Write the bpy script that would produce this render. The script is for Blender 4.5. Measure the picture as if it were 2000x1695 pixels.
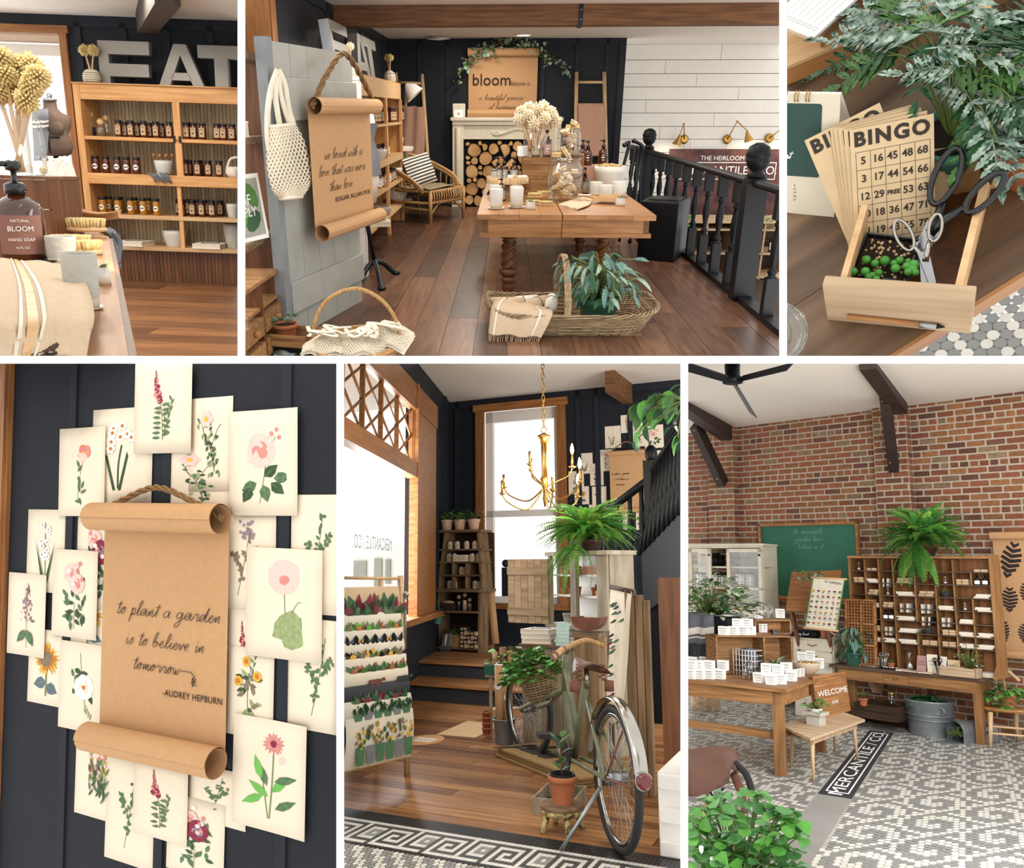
import bpy,bmesh,math,random
from mathutils import Vector as V,Matrix as Mx
random.seed(7)
for _o in list(bpy.data.objects):bpy.data.objects.remove(_o)
sc=bpy.context.scene; C=sc.collection
pi=math.pi; sin=math.sin; cos=math.cos
U=random.uniform
# ---- camera
F,PX,PY=1600.0,900.0,860.0
EYE=V((0,0,1.6))
cd=bpy.data.cameras.new('camera'); cam=bpy.data.objects.new('camera',cd); C.objects.link(cam)
cd.sensor_fit='HORIZONTAL'; cd.sensor_width=36; cd.lens=36*F/2000
cd.shift_x=(1000-PX)/2000; cd.shift_y=(PY-847.5)/2000
cd.clip_start=.05; cd.clip_end=200
cam.location=EYE; cam.rotation_euler=(pi/2,0,0); sc.camera=cam
# ---- sky and exposure
wd=bpy.data.worlds.new('sky'); sc.world=wd; wd.use_nodes=True
_b=wd.node_tree.nodes['Background']; _b.inputs[0].default_value=(1,.985,.96,1); _b.inputs[1].default_value=1.52
vs=sc.view_settings; vs.view_transform='Standard'; vs.look='None'; vs.exposure=0; vs.gamma=1; vs.use_curve_mapping=False
# ---- the six places: axes and eye height
R3=None; H=0; SM=None
def frame(yh,xv,h,roll=0):
 """axes of a place whose horizon lies at yh and whose depth direction vanishes at xv"""
 u=V((roll,(yh-PY)/F,1)).normalized()
 d=V(((xv-PX)/F,1,0)); d=(d-u*d.dot(u)).normalized()
 return d.cross(u).normalized(),d,u,h
def side(yh,xr,h,roll=0):
 """the same from the vanishing point of the sideways direction (left of the picture)"""
 u=V((roll,(yh-PY)/F,1)).normalized()
 r=-V(((xr-PX)/F,1,0)); r=(r-u*r.dot(u)).normalized()
 return r,u.cross(r).normalized(),u,h
def look(px,py,pitch,roll,h):
 d=V(((px-PX)/F,1,(PY-py)/F)).normalized()
 up=(V((0,0,1))-d*d.z).normalized(); rt=d.cross(up)
 up2=up*cos(roll)+rt*sin(roll)
 u=up2*cos(pitch)-d*sin(pitch); v=up2*sin(pitch)+d*cos(pitch)
 return v.cross(u),v,u,h
r1=V((1,0,-.035)).normalized(); u1=V((.035,(340-PY)/F,1)); u1=(u1-r1*u1.dot(r1)).normalized()
PLACES={1:(r1,u1.cross(r1),u1,1.04),2:frame(215,980,1.62),3:look(1768,347,math.radians(50),0,1.2),4:side(960,-2080,1.6),5:side(1110,-2300,1.25,0),6:side(1114,-485,1.75,.024)}
OPEN={1:(-300,464,-300,695),2:(479,1522,-300,695),3:(1537,2300,-300,695),4:(-300,657,710,2000),5:(672,1329,710,2000),6:(1344,2300,710,2000)}
CUR=0; OLD=set()
def trim(k):
 """end a place's things where the neighbouring place begins"""
 bpy.context.view_layer.update(); x0,x1,y0,y1=OPEN[k]
 for o in[o for o in bpy.data.objects if o.name not in OLD and o.type=='MESH']:
  Wm=o.matrix_world.copy(); px=[]; bad=False
  for c in o.bound_box:
   q=Wm@V(c)-EYE
   if q.y<.3:bad=True; break
   px.append((PX+F*q.x/q.y,PY-F*q.z/q.y))
  if not bad and min(p[0]for p in px)>=x0 and max(p[0]for p in px)<=x1 and min(p[1]for p in px)>=y0 and max(p[1]for p in px)<=y1:continue
  bm=bmesh.new(); bm.from_mesh(o.data); bm.transform(Wm); n0=len(bm.verts)
  d=lambda x,y:V(((x-PX)/F,1,(PY-y)/F))
  for a,b in(((x0,y1),(x0,y0)),((x1,y0),(x1,y1)),((x0,y0),(x1,y0)),((x1,y1),(x0,y1))):
   n=d(*a).cross(d(*b)).normalized(); c=d((x0+x1)/2,(y0+y1)/2)
   if n.dot(c)>0:n=-n
   r=bmesh.ops.bisect_plane(bm,geom=bm.verts[:]+bm.edges[:]+bm.faces[:],plane_co=EYE,plane_no=n,clear_outer=True)
   ed=[e for e in r['geom_cut']if isinstance(e,bmesh.types.BMEdge)and e.is_valid and len(e.link_faces)==1]
   if ed and len(ed)<60:
    try:bmesh.ops.holes_fill(bm,edges=ed,sides=60)
    except Exception:pass
  if not bm.verts:bm.free(); bpy.data.objects.remove(o); continue
  if len(bm.verts)!=n0 or True:
   bm.transform(Wm.inverted())
   if o.data.users>1:o.data=o.data.copy()
   bm.to_mesh(o.data); o.data.update()
  bm.free()
 for o in[o for o in bpy.data.objects if o.name not in OLD and o.type=='EMPTY' and not o.children]:bpy.data.objects.remove(o)
def use(k):
 global R3,H,SM,CUR,OLD
 if CUR:trim(CUR)
 CUR=k; OLD={o.name for o in bpy.data.objects}
 if not k:return
 r,v,u,H=PLACES[k]
 R3=Mx((r,v,u)).transposed(); SM=Mx.Translation(EYE-u*H)@R3.to_4x4()
def ray(px,py):return R3.transposed()@V(((px-PX)/F,1,(PY-py)/F))
def pz(px,py,z=0):d=ray(px,py); return V((0,0,H))+d*((z-H)/d.z)
def pY(px,py,y):d=ray(px,py); return V((0,0,H))+d*(y/d.y)
def pX(px,py,x):d=ray(px,py); return V((0,0,H))+d*(x/d.x)
def pl(px,py,p,n):d=ray(px,py); o=V((0,0,H)); return o+d*((V(p)-o).dot(n)/d.dot(n))
def hz(px,py,b):
 """height of a pixel on the upright through point b"""
 d=ray(px,py); n=V((b[0],b[1],0)).normalized(); return(V((0,0,H))+d*(V((b[0],b[1],0)).dot(n)/d.dot(n))).z
def Rz(a):return Mx.Rotation(a,4,'Z')
def Ry(a):return Mx.Rotation(a,4,'Y')
def Rx(a):return Mx.Rotation(a,4,'X')
def Tr(*p):return Mx.Translation(V(p[0]if len(p)==1 else p))
def yaw(a,b):return math.atan2(b[1]-a[1],b[0]-a[0])
def basis(o,x,y):
 """matrix with origin o, x axis along x and y axis near y"""
 x=V(x).normalized(); z=x.cross(V(y)).normalized(); y=z.cross(x)
 return Mx.Translation(V(o))@Mx((x,y,z)).transposed().to_4x4()
 # ---- materials
MAT={}
def mat(name,col,rough=.6,metal=0,var=.1,scale=9,rnd=0,col2=None,st=(1,1,1),bump=0,bscale=60,emit=0,coat=0,trans=0,alpha=1,contrast=.5,spec=.35):
 mt=bpy.data.materials.new(name); mt.use_nodes=True; MAT[name]=mt
 nt=mt.node_tree; N=nt.nodes; L=nt.links; p=N['Principled BSDF']
 p.inputs['Roughness'].default_value=rough; p.inputs['Metallic'].default_value=metal
 p.inputs['Specular IOR Level'].default_value=spec; p.inputs['Coat Weight'].default_value=coat; p.inputs['Coat Roughness'].default_value=.15
 p.inputs['Transmission Weight'].default_value=trans; p.inputs['Alpha'].default_value=alpha
 if emit:p.inputs['Emission Color'].default_value=(*col,1); p.inputs['Emission Strength'].default_value=emit
 c=(*col,1); c2=(*(col2 or[x*(1-var*2)for x in col]),1)
 tc=N.new('ShaderNodeTexCoord'); mp=N.new('ShaderNodeMapping'); mp.inputs['Scale'].default_value=st
 L.new(tc.outputs['Object'],mp.inputs[0])
 src=mp.outputs[0]
 oi=N.new('ShaderNodeObjectInfo')
 if rnd:
  ad=N.new('ShaderNodeVectorMath'); ad.operation='ADD'; L.new(mp.outputs[0],ad.inputs[0])
  ml=N.new('ShaderNodeMath'); ml.operation='MULTIPLY'; ml.inputs[1].default_value=37; L.new(oi.outputs['Random'],ml.inputs[0]); L.new(ml.outputs[0],ad.inputs[1]); src=ad.outputs[0]
 nz=N.new('ShaderNodeTexNoise'); nz.inputs['Scale'].default_value=scale; nz.inputs['Detail'].default_value=5; L.new(src,nz.inputs['Vector'])
 cr=N.new('ShaderNodeValToRGB'); cr.color_ramp.elements[0].color=c2; cr.color_ramp.elements[1].color=c
 cr.color_ramp.elements[0].position=.5-contrast/2; cr.color_ramp.elements[1].position=.5+contrast/2
 L.new(nz.outputs[0],cr.inputs[0]); out=cr.outputs[0]
 if rnd:
  hs=N.new('ShaderNodeHueSaturation'); mr=N.new('ShaderNodeMapRange'); mr.inputs[3].default_value=1-rnd; mr.inputs[4].default_value=1+rnd
  L.new(oi.outputs['Random'],mr.inputs[0]); L.new(mr.outputs[0],hs.inputs['Value']); L.new(out,hs.inputs['Color']); out=hs.outputs[0]
 L.new(out,p.inputs['Base Color'])
 if bump:
  bn=N.new('ShaderNodeTexNoise'); bn.inputs['Scale'].default_value=bscale; L.new(src,bn.inputs['Vector'])
  bp=N.new('ShaderNodeBump'); bp.inputs['Strength'].default_value=bump; bp.inputs['Distance'].default_value=.01; L.new(bn.outputs[0],bp.inputs['Height']); L.new(bp.outputs[0],p.inputs['Normal'])
 return mt
def glass(name,col,mix=.12,rough=.02):
 mt=bpy.data.materials.new(name); mt.use_nodes=True; MAT[name]=mt; nt=mt.node_tree; N=nt.nodes; L=nt.links
 N.remove(N['Principled BSDF']); t=N.new('ShaderNodeBsdfTransparent'); t.inputs[0].default_value=(*col,1)
 g=N.new('ShaderNodeBsdfGlossy'); g.inputs['Roughness'].default_value=rough; x=N.new('ShaderNodeMixShader')
 f=N.new('ShaderNodeLayerWeight'); pw=N.new('ShaderNodeMath'); pw.operation='POWER'; pw.inputs[1].default_value=3; L.new(f.outputs['Facing'],pw.inputs[0]); a=N.new('ShaderNodeMath'); a.operation='MULTIPLY_ADD'; a.inputs[1].default_value=.5 if mix>.03 else 0; a.inputs[2].default_value=mix; L.new(pw.outputs[0],a.inputs[0])
 L.new(a.outputs[0],x.inputs[0]); L.new(t.outputs[0],x.inputs[1]); L.new(g.outputs[0],x.inputs[2]); L.new(x.outputs[0],N['Material Output'].inputs[0])
def srgb(h):
 h=h.lstrip('#'); o=[]
 for i in(0,2,4):
  c=int(h[i:i+2],16)/255; o.append(c/12.92 if c<=.04045 else((c+.055)/1.055)**2.4)
 return o
def M_(name,hexc,**k):
 if 'h2' in k:k['col2']=srgb(k.pop('h2'))
 return mat(name,srgb(hexc),**k)
def wood(name,h1,h2,axis=0,sc_=7,rough=.5,rnd=.12,k=14,**kw):
 st=[k,k,k]; st[axis]=1
 return M_(name,h1,h2=h2,st=tuple(s*.35 for s in st),scale=sc_,rough=rough,rnd=rnd,contrast=.45,**kw)
 # ---- mesh builder
class G:
 def __init__(s):s.v=[]; s.f=[]; s.mi=[]; s.cur=0; s.mats=[]; s.sm=[]; s.smooth=False
 def m(s,name,smooth=None):
  if name not in s.mats:s.mats.append(name)
  s.cur=s.mats.index(name)
  if smooth is not None:s.smooth=smooth
  return s
 def add(s,vs,fs,M=None,smooth=None):
  o=len(s.v); s.v+=[tuple(M@V(p))for p in vs]if M else[tuple(p)for p in vs]
  for f in fs:s.f.append([i+o for i in f]); s.mi.append(s.cur); s.sm.append(s.smooth if smooth is None else smooth)
  return s
 def box(s,x0,x1,y0,y1,z0,z1,M=None):
  return s.add([(x0,y0,z0),(x1,y0,z0),(x1,y1,z0),(x0,y1,z0),(x0,y0,z1),(x1,y0,z1),(x1,y1,z1),(x0,y1,z1)],[(0,3,2,1),(4,5,6,7),(0,1,5,4),(1,2,6,5),(2,3,7,6),(3,0,4,7)],M,False)
 def cb(s,c,d,M=None):
  return s.box(c[0]-d[0]/2,c[0]+d[0]/2,c[1]-d[1]/2,c[1]+d[1]/2,c[2]-d[2]/2,c[2]+d[2]/2,M)
 def rbox(s,c,d,b,M=None):
  """box with bevelled upright and top edges"""
  x,y=d[0]/2,d[1]/2; q=[(-x+b,-y),(x-b,-y),(x,-y+b),(x,y-b),(x-b,y),(-x+b,y),(-x,y-b),(-x,-y+b)]
  k=lambda p,t:(p[0]*(1-t/x),p[1]*(1-t/y))
  z0,z1=c[2]-d[2]/2,c[2]+d[2]/2; vs=[]
  for z,t in((z0,b*.6),(z0+b,0),(z1-b,0),(z1,b)):vs+=[(c[0]+k(p,t)[0],c[1]+k(p,t)[1],z)for p in q]
  fs=[[7,6,5,4,3,2,1,0],[24+i for i in range(8)]]
  for j in range(3):fs+=[(j*8+i,j*8+(i+1)%8,j*8+8+(i+1)%8,j*8+8+i)for i in range(8)]
  return s.add(vs,fs,M,False)
 def lathe(s,prof,n=14,c=(0,0,0),M=None,smooth=True,cap=True,sx=1,sy=1,tw=0,flute=0,nf=0):
  vs=[]; fs=[]; k=len(prof)
  for j,(r,z)in enumerate(prof):
   for i in range(n):
    a=2*pi*i/n+tw*j; q=r*(1+flute*cos(nf*2*pi*i/n))if nf else r
    vs.append((c[0]+q*cos(a)*sx,c[1]+q*sin(a)*sy,c[2]+z))
  for j in range(k-1):
   for i in range(n):fs.append((j*n+i,j*n+(i+1)%n,(j+1)*n+(i+1)%n,(j+1)*n+i))
  s.add(vs,fs,M,smooth)
  if cap:
   o=len(s.v)-n*k
   for fc in([i for i in range(n)][::-1],[(k-1)*n+i for i in range(n)]):
    s.f.append([o+i for i in fc]); s.mi.append(s.cur); s.sm.append(False)
  return s
 def cyl(s,a,b,r,n=10,r2=None,smooth=True):return s.tube([a,b],[r,r if r2 is None else r2],n,smooth)
 def tube(s,pts,r,n=6,smooth=True,closed=False,flat=1,nrm=None,caps=True):
  pts=[V(p)for p in pts]; k=len(pts); rr=r if isinstance(r,(list,tuple))else[r]*k
  vs=[]; prev=V(nrm)if nrm is not None else None
  for i,p in enumerate(pts):
   t=(pts[(i+1)%k]-pts[i-1])if closed else(pts[min(i+1,k-1)]-pts[max(i-1,0)])
   if t.length<1e-9:t=V((0,0,1))
   t.normalize()
   if prev is None:prev=V((0,0,1))if abs(t.z)<.9 else V((1,0,0))
   nn=prev-t*prev.dot(t)
   if nn.length<1e-6:nn=t.orthogonal()
   nn.normalize(); bb=t.cross(nn); prev=nn
   for j in range(n):
    a=2*pi*j/n+pi/n; vs.append(p+nn*cos(a)*rr[i]*flat+bb*sin(a)*rr[i])
  fs=[]
  for i in range(k if closed else k-1):
   for j in range(n):fs.append((i*n+j,i*n+(j+1)%n,((i+1)%k)*n+(j+1)%n,((i+1)%k)*n+j))
  s.add(vs,fs,None,smooth)
  if not closed and caps:
   o=len(s.v)-n*k
   for fc in([i for i in range(n)][::-1],[(k-1)*n+i for i in range(n)]):
    s.f.append([o+i for i in fc]); s.mi.append(s.cur); s.sm.append(False)
  return s
 def prism(s,poly,z0,z1,M=None,smooth=False):
  n=len(poly); vs=[(p[0],p[1],z0)for p in poly]+[(p[0],p[1],z1)for p in poly]
  return s.add(vs,[list(range(n))[::-1],[n+i for i in range(n)]]+[(i,(i+1)%n,n+(i+1)%n,n+i)for i in range(n)],M,smooth)
 def poly(s,pts,M=None):return s.add(pts,[list(range(len(pts)))],M,False)
 def grid(s,fn,nu,nv,M=None,smooth=True,th=0):
  """sheet through fn(u,v); th > 0 gives it a back"""
  q=[[V(fn(i/nu,j/nv))for i in range(nu+1)]for j in range(nv+1)]; w=nu+1
  vs=[p for row in q for p in row]; fs=[(j*w+i,j*w+i+1,(j+1)*w+i+1,(j+1)*w+i)for j in range(nv)for i in range(nu)]
  if th:
   n=(q[0][1]-q[0][0]).cross(q[1][0]-q[0][0]).normalized()*th; k=len(vs)
   b=[i for i in range(nu)]+[j*w+nu for j in range(nv)]+[nv*w+i for i in range(nu,0,-1)]+[j*w for j in range(nv,0,-1)]
   vs=vs+[p-n for p in vs]; fs=fs+[tuple(i+k for i in f[::-1])for f in fs]+[(b[i-1],b[i-1]+k,b[i]+k,b[i])for i in range(len(b))]
  return s.add(vs,fs,M,smooth)
 def ball(s,c,r,n=10,m=6,M=None):
  r=r if isinstance(r,(tuple,list))else(r,r,r)
  vs=[]; fs=[]
  for j in range(1,m):
   for i in range(n):a=2*pi*i/n; b=pi*j/m; vs.append((c[0]+r[0]*sin(b)*cos(a),c[1]+r[1]*sin(b)*sin(a),c[2]+r[2]*cos(b)))
  vs+=[(c[0],c[1],c[2]+r[2]),(c[0],c[1],c[2]-r[2])]; k=len(vs)
  for j in range(m-2):
   for i in range(n):fs.append((j*n+i,(j+1)*n+i,(j+1)*n+(i+1)%n,j*n+(i+1)%n))
  for i in range(n):fs.append((k-2,i,(i+1)%n)); fs.append((k-1,(m-2)*n+(i+1)%n,(m-2)*n+i))
  return s.add(vs,fs,M,True)
 def leaf(s,M,L,W,bend=.3,fold=.15,prof=(.0,.7,1,.75,.0),wav=0):
  """leaf along +x of M, curling down along -z"""
  n=len(prof)-1; vs=[]; fs=[]
  for i,w in enumerate(prof):
   t=i/n; x=L*(t-bend*.3*t*t); z=-L*bend*t*t
   y=W/2*w*(1+(wav*(-1)**i)); vs+=[(x,-y,z+abs(y)*fold*2),(x,0,z),(x,y,z+abs(y)*fold*2)]
  for i in range(n):
   a=i*3; fs+=[(a,a+3,a+4,a+1),(a+1,a+4,a+5,a+2)]
  return s.add(vs,fs,M,True)
 def mesh(s,name):
  me=bpy.data.meshes.new(name); me.from_pydata([tuple(p)for p in s.v],[],s.f)
  for x in s.mats:me.materials.append(MAT[x])
  me.polygons.foreach_set('material_index',s.mi); me.polygons.foreach_set('use_smooth',s.sm); me.update(); return me
 def o(s,name,parent=None,M=None,label=None,kind=None,bev=0):
  ob=bpy.data.objects.new(name,s.mesh(name)); C.objects.link(ob)
  if parent is not None:ob.parent=parent; ob.matrix_local=M or Mx()
  else:ob.matrix_world=SM@(M or Mx())
  if label:ob['label']=label
  if kind:ob['kind']=kind
  if bev:b=ob.modifiers.new('bevel','BEVEL'); b.width=bev; b.segments=2; b.limit_method='ANGLE'
  return ob
def T(name,label,cat,loc=(0,0,0),rz=0,group=None,M=None):
 o=bpy.data.objects.new(name,None); C.objects.link(o); o.empty_display_size=.05
 o.matrix_world=SM@(M if M is not None else Tr(loc)@Rz(rz)); tag(o,label,cat,group); return o
def tag(o,label,cat,group=None,kind=None):
 o['label']=label; o['category']=cat
 if group:o['group']=group
 if kind:o['kind']=kind
 return o
def one(name,label,cat,g,loc=(0,0,0),rz=0,group=None,M=None,bev=0):
 return tag(g.o(name,None,M if M is not None else Tr(loc)@Rz(rz),bev=bev),label,cat,group)
def struct(name,g=None,M=None,label=None):
 if g is None:
  o=bpy.data.objects.new(name,None); C.objects.link(o); o.matrix_world=SM@(M or Mx())
 else:o=g.o(name,None,M)
 o['kind']='structure'
 if label:o['label']=label
 return o
def share(src,parent,M,name=None):
 """a further piece with the mesh of src under parent"""
 c=src.copy(); C.objects.link(c); c.parent=parent; c.matrix_local=M
 if name:c.name=name
 return c
def copy_tree(root,M,label=None,group=None):
 """a copy of a thing with copies of its parts and sub-parts; M in the current place"""
 r=root.copy(); C.objects.link(r); r.matrix_world=SM@M
 if label:r['label']=label
 if group:r['group']=group
 for ch in list(root.children):
  c=ch.copy(); C.objects.link(c); c.parent=r; c.matrix_local=ch.matrix_local
  for g in ch.children:
   d=g.copy(); C.objects.link(d); d.parent=c; d.matrix_local=g.matrix_local
 return r
ORD=['first','second','third','fourth','fifth','sixth','seventh','eighth','ninth','tenth','eleventh','twelfth','thirteenth','fourteenth','fifteenth','sixteenth','seventeenth','eighteenth','nineteenth','twentieth']
def text(s,size,mt,parent,M,align='CENTER',name='lettering',ext=.0004,sx=1,spacing=1,bold=0):
 cu=bpy.data.curves.new('t','FONT'); cu.body=s; cu.size=size; cu.align_x=align; cu.align_y='CENTER'; cu.extrude=ext; cu.resolution_u=3; cu.space_character=spacing; cu.offset=bold
 ob=bpy.data.objects.new('t',cu); me=bpy.data.meshes.new_from_object(ob); bpy.data.objects.remove(ob); bpy.data.curves.remove(cu)
 me.materials.clear(); me.materials.append(MAT[mt])
 o=bpy.data.objects.new(name,me); C.objects.link(o)
 S=Mx.Diagonal((sx,1,1,1)); me.transform(S)
 if parent is not None:o.parent=parent; o.matrix_local=M
 else:o.matrix_world=SM@M
 return o
 # single-stroke handwriting
HW={'a':(1.15,'.75 .85 .4 1 .05 .5 .3 0 .65 .3 .8 .95 .78 .2 1 0'),'b':(.95,'.15 .5 .45 1.9 .35 2.2 .15 1.6 .12 .3 .35 0 .65 .35 .55 .85 .35 .75 .7 .6'),'c':(.85,'.65 .85 .4 1 .1 .5 .3 .02 .6 .1'),'d':(1.15,'.7 .85 .4 1 .05 .5 .3 0 .65 .4 .95 2.1 .8 .3 1 0'),'e':(.8,'.15 .35 .5 .7 .4 1 .12 .6 .25 .05 .55 .05'),'f':(.7,'.2 .4 .5 1.7 .42 2.2 .22 1.5 .12 -.9 .3 -1.1 .4 -.2 .3 .2'),'g':(1.1,'.75 .85 .4 1 .05 .5 .3 .05 .65 .4 .8 .95 .7 -.6 .35 -1.2 .1 -.9 .6 -.2'),'h':(.95,'.2 .7 .5 1.9 .4 2.2 .2 1.5 .08 0 .25 .6 .55 1 .65 .7 .6 .15 .8 0'),'i':(.55,'.2 .6 .25 .95 .22 .2 .4 0'),'l':(.55,'.2 .6 .5 1.8 .4 2.2 .2 1.5 .18 .3 .35 0'),'m':(1.15,'.12 .8 .15 .05 .35 .85 .5 .85 .5 .05 .72 .85 .88 .85 .86 .15 1 0'),'n':(.85,'.12 .8 .15 .05 .4 .9 .55 .8 .55 .15 .7 0'),'o':(.85,'.5 .95 .25 .95 .05 .45 .3 0 .6 .45 .45 .95 .7 .8'),'p':(.85,'.15 .7 .25 1 .1 -1.1 .2 .6 .5 1 .65 .5 .35 0 .2 .1 .7 .1'),'r':(.8,'.15 .7 .25 1.05 .4 .9 .6 .9 .55 .2 .7 0'),'s':(.75,'.2 .5 .45 1.05 .5 .5 .45 .05 .15 .05 .5 .05'),'t':(.6,'.25 .8 .4 1.9 .3 .8 .25 .15 .4 0'),'u':(.9,'.1 .9 .1 .2 .3 0 .55 .5 .62 .95 .6 .2 .75 0'),'v':(.75,'.1 .9 .25 .05 .4 .2 .6 .95'),'w':(1,'.1 .9 .15 .1 .35 .1 .45 .7 .5 .1 .75 .1 .85 .95'),'y':(.85,'.1 .9 .15 .3 .35 .1 .6 .9 .55 -.6 .25 -1.2 .1 -.8 .6 -.1')}
def catmull(P,k=4):
 o=[]; n=len(P)
 for i in range(n-1):
  a,b,c,d=P[max(i-1,0)],P[i],P[i+1],P[min(i+2,n-1)]
  for j in range(k):
   t=j/k; o.append(tuple(.5*(2*b[q]+(c[q]-a[q])*t+(2*a[q]-5*b[q]+4*c[q]-d[q])*t*t+(3*b[q]-a[q]-3*c[q]+d[q])*t**3)for q in range(len(b))))
 return o+[tuple(P[-1])]
def handwriting(lines,size,w,mt,parent,M,lead=3.2,slant=.25,name='handwriting',stretch=1.15):
 """lines: (text, x offset); written in the xy plane of M"""
 for li,(s,x0)in enumerate(lines):
  g=G().m(mt); x=0; words=[]; cur=[]; ex=[]
  for ch in s:
   if ch==' ':
    if cur:words.append(cur)
    cur=[]; x+=.9; continue
   adv,q=HW[ch]; q=[float(z)for z in q.split()]
   cur+=[(x+q[i]*stretch,q[i+1])for i in range(0,len(q),2)]
   if ch=='t':ex.append([(x-.15,1.35),(x+.4,1.45),(x+.95,1.4)])
   if ch=='i':ex.append([(x+.3,1.4),(x+.36,1.5)])
   x+=adv*stretch
  if cur:words.append(cur)
  for wd_ in words+ex:
   P=catmull(wd_,4); P=[((a+b*slant+x0)*size,(b-li*lead)*size)for a,b in P]
   vs=[]
   for i,p in enumerate(P):
    d=V(P[min(i+1,len(P)-1)])-V(P[max(i-1,0)])
    d=d.normalized()if d.length else V((1,0)); t=w*(.6+.5*abs(d.y)); vs+=[(p[0]-d.y*t/2,p[1]+d.x*t/2,.0006),(p[0]+d.y*t/2,p[1]-d.x*t/2,.0006)]
   g.add(vs,[(2*i,2*i+1,2*i+3,2*i+2)for i in range(len(P)-1)])
  g.o(name,parent,M)
def dots(n,rect,seed=0):
 r=random.Random(seed); return[(r.uniform(rect[0],rect[1]),r.uniform(rect[2],rect[3]))for _ in range(n)]
def planks(floor,mats,lanes,x0,x1,z=0,th=.02,gap=.003,axis=0,lens=(1.2,3),seed=1,name='plank'):
 """boards under a floor: lanes = list of (a,b) across; they run along axis"""
 r=random.Random(seed); src=None
 for a,b in lanes:
  x=x0-r.uniform(0,lens[0])
  while x<x1:
   l=r.uniform(*lens); p,q=max(x,x0),min(x+l,x1); x+=l
   if q-p<.05:continue
   g=G().m(r.choice(mats)); dz=r.uniform(-.0012,.0012)
   if axis==0:g.box(p+gap/2,q-gap/2,a+gap/2,b-gap/2,z-th,z+dz)
   else:g.box(a+gap/2,b-gap/2,p+gap/2,q-gap/2,z-th,z+dz)
   g.o(name,floor)
   #  materials
M_('navy','#23262c',spec=.15,rough=.6,var=.08,bump=.15,bscale=40)
M_('navy_batten','#262930',spec=.15,rough=.6,var=.06)
M_('black','#0e0f12',rough=.5,spec=.2); M_('black_gloss','#121316',rough=.22,coat=.4); M_('iron','#22262c',rough=.4,metal=.5)
M_('plaster','#e4dacd',rough=.9,var=.06,scale=60,bump=.5,bscale=90)
M_('white','#efeae2',rough=.55,var=.03);
M_('shiplap','#e6e1d8',rough=.6,var=.03,rnd=.02); M_('ceramic','#d2cdc4',rough=.35,var=.03); M_('clay_raw','#c9b79e',rough=.8)
M_('greydoor','#a5a49c',rough=.6,var=.07,scale=5); M_('greydoor_edge','#85898c',rough=.6)
wood('pine','#dba86f','#b47c44',0); wood('pine_z','#dba86f','#b47c44',2); wood('pine_pale','#d9b68a','#b98f5e',0)
wood('floor_a','#7d563f','#4f3425',1,rough=.35,k=10); wood('floor_b','#704c38','#482e1f',1,rough=.35,k=10); wood('floor_c','#8c6248','#5e3f2c',1,rough=.35,k=10)
wood('floor_d','#5c4133','#3a271c',1,rough=.35,k=10)
wood('flx_a','#8d6040','#5c3a24',0,rough=.35,k=10); wood('flx_b','#9c6b43','#6b4429',0,rough=.35,k=10); wood('flx_c','#7a4f33','#472b1b',0,rough=.35,k=10)
wood('strip_a','#a9764a','#6f4527',0,rough=.35,k=14); wood('strip_b','#93633d','#54331d',0,rough=.35,k=14); wood('strip_c','#b78657','#7d5230',0,rough=.35,k=14)
wood('beam','#7c5330','#4e3019',0,rough=.6); wood('beam_dark','#3b2a22','#221712',2,rough=.6)
wood('oak','#b5814f','#7d4f2a',0,rough=.4); wood('oak_dark','#7a4d2d','#4b2c18',2,rough=.4); wood('oak_z','#a87445','#74472a',2,rough=.45)
wood('barn','#8d7253','#4e3a27',0,rough=.8,k=10); wood('barn_z','#9a7d5b','#5a432d',2,rough=.8,k=10); wood('crate','#ab8053','#6a4424',0,rough=.75); wood('old_dark','#4d3524','#241710',0,rough=.7)
wood('desk','#a87a4a','#6b4626',0,rough=.5); wood('desk_z','#a27546','#6b4828',2,rough=.5); wood('desktop','#6a5340','#3a2b20',0,rough=.5)
wood('cedar','#a5703f','#7d4c26',2,rough=.5); wood('cedar_x','#a5703f','#7d4c26',0,rough=.5); wood('cedar_y','#a5703f','#7d4c26',1,rough=.5)
wood('ash','#d3b48c','#b38f63',2,rough=.6); wood('ash_x','#d3b48c','#b38f63',0,rough=.6); wood('rattan','#c89f68','#8b6236',2,sc_=20,rough=.5); wood('wicker','#b49b78','#6f5a40',0,sc_=30,rough=.7,k=3)
wood('driftwood','#cdb292','#9f8262',0,rough=.8); wood('pale_paint','#b3a68e','#75664f',2,rough=.7,k=5); wood('bead','#bda684','#8a7556',2,rough=.7)
wood('tabletop3','#7a6048','#3d2d20',0,rough=.45,sc_=5); wood('bark','#6b5138','#3c2b1c',0,sc_=14,rough=.9); wood('log_end','#d6ad77','#a87643',0,sc_=12,k=1,rough=.8)
M_('kraft','#bf9468',rough=.75,var=.05,scale=30); M_('kraft_in','#8f6a45',rough=.8); M_('twine','#8d6a42',rough=.9,var=.2,scale=80); M_('ink','#2a2320',rough=.8); M_('ink_soft','#6d5138',rough=.8)
M_('paper','#e3d5be',rough=.8,var=.02); M_('paper_white','#f3f0ea',rough=.7,var=.02); M_('tan','#c9ad8a',rough=.8,var=.06); M_('bingo','#d6bb93',rough=.8,var=.07,scale=20); M_('bingo_ink','#3a332d',rough=.8)
M_('honey','#5e2412',rough=.12,coat=.6,var=.2); M_('mustard','#b87a1e',rough=.15,coat=.6); M_('lid','#1c1d21',rough=.35); M_('lid_gold','#c49a4a',rough=.3,metal=.8)
M_('amber','#4c230b',rough=.1,coat=.8,var=.2); M_('sage_label','#a7a79a',rough=.7); M_('pink_label','#b9908a',rough=.7); M_('brown_label','#8f6558',rough=.7)
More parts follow.
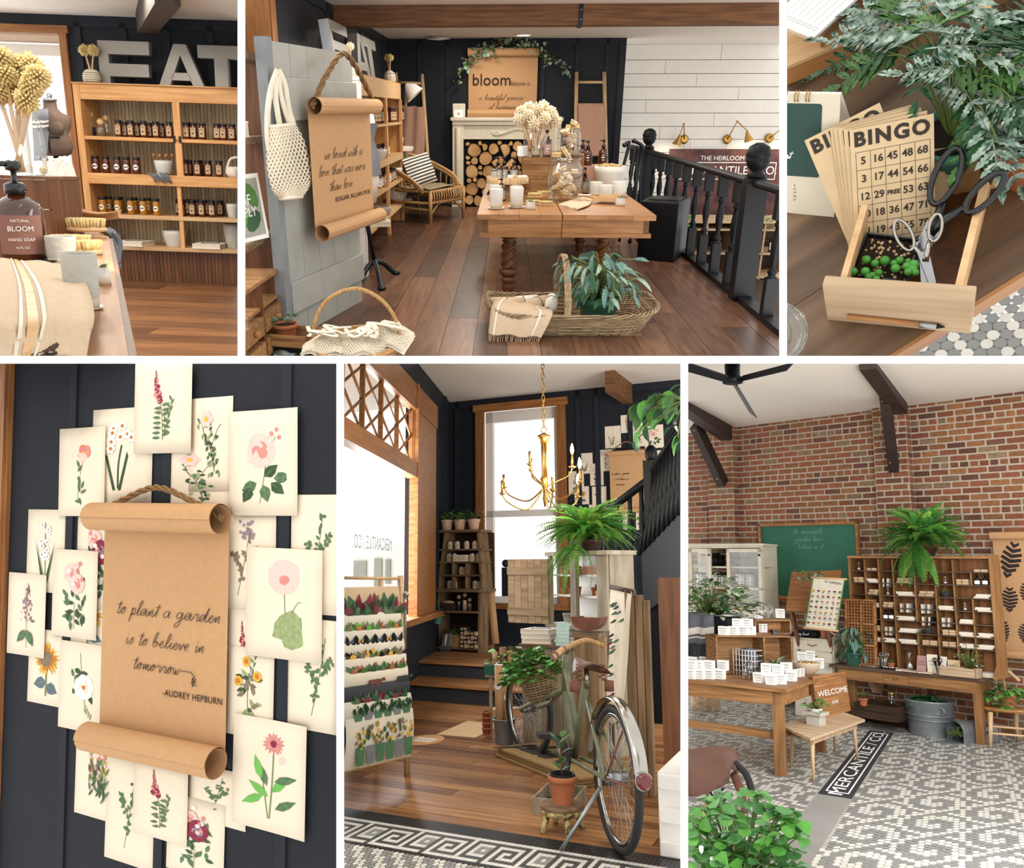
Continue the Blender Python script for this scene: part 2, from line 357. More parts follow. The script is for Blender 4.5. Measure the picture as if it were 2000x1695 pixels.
M_('linen','#cdb496',rough=.95,var=.06,scale=50,bump=.3,bscale=200); M_('linen_pink','#b98f78',rough=.95,var=.07,scale=40,bump=.3,bscale=160); M_('linen_grey','#6e7076',rough=.95,var=.12,scale=70,bump=.3,bscale=200); M_('linen_white','#e8dfd2',rough=.95,var=.05,bump=.3,bscale=160); M_('olive_cloth','#8f8266',rough=.95,var=.08,bump=.3,bscale=160); M_('net','#e8dcc6',rough=.95,var=.05); M_('net_lt','#ece2cf',rough=.95)
M_('bristle','#dfc588',rough=.9,var=.15,scale=60); M_('bristle_w','#e9d9b8',rough=.9,var=.12,scale=60); M_('beech','#cfa97c',rough=.55,var=.07); M_('brass','#b48a4a',rough=.28,metal=.9,var=.05); M_('steel','#a5a7a8',rough=.3,metal=.9,var=.1); M_('galv','#8e9496',rough=.5,metal=.6,var=.14,scale=14); M_('chrome','#b9b4ac',rough=.2,metal=1,var=.15,scale=5)
M_('letter_side','#8b8f94',rough=.4,metal=.4); M_('letter_face','#8f8a82',rough=.4,metal=.4,var=.06,scale=3)
M_('leaf','#4f7a3a',rough=.45,var=.2,rnd=.25); M_('leaf_dark','#2f5a34',rough=.4,var=.2,rnd=.25); M_('leaf_blue','#6b9185',rough=.5,var=.2,rnd=.25); M_('leaf_grey','#9db09a',rough=.5,var=.2,rnd=.2); M_('leaf_bright','#5fa544',rough=.45,var=.15,rnd=.25); M_('fern','#86b24a',rough=.5,var=.25,rnd=.3); M_('fern_dark','#4d8a3b',rough=.5,var=.25,rnd=.3); M_('leaf_var','#c9d3b0',rough=.5,h2='#47663f',scale=5,contrast=.3,rnd=.15); M_('leaf_silver','#a3b5a6',rough=.45,h2='#1f4428',scale=7,contrast=.3,rnd=.3); M_('clover','#5f9c56',rough=.5,var=.15,rnd=.25); M_('succulent','#8fae92',rough=.55,var=.12); M_('pearl','#4d9a3c',rough=.25,var=.15,rnd=.2); M_('stem','#6d7a3e',rough=.6); M_('stem_brown','#6e5334',rough=.8)
M_('terracotta','#b26a45',rough=.8,var=.1); M_('terracotta_pale','#c58a66',rough=.85,var=.12,h2='#d8c3ac',scale=14); M_('green_pot','#2f5a48',rough=.4); M_('teal_pot','#4c8a7c',rough=.5); M_('soil','#2b2018',rough=1,var=.25,scale=60,bump=.8); M_('stone','#b8b4a8',rough=.8,var=.1,bump=.4)
M_('green_board','#2f6a52',rough=.6,var=.12,scale=3); M_('orange_dot','#d29a5e',rough=.5); M_('charcoal','#2e2f33',rough=.7); M_('red_reflector','#6a1512',rough=.15,coat=.8); M_('rubber','#2a2a2a',rough=.7,var=.1); M_('bike_green','#77785a',rough=.5,var=.22,scale=16); M_('leather','#6d4a3c',rough=.5,var=.15); M_('rust','#7a4d3c',rough=.8,var=.2)
M_('tile_white','#dcd8ce',rough=.35,rnd=.03); M_('tile_grey','#8f8f8c',rough=.35,rnd=.04); M_('tile_dark','#4a4a4a',rough=.35,rnd=.05); M_('tile_black','#2b2b2d',rough=.35,rnd=.05); M_('grout','#8d8474',rough=.95,var=.1); M_('grout_lt','#a9a59c',rough=.95,var=.08); M_('concrete','#8f8c86',rough=.7,var=.06,scale=6)
M_('brick','#8a543c',rough=.9,rnd=.28,var=.18,scale=22,bump=.6,bscale=60); M_('brick_b','#966542',rough=.9,rnd=.2,var=.2,scale=22,bump=.6,bscale=60); M_('brick_c','#704a3b',rough=.9,rnd=.25,var=.2,scale=22,bump=.6,bscale=60); M_('brick_d','#8d7357',rough=.9,rnd=.2,var=.2,scale=22,bump=.6,bscale=60); M_('mortar','#bfae9a',rough=.95,var=.14,scale=18,bump=.5)
M_('bulb','#ffe2b0',emit=6,rough=.3); M_('downlight','#fff1d8',emit=9); M_('cream','#ddd3bd',rough=.6,var=.07); M_('slate','#3a3c40',rough=.7); M_('rose','#d98f86',rough=.8,var=.15,scale=60); M_('rose_lt','#ecc7bd',rough=.8,var=.1,scale=60); M_('crimson','#8e2f45',rough=.8,var=.2,scale=60); M_('yellow','#e0b23c',rough=.8,var=.1); M_('mauve','#a08a9a',rough=.8,var=.2,scale=80); M_('coral','#d9806e',rough=.7); M_('pleaf','#5f7f5a',rough=.8,var=.25,scale=40); M_('pleaf_dk','#3f5a3c',rough=.8,var=.25,scale=40); M_('pleaf_lt','#9fae78',rough=.8,var=.2,scale=40); M_('pstem','#7f8a5c',rough=.8); M_('pbrown','#8a7a62',rough=.8,var=.2,scale=50); M_('petal','#f7f0e2',rough=.8); M_('orange','#c77a34',rough=.8); M_('pot_print','#4f7a54',rough=.8); M_('blue_grey','#5f6f78',rough=.8)
glass('glass',(.97,.98,.97)); glass('pane',(.99,.99,.99),.02); glass('glass_dim',(.86,.88,.86),.1)
#  props
def mp(p):
 """metres in one pixel at point p of the place"""
 w=SM@V(p); return(w.y-EYE.y)/F
def facing(p):return math.atan2(p[1],p[0])-pi/2
def patch(g,r,z0,z1,half=.9,n=6,M=None,c=-pi/2,k=1):
 vs=[];
 for i in range(n+1):
  a=c-half+2*half*i/n; vs+=[(r*cos(a),r*sin(a),z0),(r*k*cos(a),r*k*sin(a),z1)]
 return g.add(vs,[(2*i,2*i+2,2*i+3,2*i+1)for i in range(n)],M,True)
_jarm={}
def jar(label,p,w,h,body='honey',lidm='lid',lab='tan',group=None,shape=0,rz=None,thin=None,full=True):
 key=(round(w,3),round(h,3),body,lidm,lab,shape)
 t=T('jar',label,'jar',p,facing(p)if rz is None else rz,group); r=w/2
 if key in _jarm:
  for nm,me in _jarm[key]:o=bpy.data.objects.new(nm,me); C.objects.link(o); o.parent=t
  return t
 L=[]
 g=G().m(body); g.lathe([(r*.9,0),(r,h*.05),(r,h*.72),(r*.86,h*.82),(r*.84,h*.84)],12); L.append(g.o('glass_body',t))
 g=G().m(lidm); g.lathe([(r*.9,h*.84),(r*.93,h*.86),(r*.93,h*.985),(r*.88,h)],12); L.append(g.o('lid',t))
 if lab:
  g=G().m(lab)
  if shape==1:
   vs=[(0,-r*1.03,h*.4)]; vs+=[(sin(a)*r*.72,-r*1.03*math.sqrt(max(0,1-(sin(a)*.7)**2)),h*.4+cos(a)*r*.72)for a in[i*pi/5 for i in range(10)]]
   g.add(vs,[(0,1+i,1+(i+1)%10)for i in range(10)])
   g.m('ink').cb((0,-r*1.05,h*.4),(r*.45,.001,r*.3))
  else:patch(g,r*1.02,h*.16,h*.7,.75); g.m('ink').cb((0,-r*1.04,h*.36),(r*.35,.001,h*.1)).cb((0,-r*1.04,h*.6),(r*.7,.001,h*.03))
  L.append(g.o('paper_label',t))
 _jarm[key]=[(o.name.split('.')[0],o.data)for o in L]
 return t
def pump(label,p,w,h,lab='sage_label',rz=None,group=None,words=None,turn=0):
 t=T('pump_bottle',label,'bottle',p,(facing(p)if rz is None else rz),group); r=w/2; b=h*.66
 G().m('amber').lathe([(r*.95,0),(r,b*.03),(r,b*.74),(r*.9,b*.86),(r*.5,b*.95),(r*.36,b*.97),(r*.36,b)],18).o('glass_body',t)
 g=G().m('black_gloss'); g.lathe([(r*.45,b),(r*.45,b+h*.09),(r*.3,b+h*.11),(r*.12,b+h*.12),(r*.12,b+h*.22),(r*.3,b+h*.23),(r*.34,b+h*.3),(r*.2,h*.985)],12)
 g.tube([(0,0,h*.94),(-r*.45,-r*.2,h*.95),(-r*.75,-r*.35,h*.92)],r*.13,6); g.o('pump_head',t,Rz(turn))
 g=G().m(lab); patch(g,r*1.015,b*.12,b*.7,.95,8); lb=g.o('paper_label',t)
 if words:[text(s,z,'paper_white',lb,Tr(0,-r*1.03,b*y)@Rx(pi/2))for s,y,z in words]
 else:
  g=G().m('paper_white'); g.cb((0,-r*1.03,b*.45),(r*.7,.0006,b*.05)); g.cb((0,-r*1.03,b*.58),(r*.5,.0006,b*.025)); g.cb((0,-r*1.03,b*.3),(r*.5,.0006,b*.025)); g.o('label_print',lb)
 return t
def cup(label,p,w,h,group=None,name='cup',top='ceramic',base='clay_raw',cat='cup',split=.22,taper=.92):
 r=w/2; t=T(name,label,cat,p,0,group)
 G().m(top).lathe([(r*(taper+(1-taper)*split),h*split),(r,h*.97),(r*.97,h),(r*.92,h*.96),(r*taper*.88,h*.12),(.001,h*.1)],18,cap=False).o('glazed_body',t)
 G().m(base).lathe([(r*taper*.96,0),(r*(taper+(1-taper)*split),h*split)],18).o('raw_base',t); return t
def saucer(label,p,w,group=None):
 r=w/2; return one('saucer',label,'saucer',G().m('ceramic').lathe([(r*.7,0),(r*.95,r*.08),(r,r*.16),(r*.94,r*.14),(r*.6,r*.06),(.001,r*.06)],18,cap=False),p,0,group)
def bowl(label,p,w,h,m_='ceramic',group=None,name='bowl',foot=.55,cat='bowl'):
 r=w/2; return one(name,label,cat,G().m(m_).lathe([(r*foot,0),(r*.85,h*.35),(r*.97,h*.75),(r,h),(r*.95,h*.98),(r*.8,h*.4),(r*foot*.8,h*.15),(.001,h*.12)],20,cap=False),p,0,group)
def dish_brush(label,p,M,L=.24,r=.035,head='bristle_w',group=None,n=60,seed=0):
 """long handled brush standing along z of M with a round head"""
 t=T('dish_brush',label,'brush',M=M,group=group); R=random.Random(seed)
 G().m('beech').lathe([(.007,0),(.008,L*.3),(.0065,L*.7),(.009,L)],8).o('handle',t)
 g=G().m(head)
 for i in range(n):
  zc=1-2*(i+.5)/n; a=i*2.4; rr=math.sqrt(max(0,1-zc*zc)); d=V((rr*cos(a),rr*sin(a),zc)); b=V((0,0,L))
  g.tube([b+d*r*.2,b+d*r*R.uniform(.85,1.12)],[r*.05,r*(.11 if n>80 else .14)],4)
 g.ball((0,0,L),r*.4,8,5); g.o('bristles',t,kind='stuff'); return t
def hand_brush(label,M,L=.13,W=.05,group=None,head='bristle',n=(11,5),ht=.028):
 """oval scrubbing brush lying on its wooden back, bristles up"""
 t=T('scrub_brush',label,'brush',M=M,group=group)
 G().m('beech').lathe([(.42,0),(.5,.25),(.5,.75),(.44,1)],18,M=Mx.Diagonal((L,W,.018,1))).o('wooden_back',t)
 g=G().m(head); R=random.Random(int(L*1e4))
 for i in range(n[0]):
  for j in range(n[1]):
   x=(i/(n[0]-1)-.5)*.92; y=(j/(n[1]-1)-.5)*.85
   if x*x+y*y<.205:g.tube([(x*L,y*W,.016),(x*L*1.1+R.uniform(-.002,.002),y*W*1.15+R.uniform(-.002,.002),.018+ht)],[W*.075,W*.1],4)
 g.o('bristles',t,kind='stuff'); return t
def book(label,M,w,d,h,cover='paper_white',group=None,name='book',cat='book',deco=None):
 t=T(name,label,cat,M=M,group=group); g=G().m(cover)
 g.box(-w/2,w/2,-d/2,d/2,0,h*.1).box(-w/2,w/2,-d/2,d/2,h*.9,h).box(-w/2,-w/2+h*.1,-d/2,d/2,h*.1,h*.9); g.o('cover',t)
 G().m('paper').box(-w/2+h*.1,w/2*.97,-d/2*.97,d/2*.97,h*.1,h*.9).o('pages',t)
 if deco:G().m(deco).lathe([(.34,0),(.34,.0008),(.26,.0008),(.26,0)],18,M=Tr(0,0,h)@Mx.Diagonal((w,d,1,1)),cap=False).cb((0,0,h+.0004),(w*.35,d*.1,.0008)).o('cover_print',t)
 return t
def pot(t,r,h,m_='terracotta',rim=True,soil=True,z=0):
 q=[(r*.68,z),(r*.9,z+h*.74)]+([(r*.92,z+h*.76),(r,z+h*.76),(r,z+h)]if rim else[(r,z+h)])+[(r*.9,z+h),(r*.85,z+h*.8),(.001,z+h*.78)]
 G().m(m_).lathe(q,18,cap=False).o('pot',t)
 if soil:G().m('soil').lathe([(r*.87,z+h*.8),(r*.86,z+h*.88),(.001,z+h*.9)],12,cap=False).o('soil',t)
def leafmesh(mt,L=1,W=.5,bend=.3,prof=(.02,.7,1,.75,.02),fold=.15,wav=0):
 g=G().m(mt); g.leaf(None,L,W,bend,fold,prof,wav); return g.mesh('leaf')
def put(name,me,parent,M):
 o=bpy.data.objects.new(name,me); C.objects.link(o); o.parent=parent; o.matrix_local=M; return o
def leafy(t,base,n,R,Hh,L,meshes,seed=0,stem='stem',name='leaf',droop=.3,joined=False,up=.35,sc_=(.7,1.15),sr=.0025,zmin=.25,half=None):
 """stems from base with a leaf at each tip; separate leaves unless joined"""
 r=random.Random(seed); gs=G().m(stem); base=V(base); gj=G()
 for i in range(n):
  a=i*2.39996+r.uniform(-.3,.3); k=math.sqrt((i+.5)/n)
  if half is not None:a=half[0]+(half[1]-half[0])*r.random()
  e=base+V((cos(a)*R*k,sin(a)*R*k,Hh*(r.uniform(zmin,1)*(1-.45*k*k))-droop*R*k*k*.5))
  gs.tube([base+V((cos(a)*R*k*.15,sin(a)*R*k*.15,0)),(base+e)/2+V((0,0,Hh*.18)),e],[sr,sr,sr*.6],4)
  s=L*r.uniform(*sc_); Mx_=Tr(e)@Rz(a+r.uniform(-.6,.6))@Ry(-up+r.uniform(-.5,.6))@Rx(r.uniform(-.4,.4))@Mx.Scale(s,4)
  me=meshes[i%len(meshes)]
  if joined:gj.m(me.materials[0].name,True); gj.add([v.co for v in me.vertices],[list(p.vertices)for p in me.polygons],Mx_)
  else:put(name,me,t,Mx_)
 gs.o('stems',t,kind='stuff')
 if joined:gj.o('foliage',t,kind='stuff')
def frondmesh(mt,L=1,W=.3,n=14,bend=.7,seed=0,lw=.05,rough=0):
 """fern frond along +x"""
 r=random.Random(seed); g=G().m(mt,True); P=[V((L*(i/n)*(1-.25*bend*(i/n)),0,L*(.25*(i/n)-bend*(i/n)**2*.6)))for i in range(n+1)]
 g.tube(P,[.008*L*(1-.7*i/n)for i in range(n+1)],3)
 for i in range(1,n+1):
  t=i/n; w=W/2*min(1,(.35+2.2*t))*(1-t)**.7+.02
  for s in(-1,1):
   p=P[i]; d=V((.35*w,s*w,-.12*w+r.uniform(-.1,.1)*w)); q=V((lw*L*.5,0,0))
   g.add([p-q*.6,p+d*.5-q,p+d,p+d*.5+q,p+q*.6],[(0,1,2,3,4)])
 return g.mesh('frond')
def ferny(t,base,n,R,meshes,seed=0,el=(-.2,1.2),sc_=(.75,1.15),name='frond',az=None):
 r=random.Random(seed)
 for i in range(n):
  a=i*2.39996+r.uniform(-.3,.3)if az is None else r.uniform(*az); e=r.uniform(*el)
  put(name,meshes[i%len(meshes)],t,Tr(base)@Rz(a)@Ry(-e)@Rx(r.uniform(-.5,.5))@Mx.Scale(R*r.uniform(*sc_),4))
def weave(g,rx0,ry0,rx1,ry1,h,rows,stakes,rr,z0=0,seed=0,fn=None):
 """woven basket wall: rows of strands wrapped in and out of stakes"""
 n=stakes*2
 def pt(a,z,off):
  k=z/h; rx=rx0+(rx1-rx0)*k+off; ry=ry0+(ry1-ry0)*k+off
  if fn:return fn(a,z,off)
  return V((rx*cos(a),ry*sin(a),z0+z))
 for j in range(rows):
  z=h*(j+.5)/rows; g.tube([pt(2*pi*i/n,z,rr*.9*(-1)**(i//1+j)if i%2 else 0)for i in range(n)],rr,5,closed=True)
 for i in range(stakes):
  a=2*pi*(i+.25)/stakes; g.tube([pt(a,0,0),pt(a,h,0)],rr*.9,4)
 return g
def scroll(t,wd_,L,r,rope=True,sag=0,rh=.3):
 """kraft paper scroll in the xz plane of t, top roll centre at z=0, facing -y"""
 def spiral(z,turns,sgn):
  P=[]
  for i in range(int(20*turns)+1):a=i/20*2*pi; q=r*(1-.1*i/20/turns); P.append((sgn*-q*cos(a),q*sin(a)))
  return P
 for nm,zc,sg in(('upper_roll',0,1),('lower_roll',-L,1)):
  P=spiral(0,1.4,sg); g=G().m('kraft'); n=len(P)
  g.add([(x,p[0]-r*.2,zc+p[1])for x in(-wd_/2-r*.15,wd_/2+r*.15)for p in P],[(i,i+1,n+i+1,n+i)for i in range(n-1)],None,True); g.o(nm,t)
 G().m('kraft').grid(lambda u,v:((u-.5)*wd_,r*.75+.02*sin(v*pi)*sag,-v*L),6,10).o('sheet',t)
 if rope:
  g=G().m('twine'); P=[V((-wd_/2-r*.1,0,0)),V((-wd_*.28,0,wd_*rh*.57)),V((0,.0,wd_*rh)),V((wd_*.28,0,wd_*rh*.57)),V((wd_/2+r*.1,0,0))]
  P=[V(q)for q in catmull(P,9)];[g.tube([q+V((0,.005*cos(i*.9+k),.005*sin(i*.9+k)))*(wd_/.45)for i,q in enumerate(P)],.0042*wd_/.45,5)for k in(0,2.1,4.2)]; g.o('twine',t)
def cloth(name,label,cat,P,m_,group=None,nu=10,th=.004,wave=.006,stripes=None,fringe=0,seed=0,nv=8):
 """cloth over a list of cross lines P: [(left point, right point), ...] in the place"""
 P=[(V(a),V(b))for a,b in P]; A=catmull([tuple(a)for a,b in P],nv); Bq=catmull([tuple(b)for a,b in P],nv); n=len(A)-1; r=random.Random(seed); ph=r.uniform(0,6)
 t=T(name,label,cat,P[0][0],group=group); o=P[0][0]
 def f(u,v):
  k=min(n,max(0,v*n)); i=int(k); i2=min(i+1,n); q=k-i
  a=V(A[i]).lerp(V(A[i2]),q); b=V(Bq[i]).lerp(V(Bq[i2]),q); p=a.lerp(b,u); w=sin(u*13+ph+v*4)*wave
  return p-o+V((w*.4,w,w*.5))
 G().m(m_).grid(f,nu,n,th=th).o('fabric',t)
 for k,(u0,u1,mt,along)in enumerate(stripes or[]):
  nrm=(f(.6,.5)-f(.5,.5)).cross(f(.5,.6)-f(.5,.5)).normalized();
  g=G().m(mt)
  for s in(1,-1):g.grid((lambda u,v:f(u0+(u1-u0)*u,v)+nrm*.0025*s-(nrm*th if s<0 else V((0,0,0))))if along else(lambda u,v:f(u,u0+(u1-u0)*v)+nrm*.0025*s-(nrm*th if s<0 else V((0,0,0)))),nu if not along else 1,n if along else 1)
  g.o('stripe',t)
 if fringe:
  g=G().m(m_)
  for i in range(nu*3):u=(i+.5)/(nu*3); p=f(u,1); d=(f(u,1)-f(u,.93)).normalized(); d=(d+V((r.uniform(-.3,.3),0,-.5))).normalized(); g.tube([p,p+d*fringe],[.0022,.0032],4)
  g.o('fringe',t,kind='stuff')
 return t
def bar3(g,a,b,w,h):
 a,b=V(a),V(b); y=(b-a).normalized(); x=y.cross(V((0,0,1))).normalized(); z=x.cross(y); return g.box(-w/2,w/2,0,(b-a).length,-h/2,h/2,Mx.Translation(a)@Mx((x,y,z)).transposed().to_4x4())
def lamp(kind,p,energy,col=(1,.93,.82),size=.4,aim=(0,0,-1),name='light',sy=None,spot=None):
 l=bpy.data.lights.new(name,kind); l.energy=energy; l.color=col
 if kind=='AREA':l.size=size; l.shape='RECTANGLE' if sy else 'DISK'
 if sy:l.size_y=sy
 if kind in('POINT','SPOT'):l.shadow_soft_size=size
 if spot:l.spot_size=spot; l.spot_blend=.6
 o=bpy.data.objects.new(name,l); C.objects.link(o); o.matrix_world=SM@Tr(p)@V(aim).to_track_quat('-Z','Y').to_matrix().to_4x4(); return o
 #  PLACE 1: jar shelf below the letters EAT
use(1)
YF=7.55; YW=7.95
sz=lambda x,y,yy=YF:pY(x,y,yy)
ZC1=sz(230,33,YW).z
for x,y,e in((-2.6,6.2,22),(-3.3,5.5,22),(-2.2,4.2,22),(-1.6,3,12)):lamp('AREA',(x,y,ZC1-.08),e,size=.4,name='ceiling_downlight')
xw=[sz(x,200,YW).x for x in(0,132,145)]; wz=[sz(100,y,YW).z for y in(50,65,95,420)]
g=G().m('navy'); g.box(xw[2],-1.9,YW,YW+.1,-.1,ZC1).box(xw[0]-.3,xw[2],YW,YW+.1,wz[0],ZC1).box(xw[0]-.3,xw[2],YW,YW+.1,-.1,wz[3]); w1=struct('wall_back',g)
for x in(60,152,241,325,410):b=sz(x,60,YW).x; G().m('navy_batten').box(b-.03,b+.03,YW-.018,YW,(wz[0]+.02)if x<145 else 0,ZC1).o('batten',w1)
G().m('navy_batten').box(xw[0]-.3,-1.9,YW-.018,YW,ZC1-.09,ZC1).o('batten',w1)
struct('ceiling',G().m('plaster').box(-4.6,-1.6,4.5,YW+.1,ZC1,ZC1+.1))
w=struct('window_2'); M_('pale_cedar','#c7a98c',rough=.6)
G().m('cedar').box(xw[1],xw[2],YW-.03,YW,wz[3]-.1,wz[0]).o('casing',w); G().m('cedar_x').box(xw[0]-.3,xw[2]+.02,YW-.035,YW,wz[1],wz[0]).o('casing',w)
G().m('pale_cedar').box(xw[0]-.3,xw[1],YW,YW+.5,wz[1]-.02,wz[1]).box(xw[1]-.02,xw[1],YW,YW+.5,wz[3],wz[1]).o('reveal_panel',w)
g=G().m('white'); yy=YW+.45; a=[sz(x,150,yy).x for x in(-10,28,36,126,133)]; zt_=[sz(80,y,yy).z for y in(98,108,420)]
g.box(a[0],a[4],yy,yy+.06,zt_[1],zt_[0]+.05).box(a[1],a[2],yy,yy+.06,zt_[2],zt_[1]).box(a[3],a[4],yy,yy+.06,zt_[2],zt_[1]).box(a[0],a[4],yy,yy+.06,zt_[2]-.06,zt_[2]); g.o('window_frame',w); G().m('pane').box(a[0],a[4],yy+.02,yy+.025,zt_[2],zt_[0]).o('pane',w)
lamp('AREA',(xw[0]+.2,YW-.1,1.3),12,(.92,.96,1),.6,(.35,-1,-.1),'window_or_fill_light',sy=.9)
fl=struct('floor'); planks(fl,['flx_a','flx_b','flx_c'],[(2.1+.22*i,2.32+.22*i)for i in range(27)if 2.32+.22*i<YW+.05],-3.8,-.6,axis=0,lens=(1.2,2.6),seed=6)
G().m('black').box(-4.3,-.6,2.1,YW,-.1,-.021).o('subfloor',fl)
b0,b1=sz(284,42,7.75),pY(326,-28,5.4); t=T('ceiling_beam','short dark timber beam above the letters EAT','beam',b0); bar3(G().m('beam_dark'),(0,0,0),b1-b0,.15,.2).o('timber',t); bar3(G().m('beam'),V((.078,0,0)),b1-b0+V((.078,0,0)),.006,.2).o('side_board',t)  # thin strip gives the timber's right face a lighter colour
# shelf unit
X=lambda px,py=300:sz(px,py).x; Z=lambda py,px=260:sz(px,py).z
xs0,xs1,xe=X(155),X(168),X(500); zt1,zh=Z(167),Z(197); lv=[Z(y)for y in(268,340,420,481)]; th=[.03,Z(340)-Z(361),.035,.035]
t=T('jar_shelf','honey-coloured pine shelf unit under the big letters','shelf',(0,0,0))
G().m('pine').box(xs1,xe,YF,YF+.03,zh,zt1).o('header',t,bev=.004); G().m('pine').box(xs0,xe,YF-.02,YW-.02,zt1,zt1+.012).o('top',t)
G().m('pine_z').box(xs0,xs1,YF,YW-.03,0,zt1).o('end_panel',t); G().m('pine_z').box(X(343),X(356),YF,YF+.03,lv[1],zh).o('stile',t); G().m('pine_z').box(X(340),X(348),YF+.01,YF+.04,lv[3],lv[1]-th[1]).o('stile',t)
for i in range(4):G().m('pine_pale' if i>1 else 'pine').box(xs1,xe,YF-(.01 if i==1 else 0),YW-.03,lv[i]-th[i],lv[i]).o('shelf_board',t,bev=.003)
n=44; bwid=(xe-xs1)/n
for i in range(n):G().m('bead').box(xs1+i*bwid+.002,xs1+(i+1)*bwid-.002,YW-.05,YW-.035,lv[3]-.02,zh+.02).o('backing_board',t);
for i in range(n):G().m('oak_dark').box(xs1+i*bwid+.002,xs1+(i+1)*bwid-.002,YF+.08,YF+.09,0,lv[3]-th[3]).o('kick_board',t)
for x in(341,352):G().m('iron').box(X(x),X(x)+.018,YF-.012,YF,Z(276),Z(263)).o('latch',t)
def J(xs,y,hpx,wpx,lvl,back,body,lid,lab,shape,where):
 for i,x in enumerate(xs):
  yy=YF+.1+back; p=V((pY(x,y,yy).x,yy,lvl)); s=mp(p)
  jar('%s jar %s, %s from the left'%('honey' if body=='honey' else 'yellow mustard',where,ORD[i]),p,wpx*s,hpx*s,body,lid,lab,'preserve jars on the pine shelf',shape,rz=0)
J((233,257,282,306,332),266,31,14,lv[0],0,'honey','lid','tan',0,'in the front row of the upper left bay')
J((245,269,293,317),266,29,13,lv[0],.13,'honey','lid','tan',0,'in the back row of the upper left bay')
J((365,379,396,425,437,454),266,31,15,lv[0],0,'honey','lid','tan',0,'in the upper right bay')
J((173,189,209,231,249,268),338,31,14.5,lv[1],0,'honey','lid','paper_white',1,'with round label on the wide shelf')
J((363,387,408,429),338,30,14,lv[1],0,'honey','lid','tan',0,'right of the pestle bowl'); J((371,391),338,29,13,lv[1],.12,'honey','lid','tan',0,'hidden behind others right of the pestle bowl')
J((202,232,257,281,307),419,31,14,lv[2],0,'mustard','lid','paper_white',1,'in the front row of the lower shelf'); J((188,215,236,265,291),414,30,13,lv[2],.16,'mustard','lid','paper_white',1,'in the back row of the lower shelf')
J((357,377,395,415),417,31,14,lv[2],0,'honey','lid','tan',0,'front row of the lower right bay'); J((350,368,388,408,431),412,30,13,lv[2],.16,'honey','lid','tan',0,'back row of the lower right bay')
for i,(x,yt,wpx,fill,fh)in enumerate(((180,222,16,'charcoal',.6),(209,228,15,'glass_dim',.3),(198,237,18,'pbrown',.75))):
 yy=YF+.1+.1*(i<2); p=V((pY(x,260,yy).x,yy,lv[0])); s=mp(p); h=(268-yt)*s-.0; r=wpx/2*s; t=T('stopper_bottle',('glass bottle of dark grains with a wooden ball stopper','tall clear glass bottle with a wooden ball stopper','glass bottle of spiced nuts with a wooden ball stopper')[i],'bottle',p)
 G().m('glass').lathe([(r,0),(r,h*.62),(r*.6,h*.7),(r*.6,h*.74)],14).o('glass_body',t); G().m('pine_pale').ball((0,0,h*.86),r*.75,12,8).o('ball_stopper',t); G().m(fill).lathe([(r*.93,.005),(r*.93,h*fh*.62)],12).o('contents',t)
def P1(x,y,lvl,back=.1):q=pY(x,y,YF+back); return V((q.x,YF+back,lvl))
p=P1(321,338,lv[1]); s=mp(p); bowl('white pouring bowl with wooden pestles on the wide shelf',p,36*s,27*s)
for i in range(4):t=T('wooden_pestle','small wooden spoon end in the white bowl, %s from the left'%ORD[i],'spoon',p+V(((i-1.5)*.045,0,14*s)),group='spoons in the white bowl'); G().m('oak').tube([(0,0,0),((i-1.5)*.01,0,.09)],.006,6).ball(((i-1.5)*.01,0,.1),(.018,.018,.022),8,6).o('spoon',t)
a_=lambda x,y,off=-.03:pY(x,y,YF+off)
cloth('tea_towel','dark striped fringed towel hanging off the wide shelf under the bowl','towel',[(P1(282,332,lv[1]+.01,.2),P1(330,332,lv[1]+.01,.25)),(P1(284,337,lv[1]+.012,.0),P1(326,340,lv[1]+.012,.0)),(a_(296,345,-.03),a_(332,348,-.03))],'linen_grey',nv=5,fringe=.05,stripes=[(.5,.56,'linen_white',True)])
p=P1(462,338,lv[1]); t=T('cloth_bag','white rope-handled cloth bag at the right end of the wide shelf','bag',p); s=mp(p); G().m('linen_white').lathe([(16*s,0),(22*s,8*s),(20*s,20*s)],14,sy=.5).o('bag_body',t); G().m('linen_white').tube(catmull([(-18*s,0,16*s),(-10*s,0,34*s),(8*s,0,38*s)],5),.012,6).o('handle',t)
for i,(x,lb)in enumerate(((266,'left'),(412,'right'))):p=P1(x,481,lv[3],.12); s=mp(p); book('cream illustrated book lying on the bottom shelf, %s of two'%lb,Tr(p)@Rz(-.12+.1*i),54*s,.26,9*s,'paper_white',deco='brass')
for i,(x,w_,h_,m_,lvk,lb)in enumerate(((342,46,30,'ceramic',3,'white stoneware bowl behind the lower stile'),(220,34,18,'stone',3,'grey bowl half hidden by the table'),(458,40,46,'stone',3,'speckled crock at the right end of the bottom shelf'),(458,26,26,'ceramic',2,'white cup-shaped bowl at the right edge of the lower shelf'))):p=P1(x,470,lv[lvk],.18); s=mp(p); bowl(lb,p,w_*s,h_*s,m_,foot=.7)
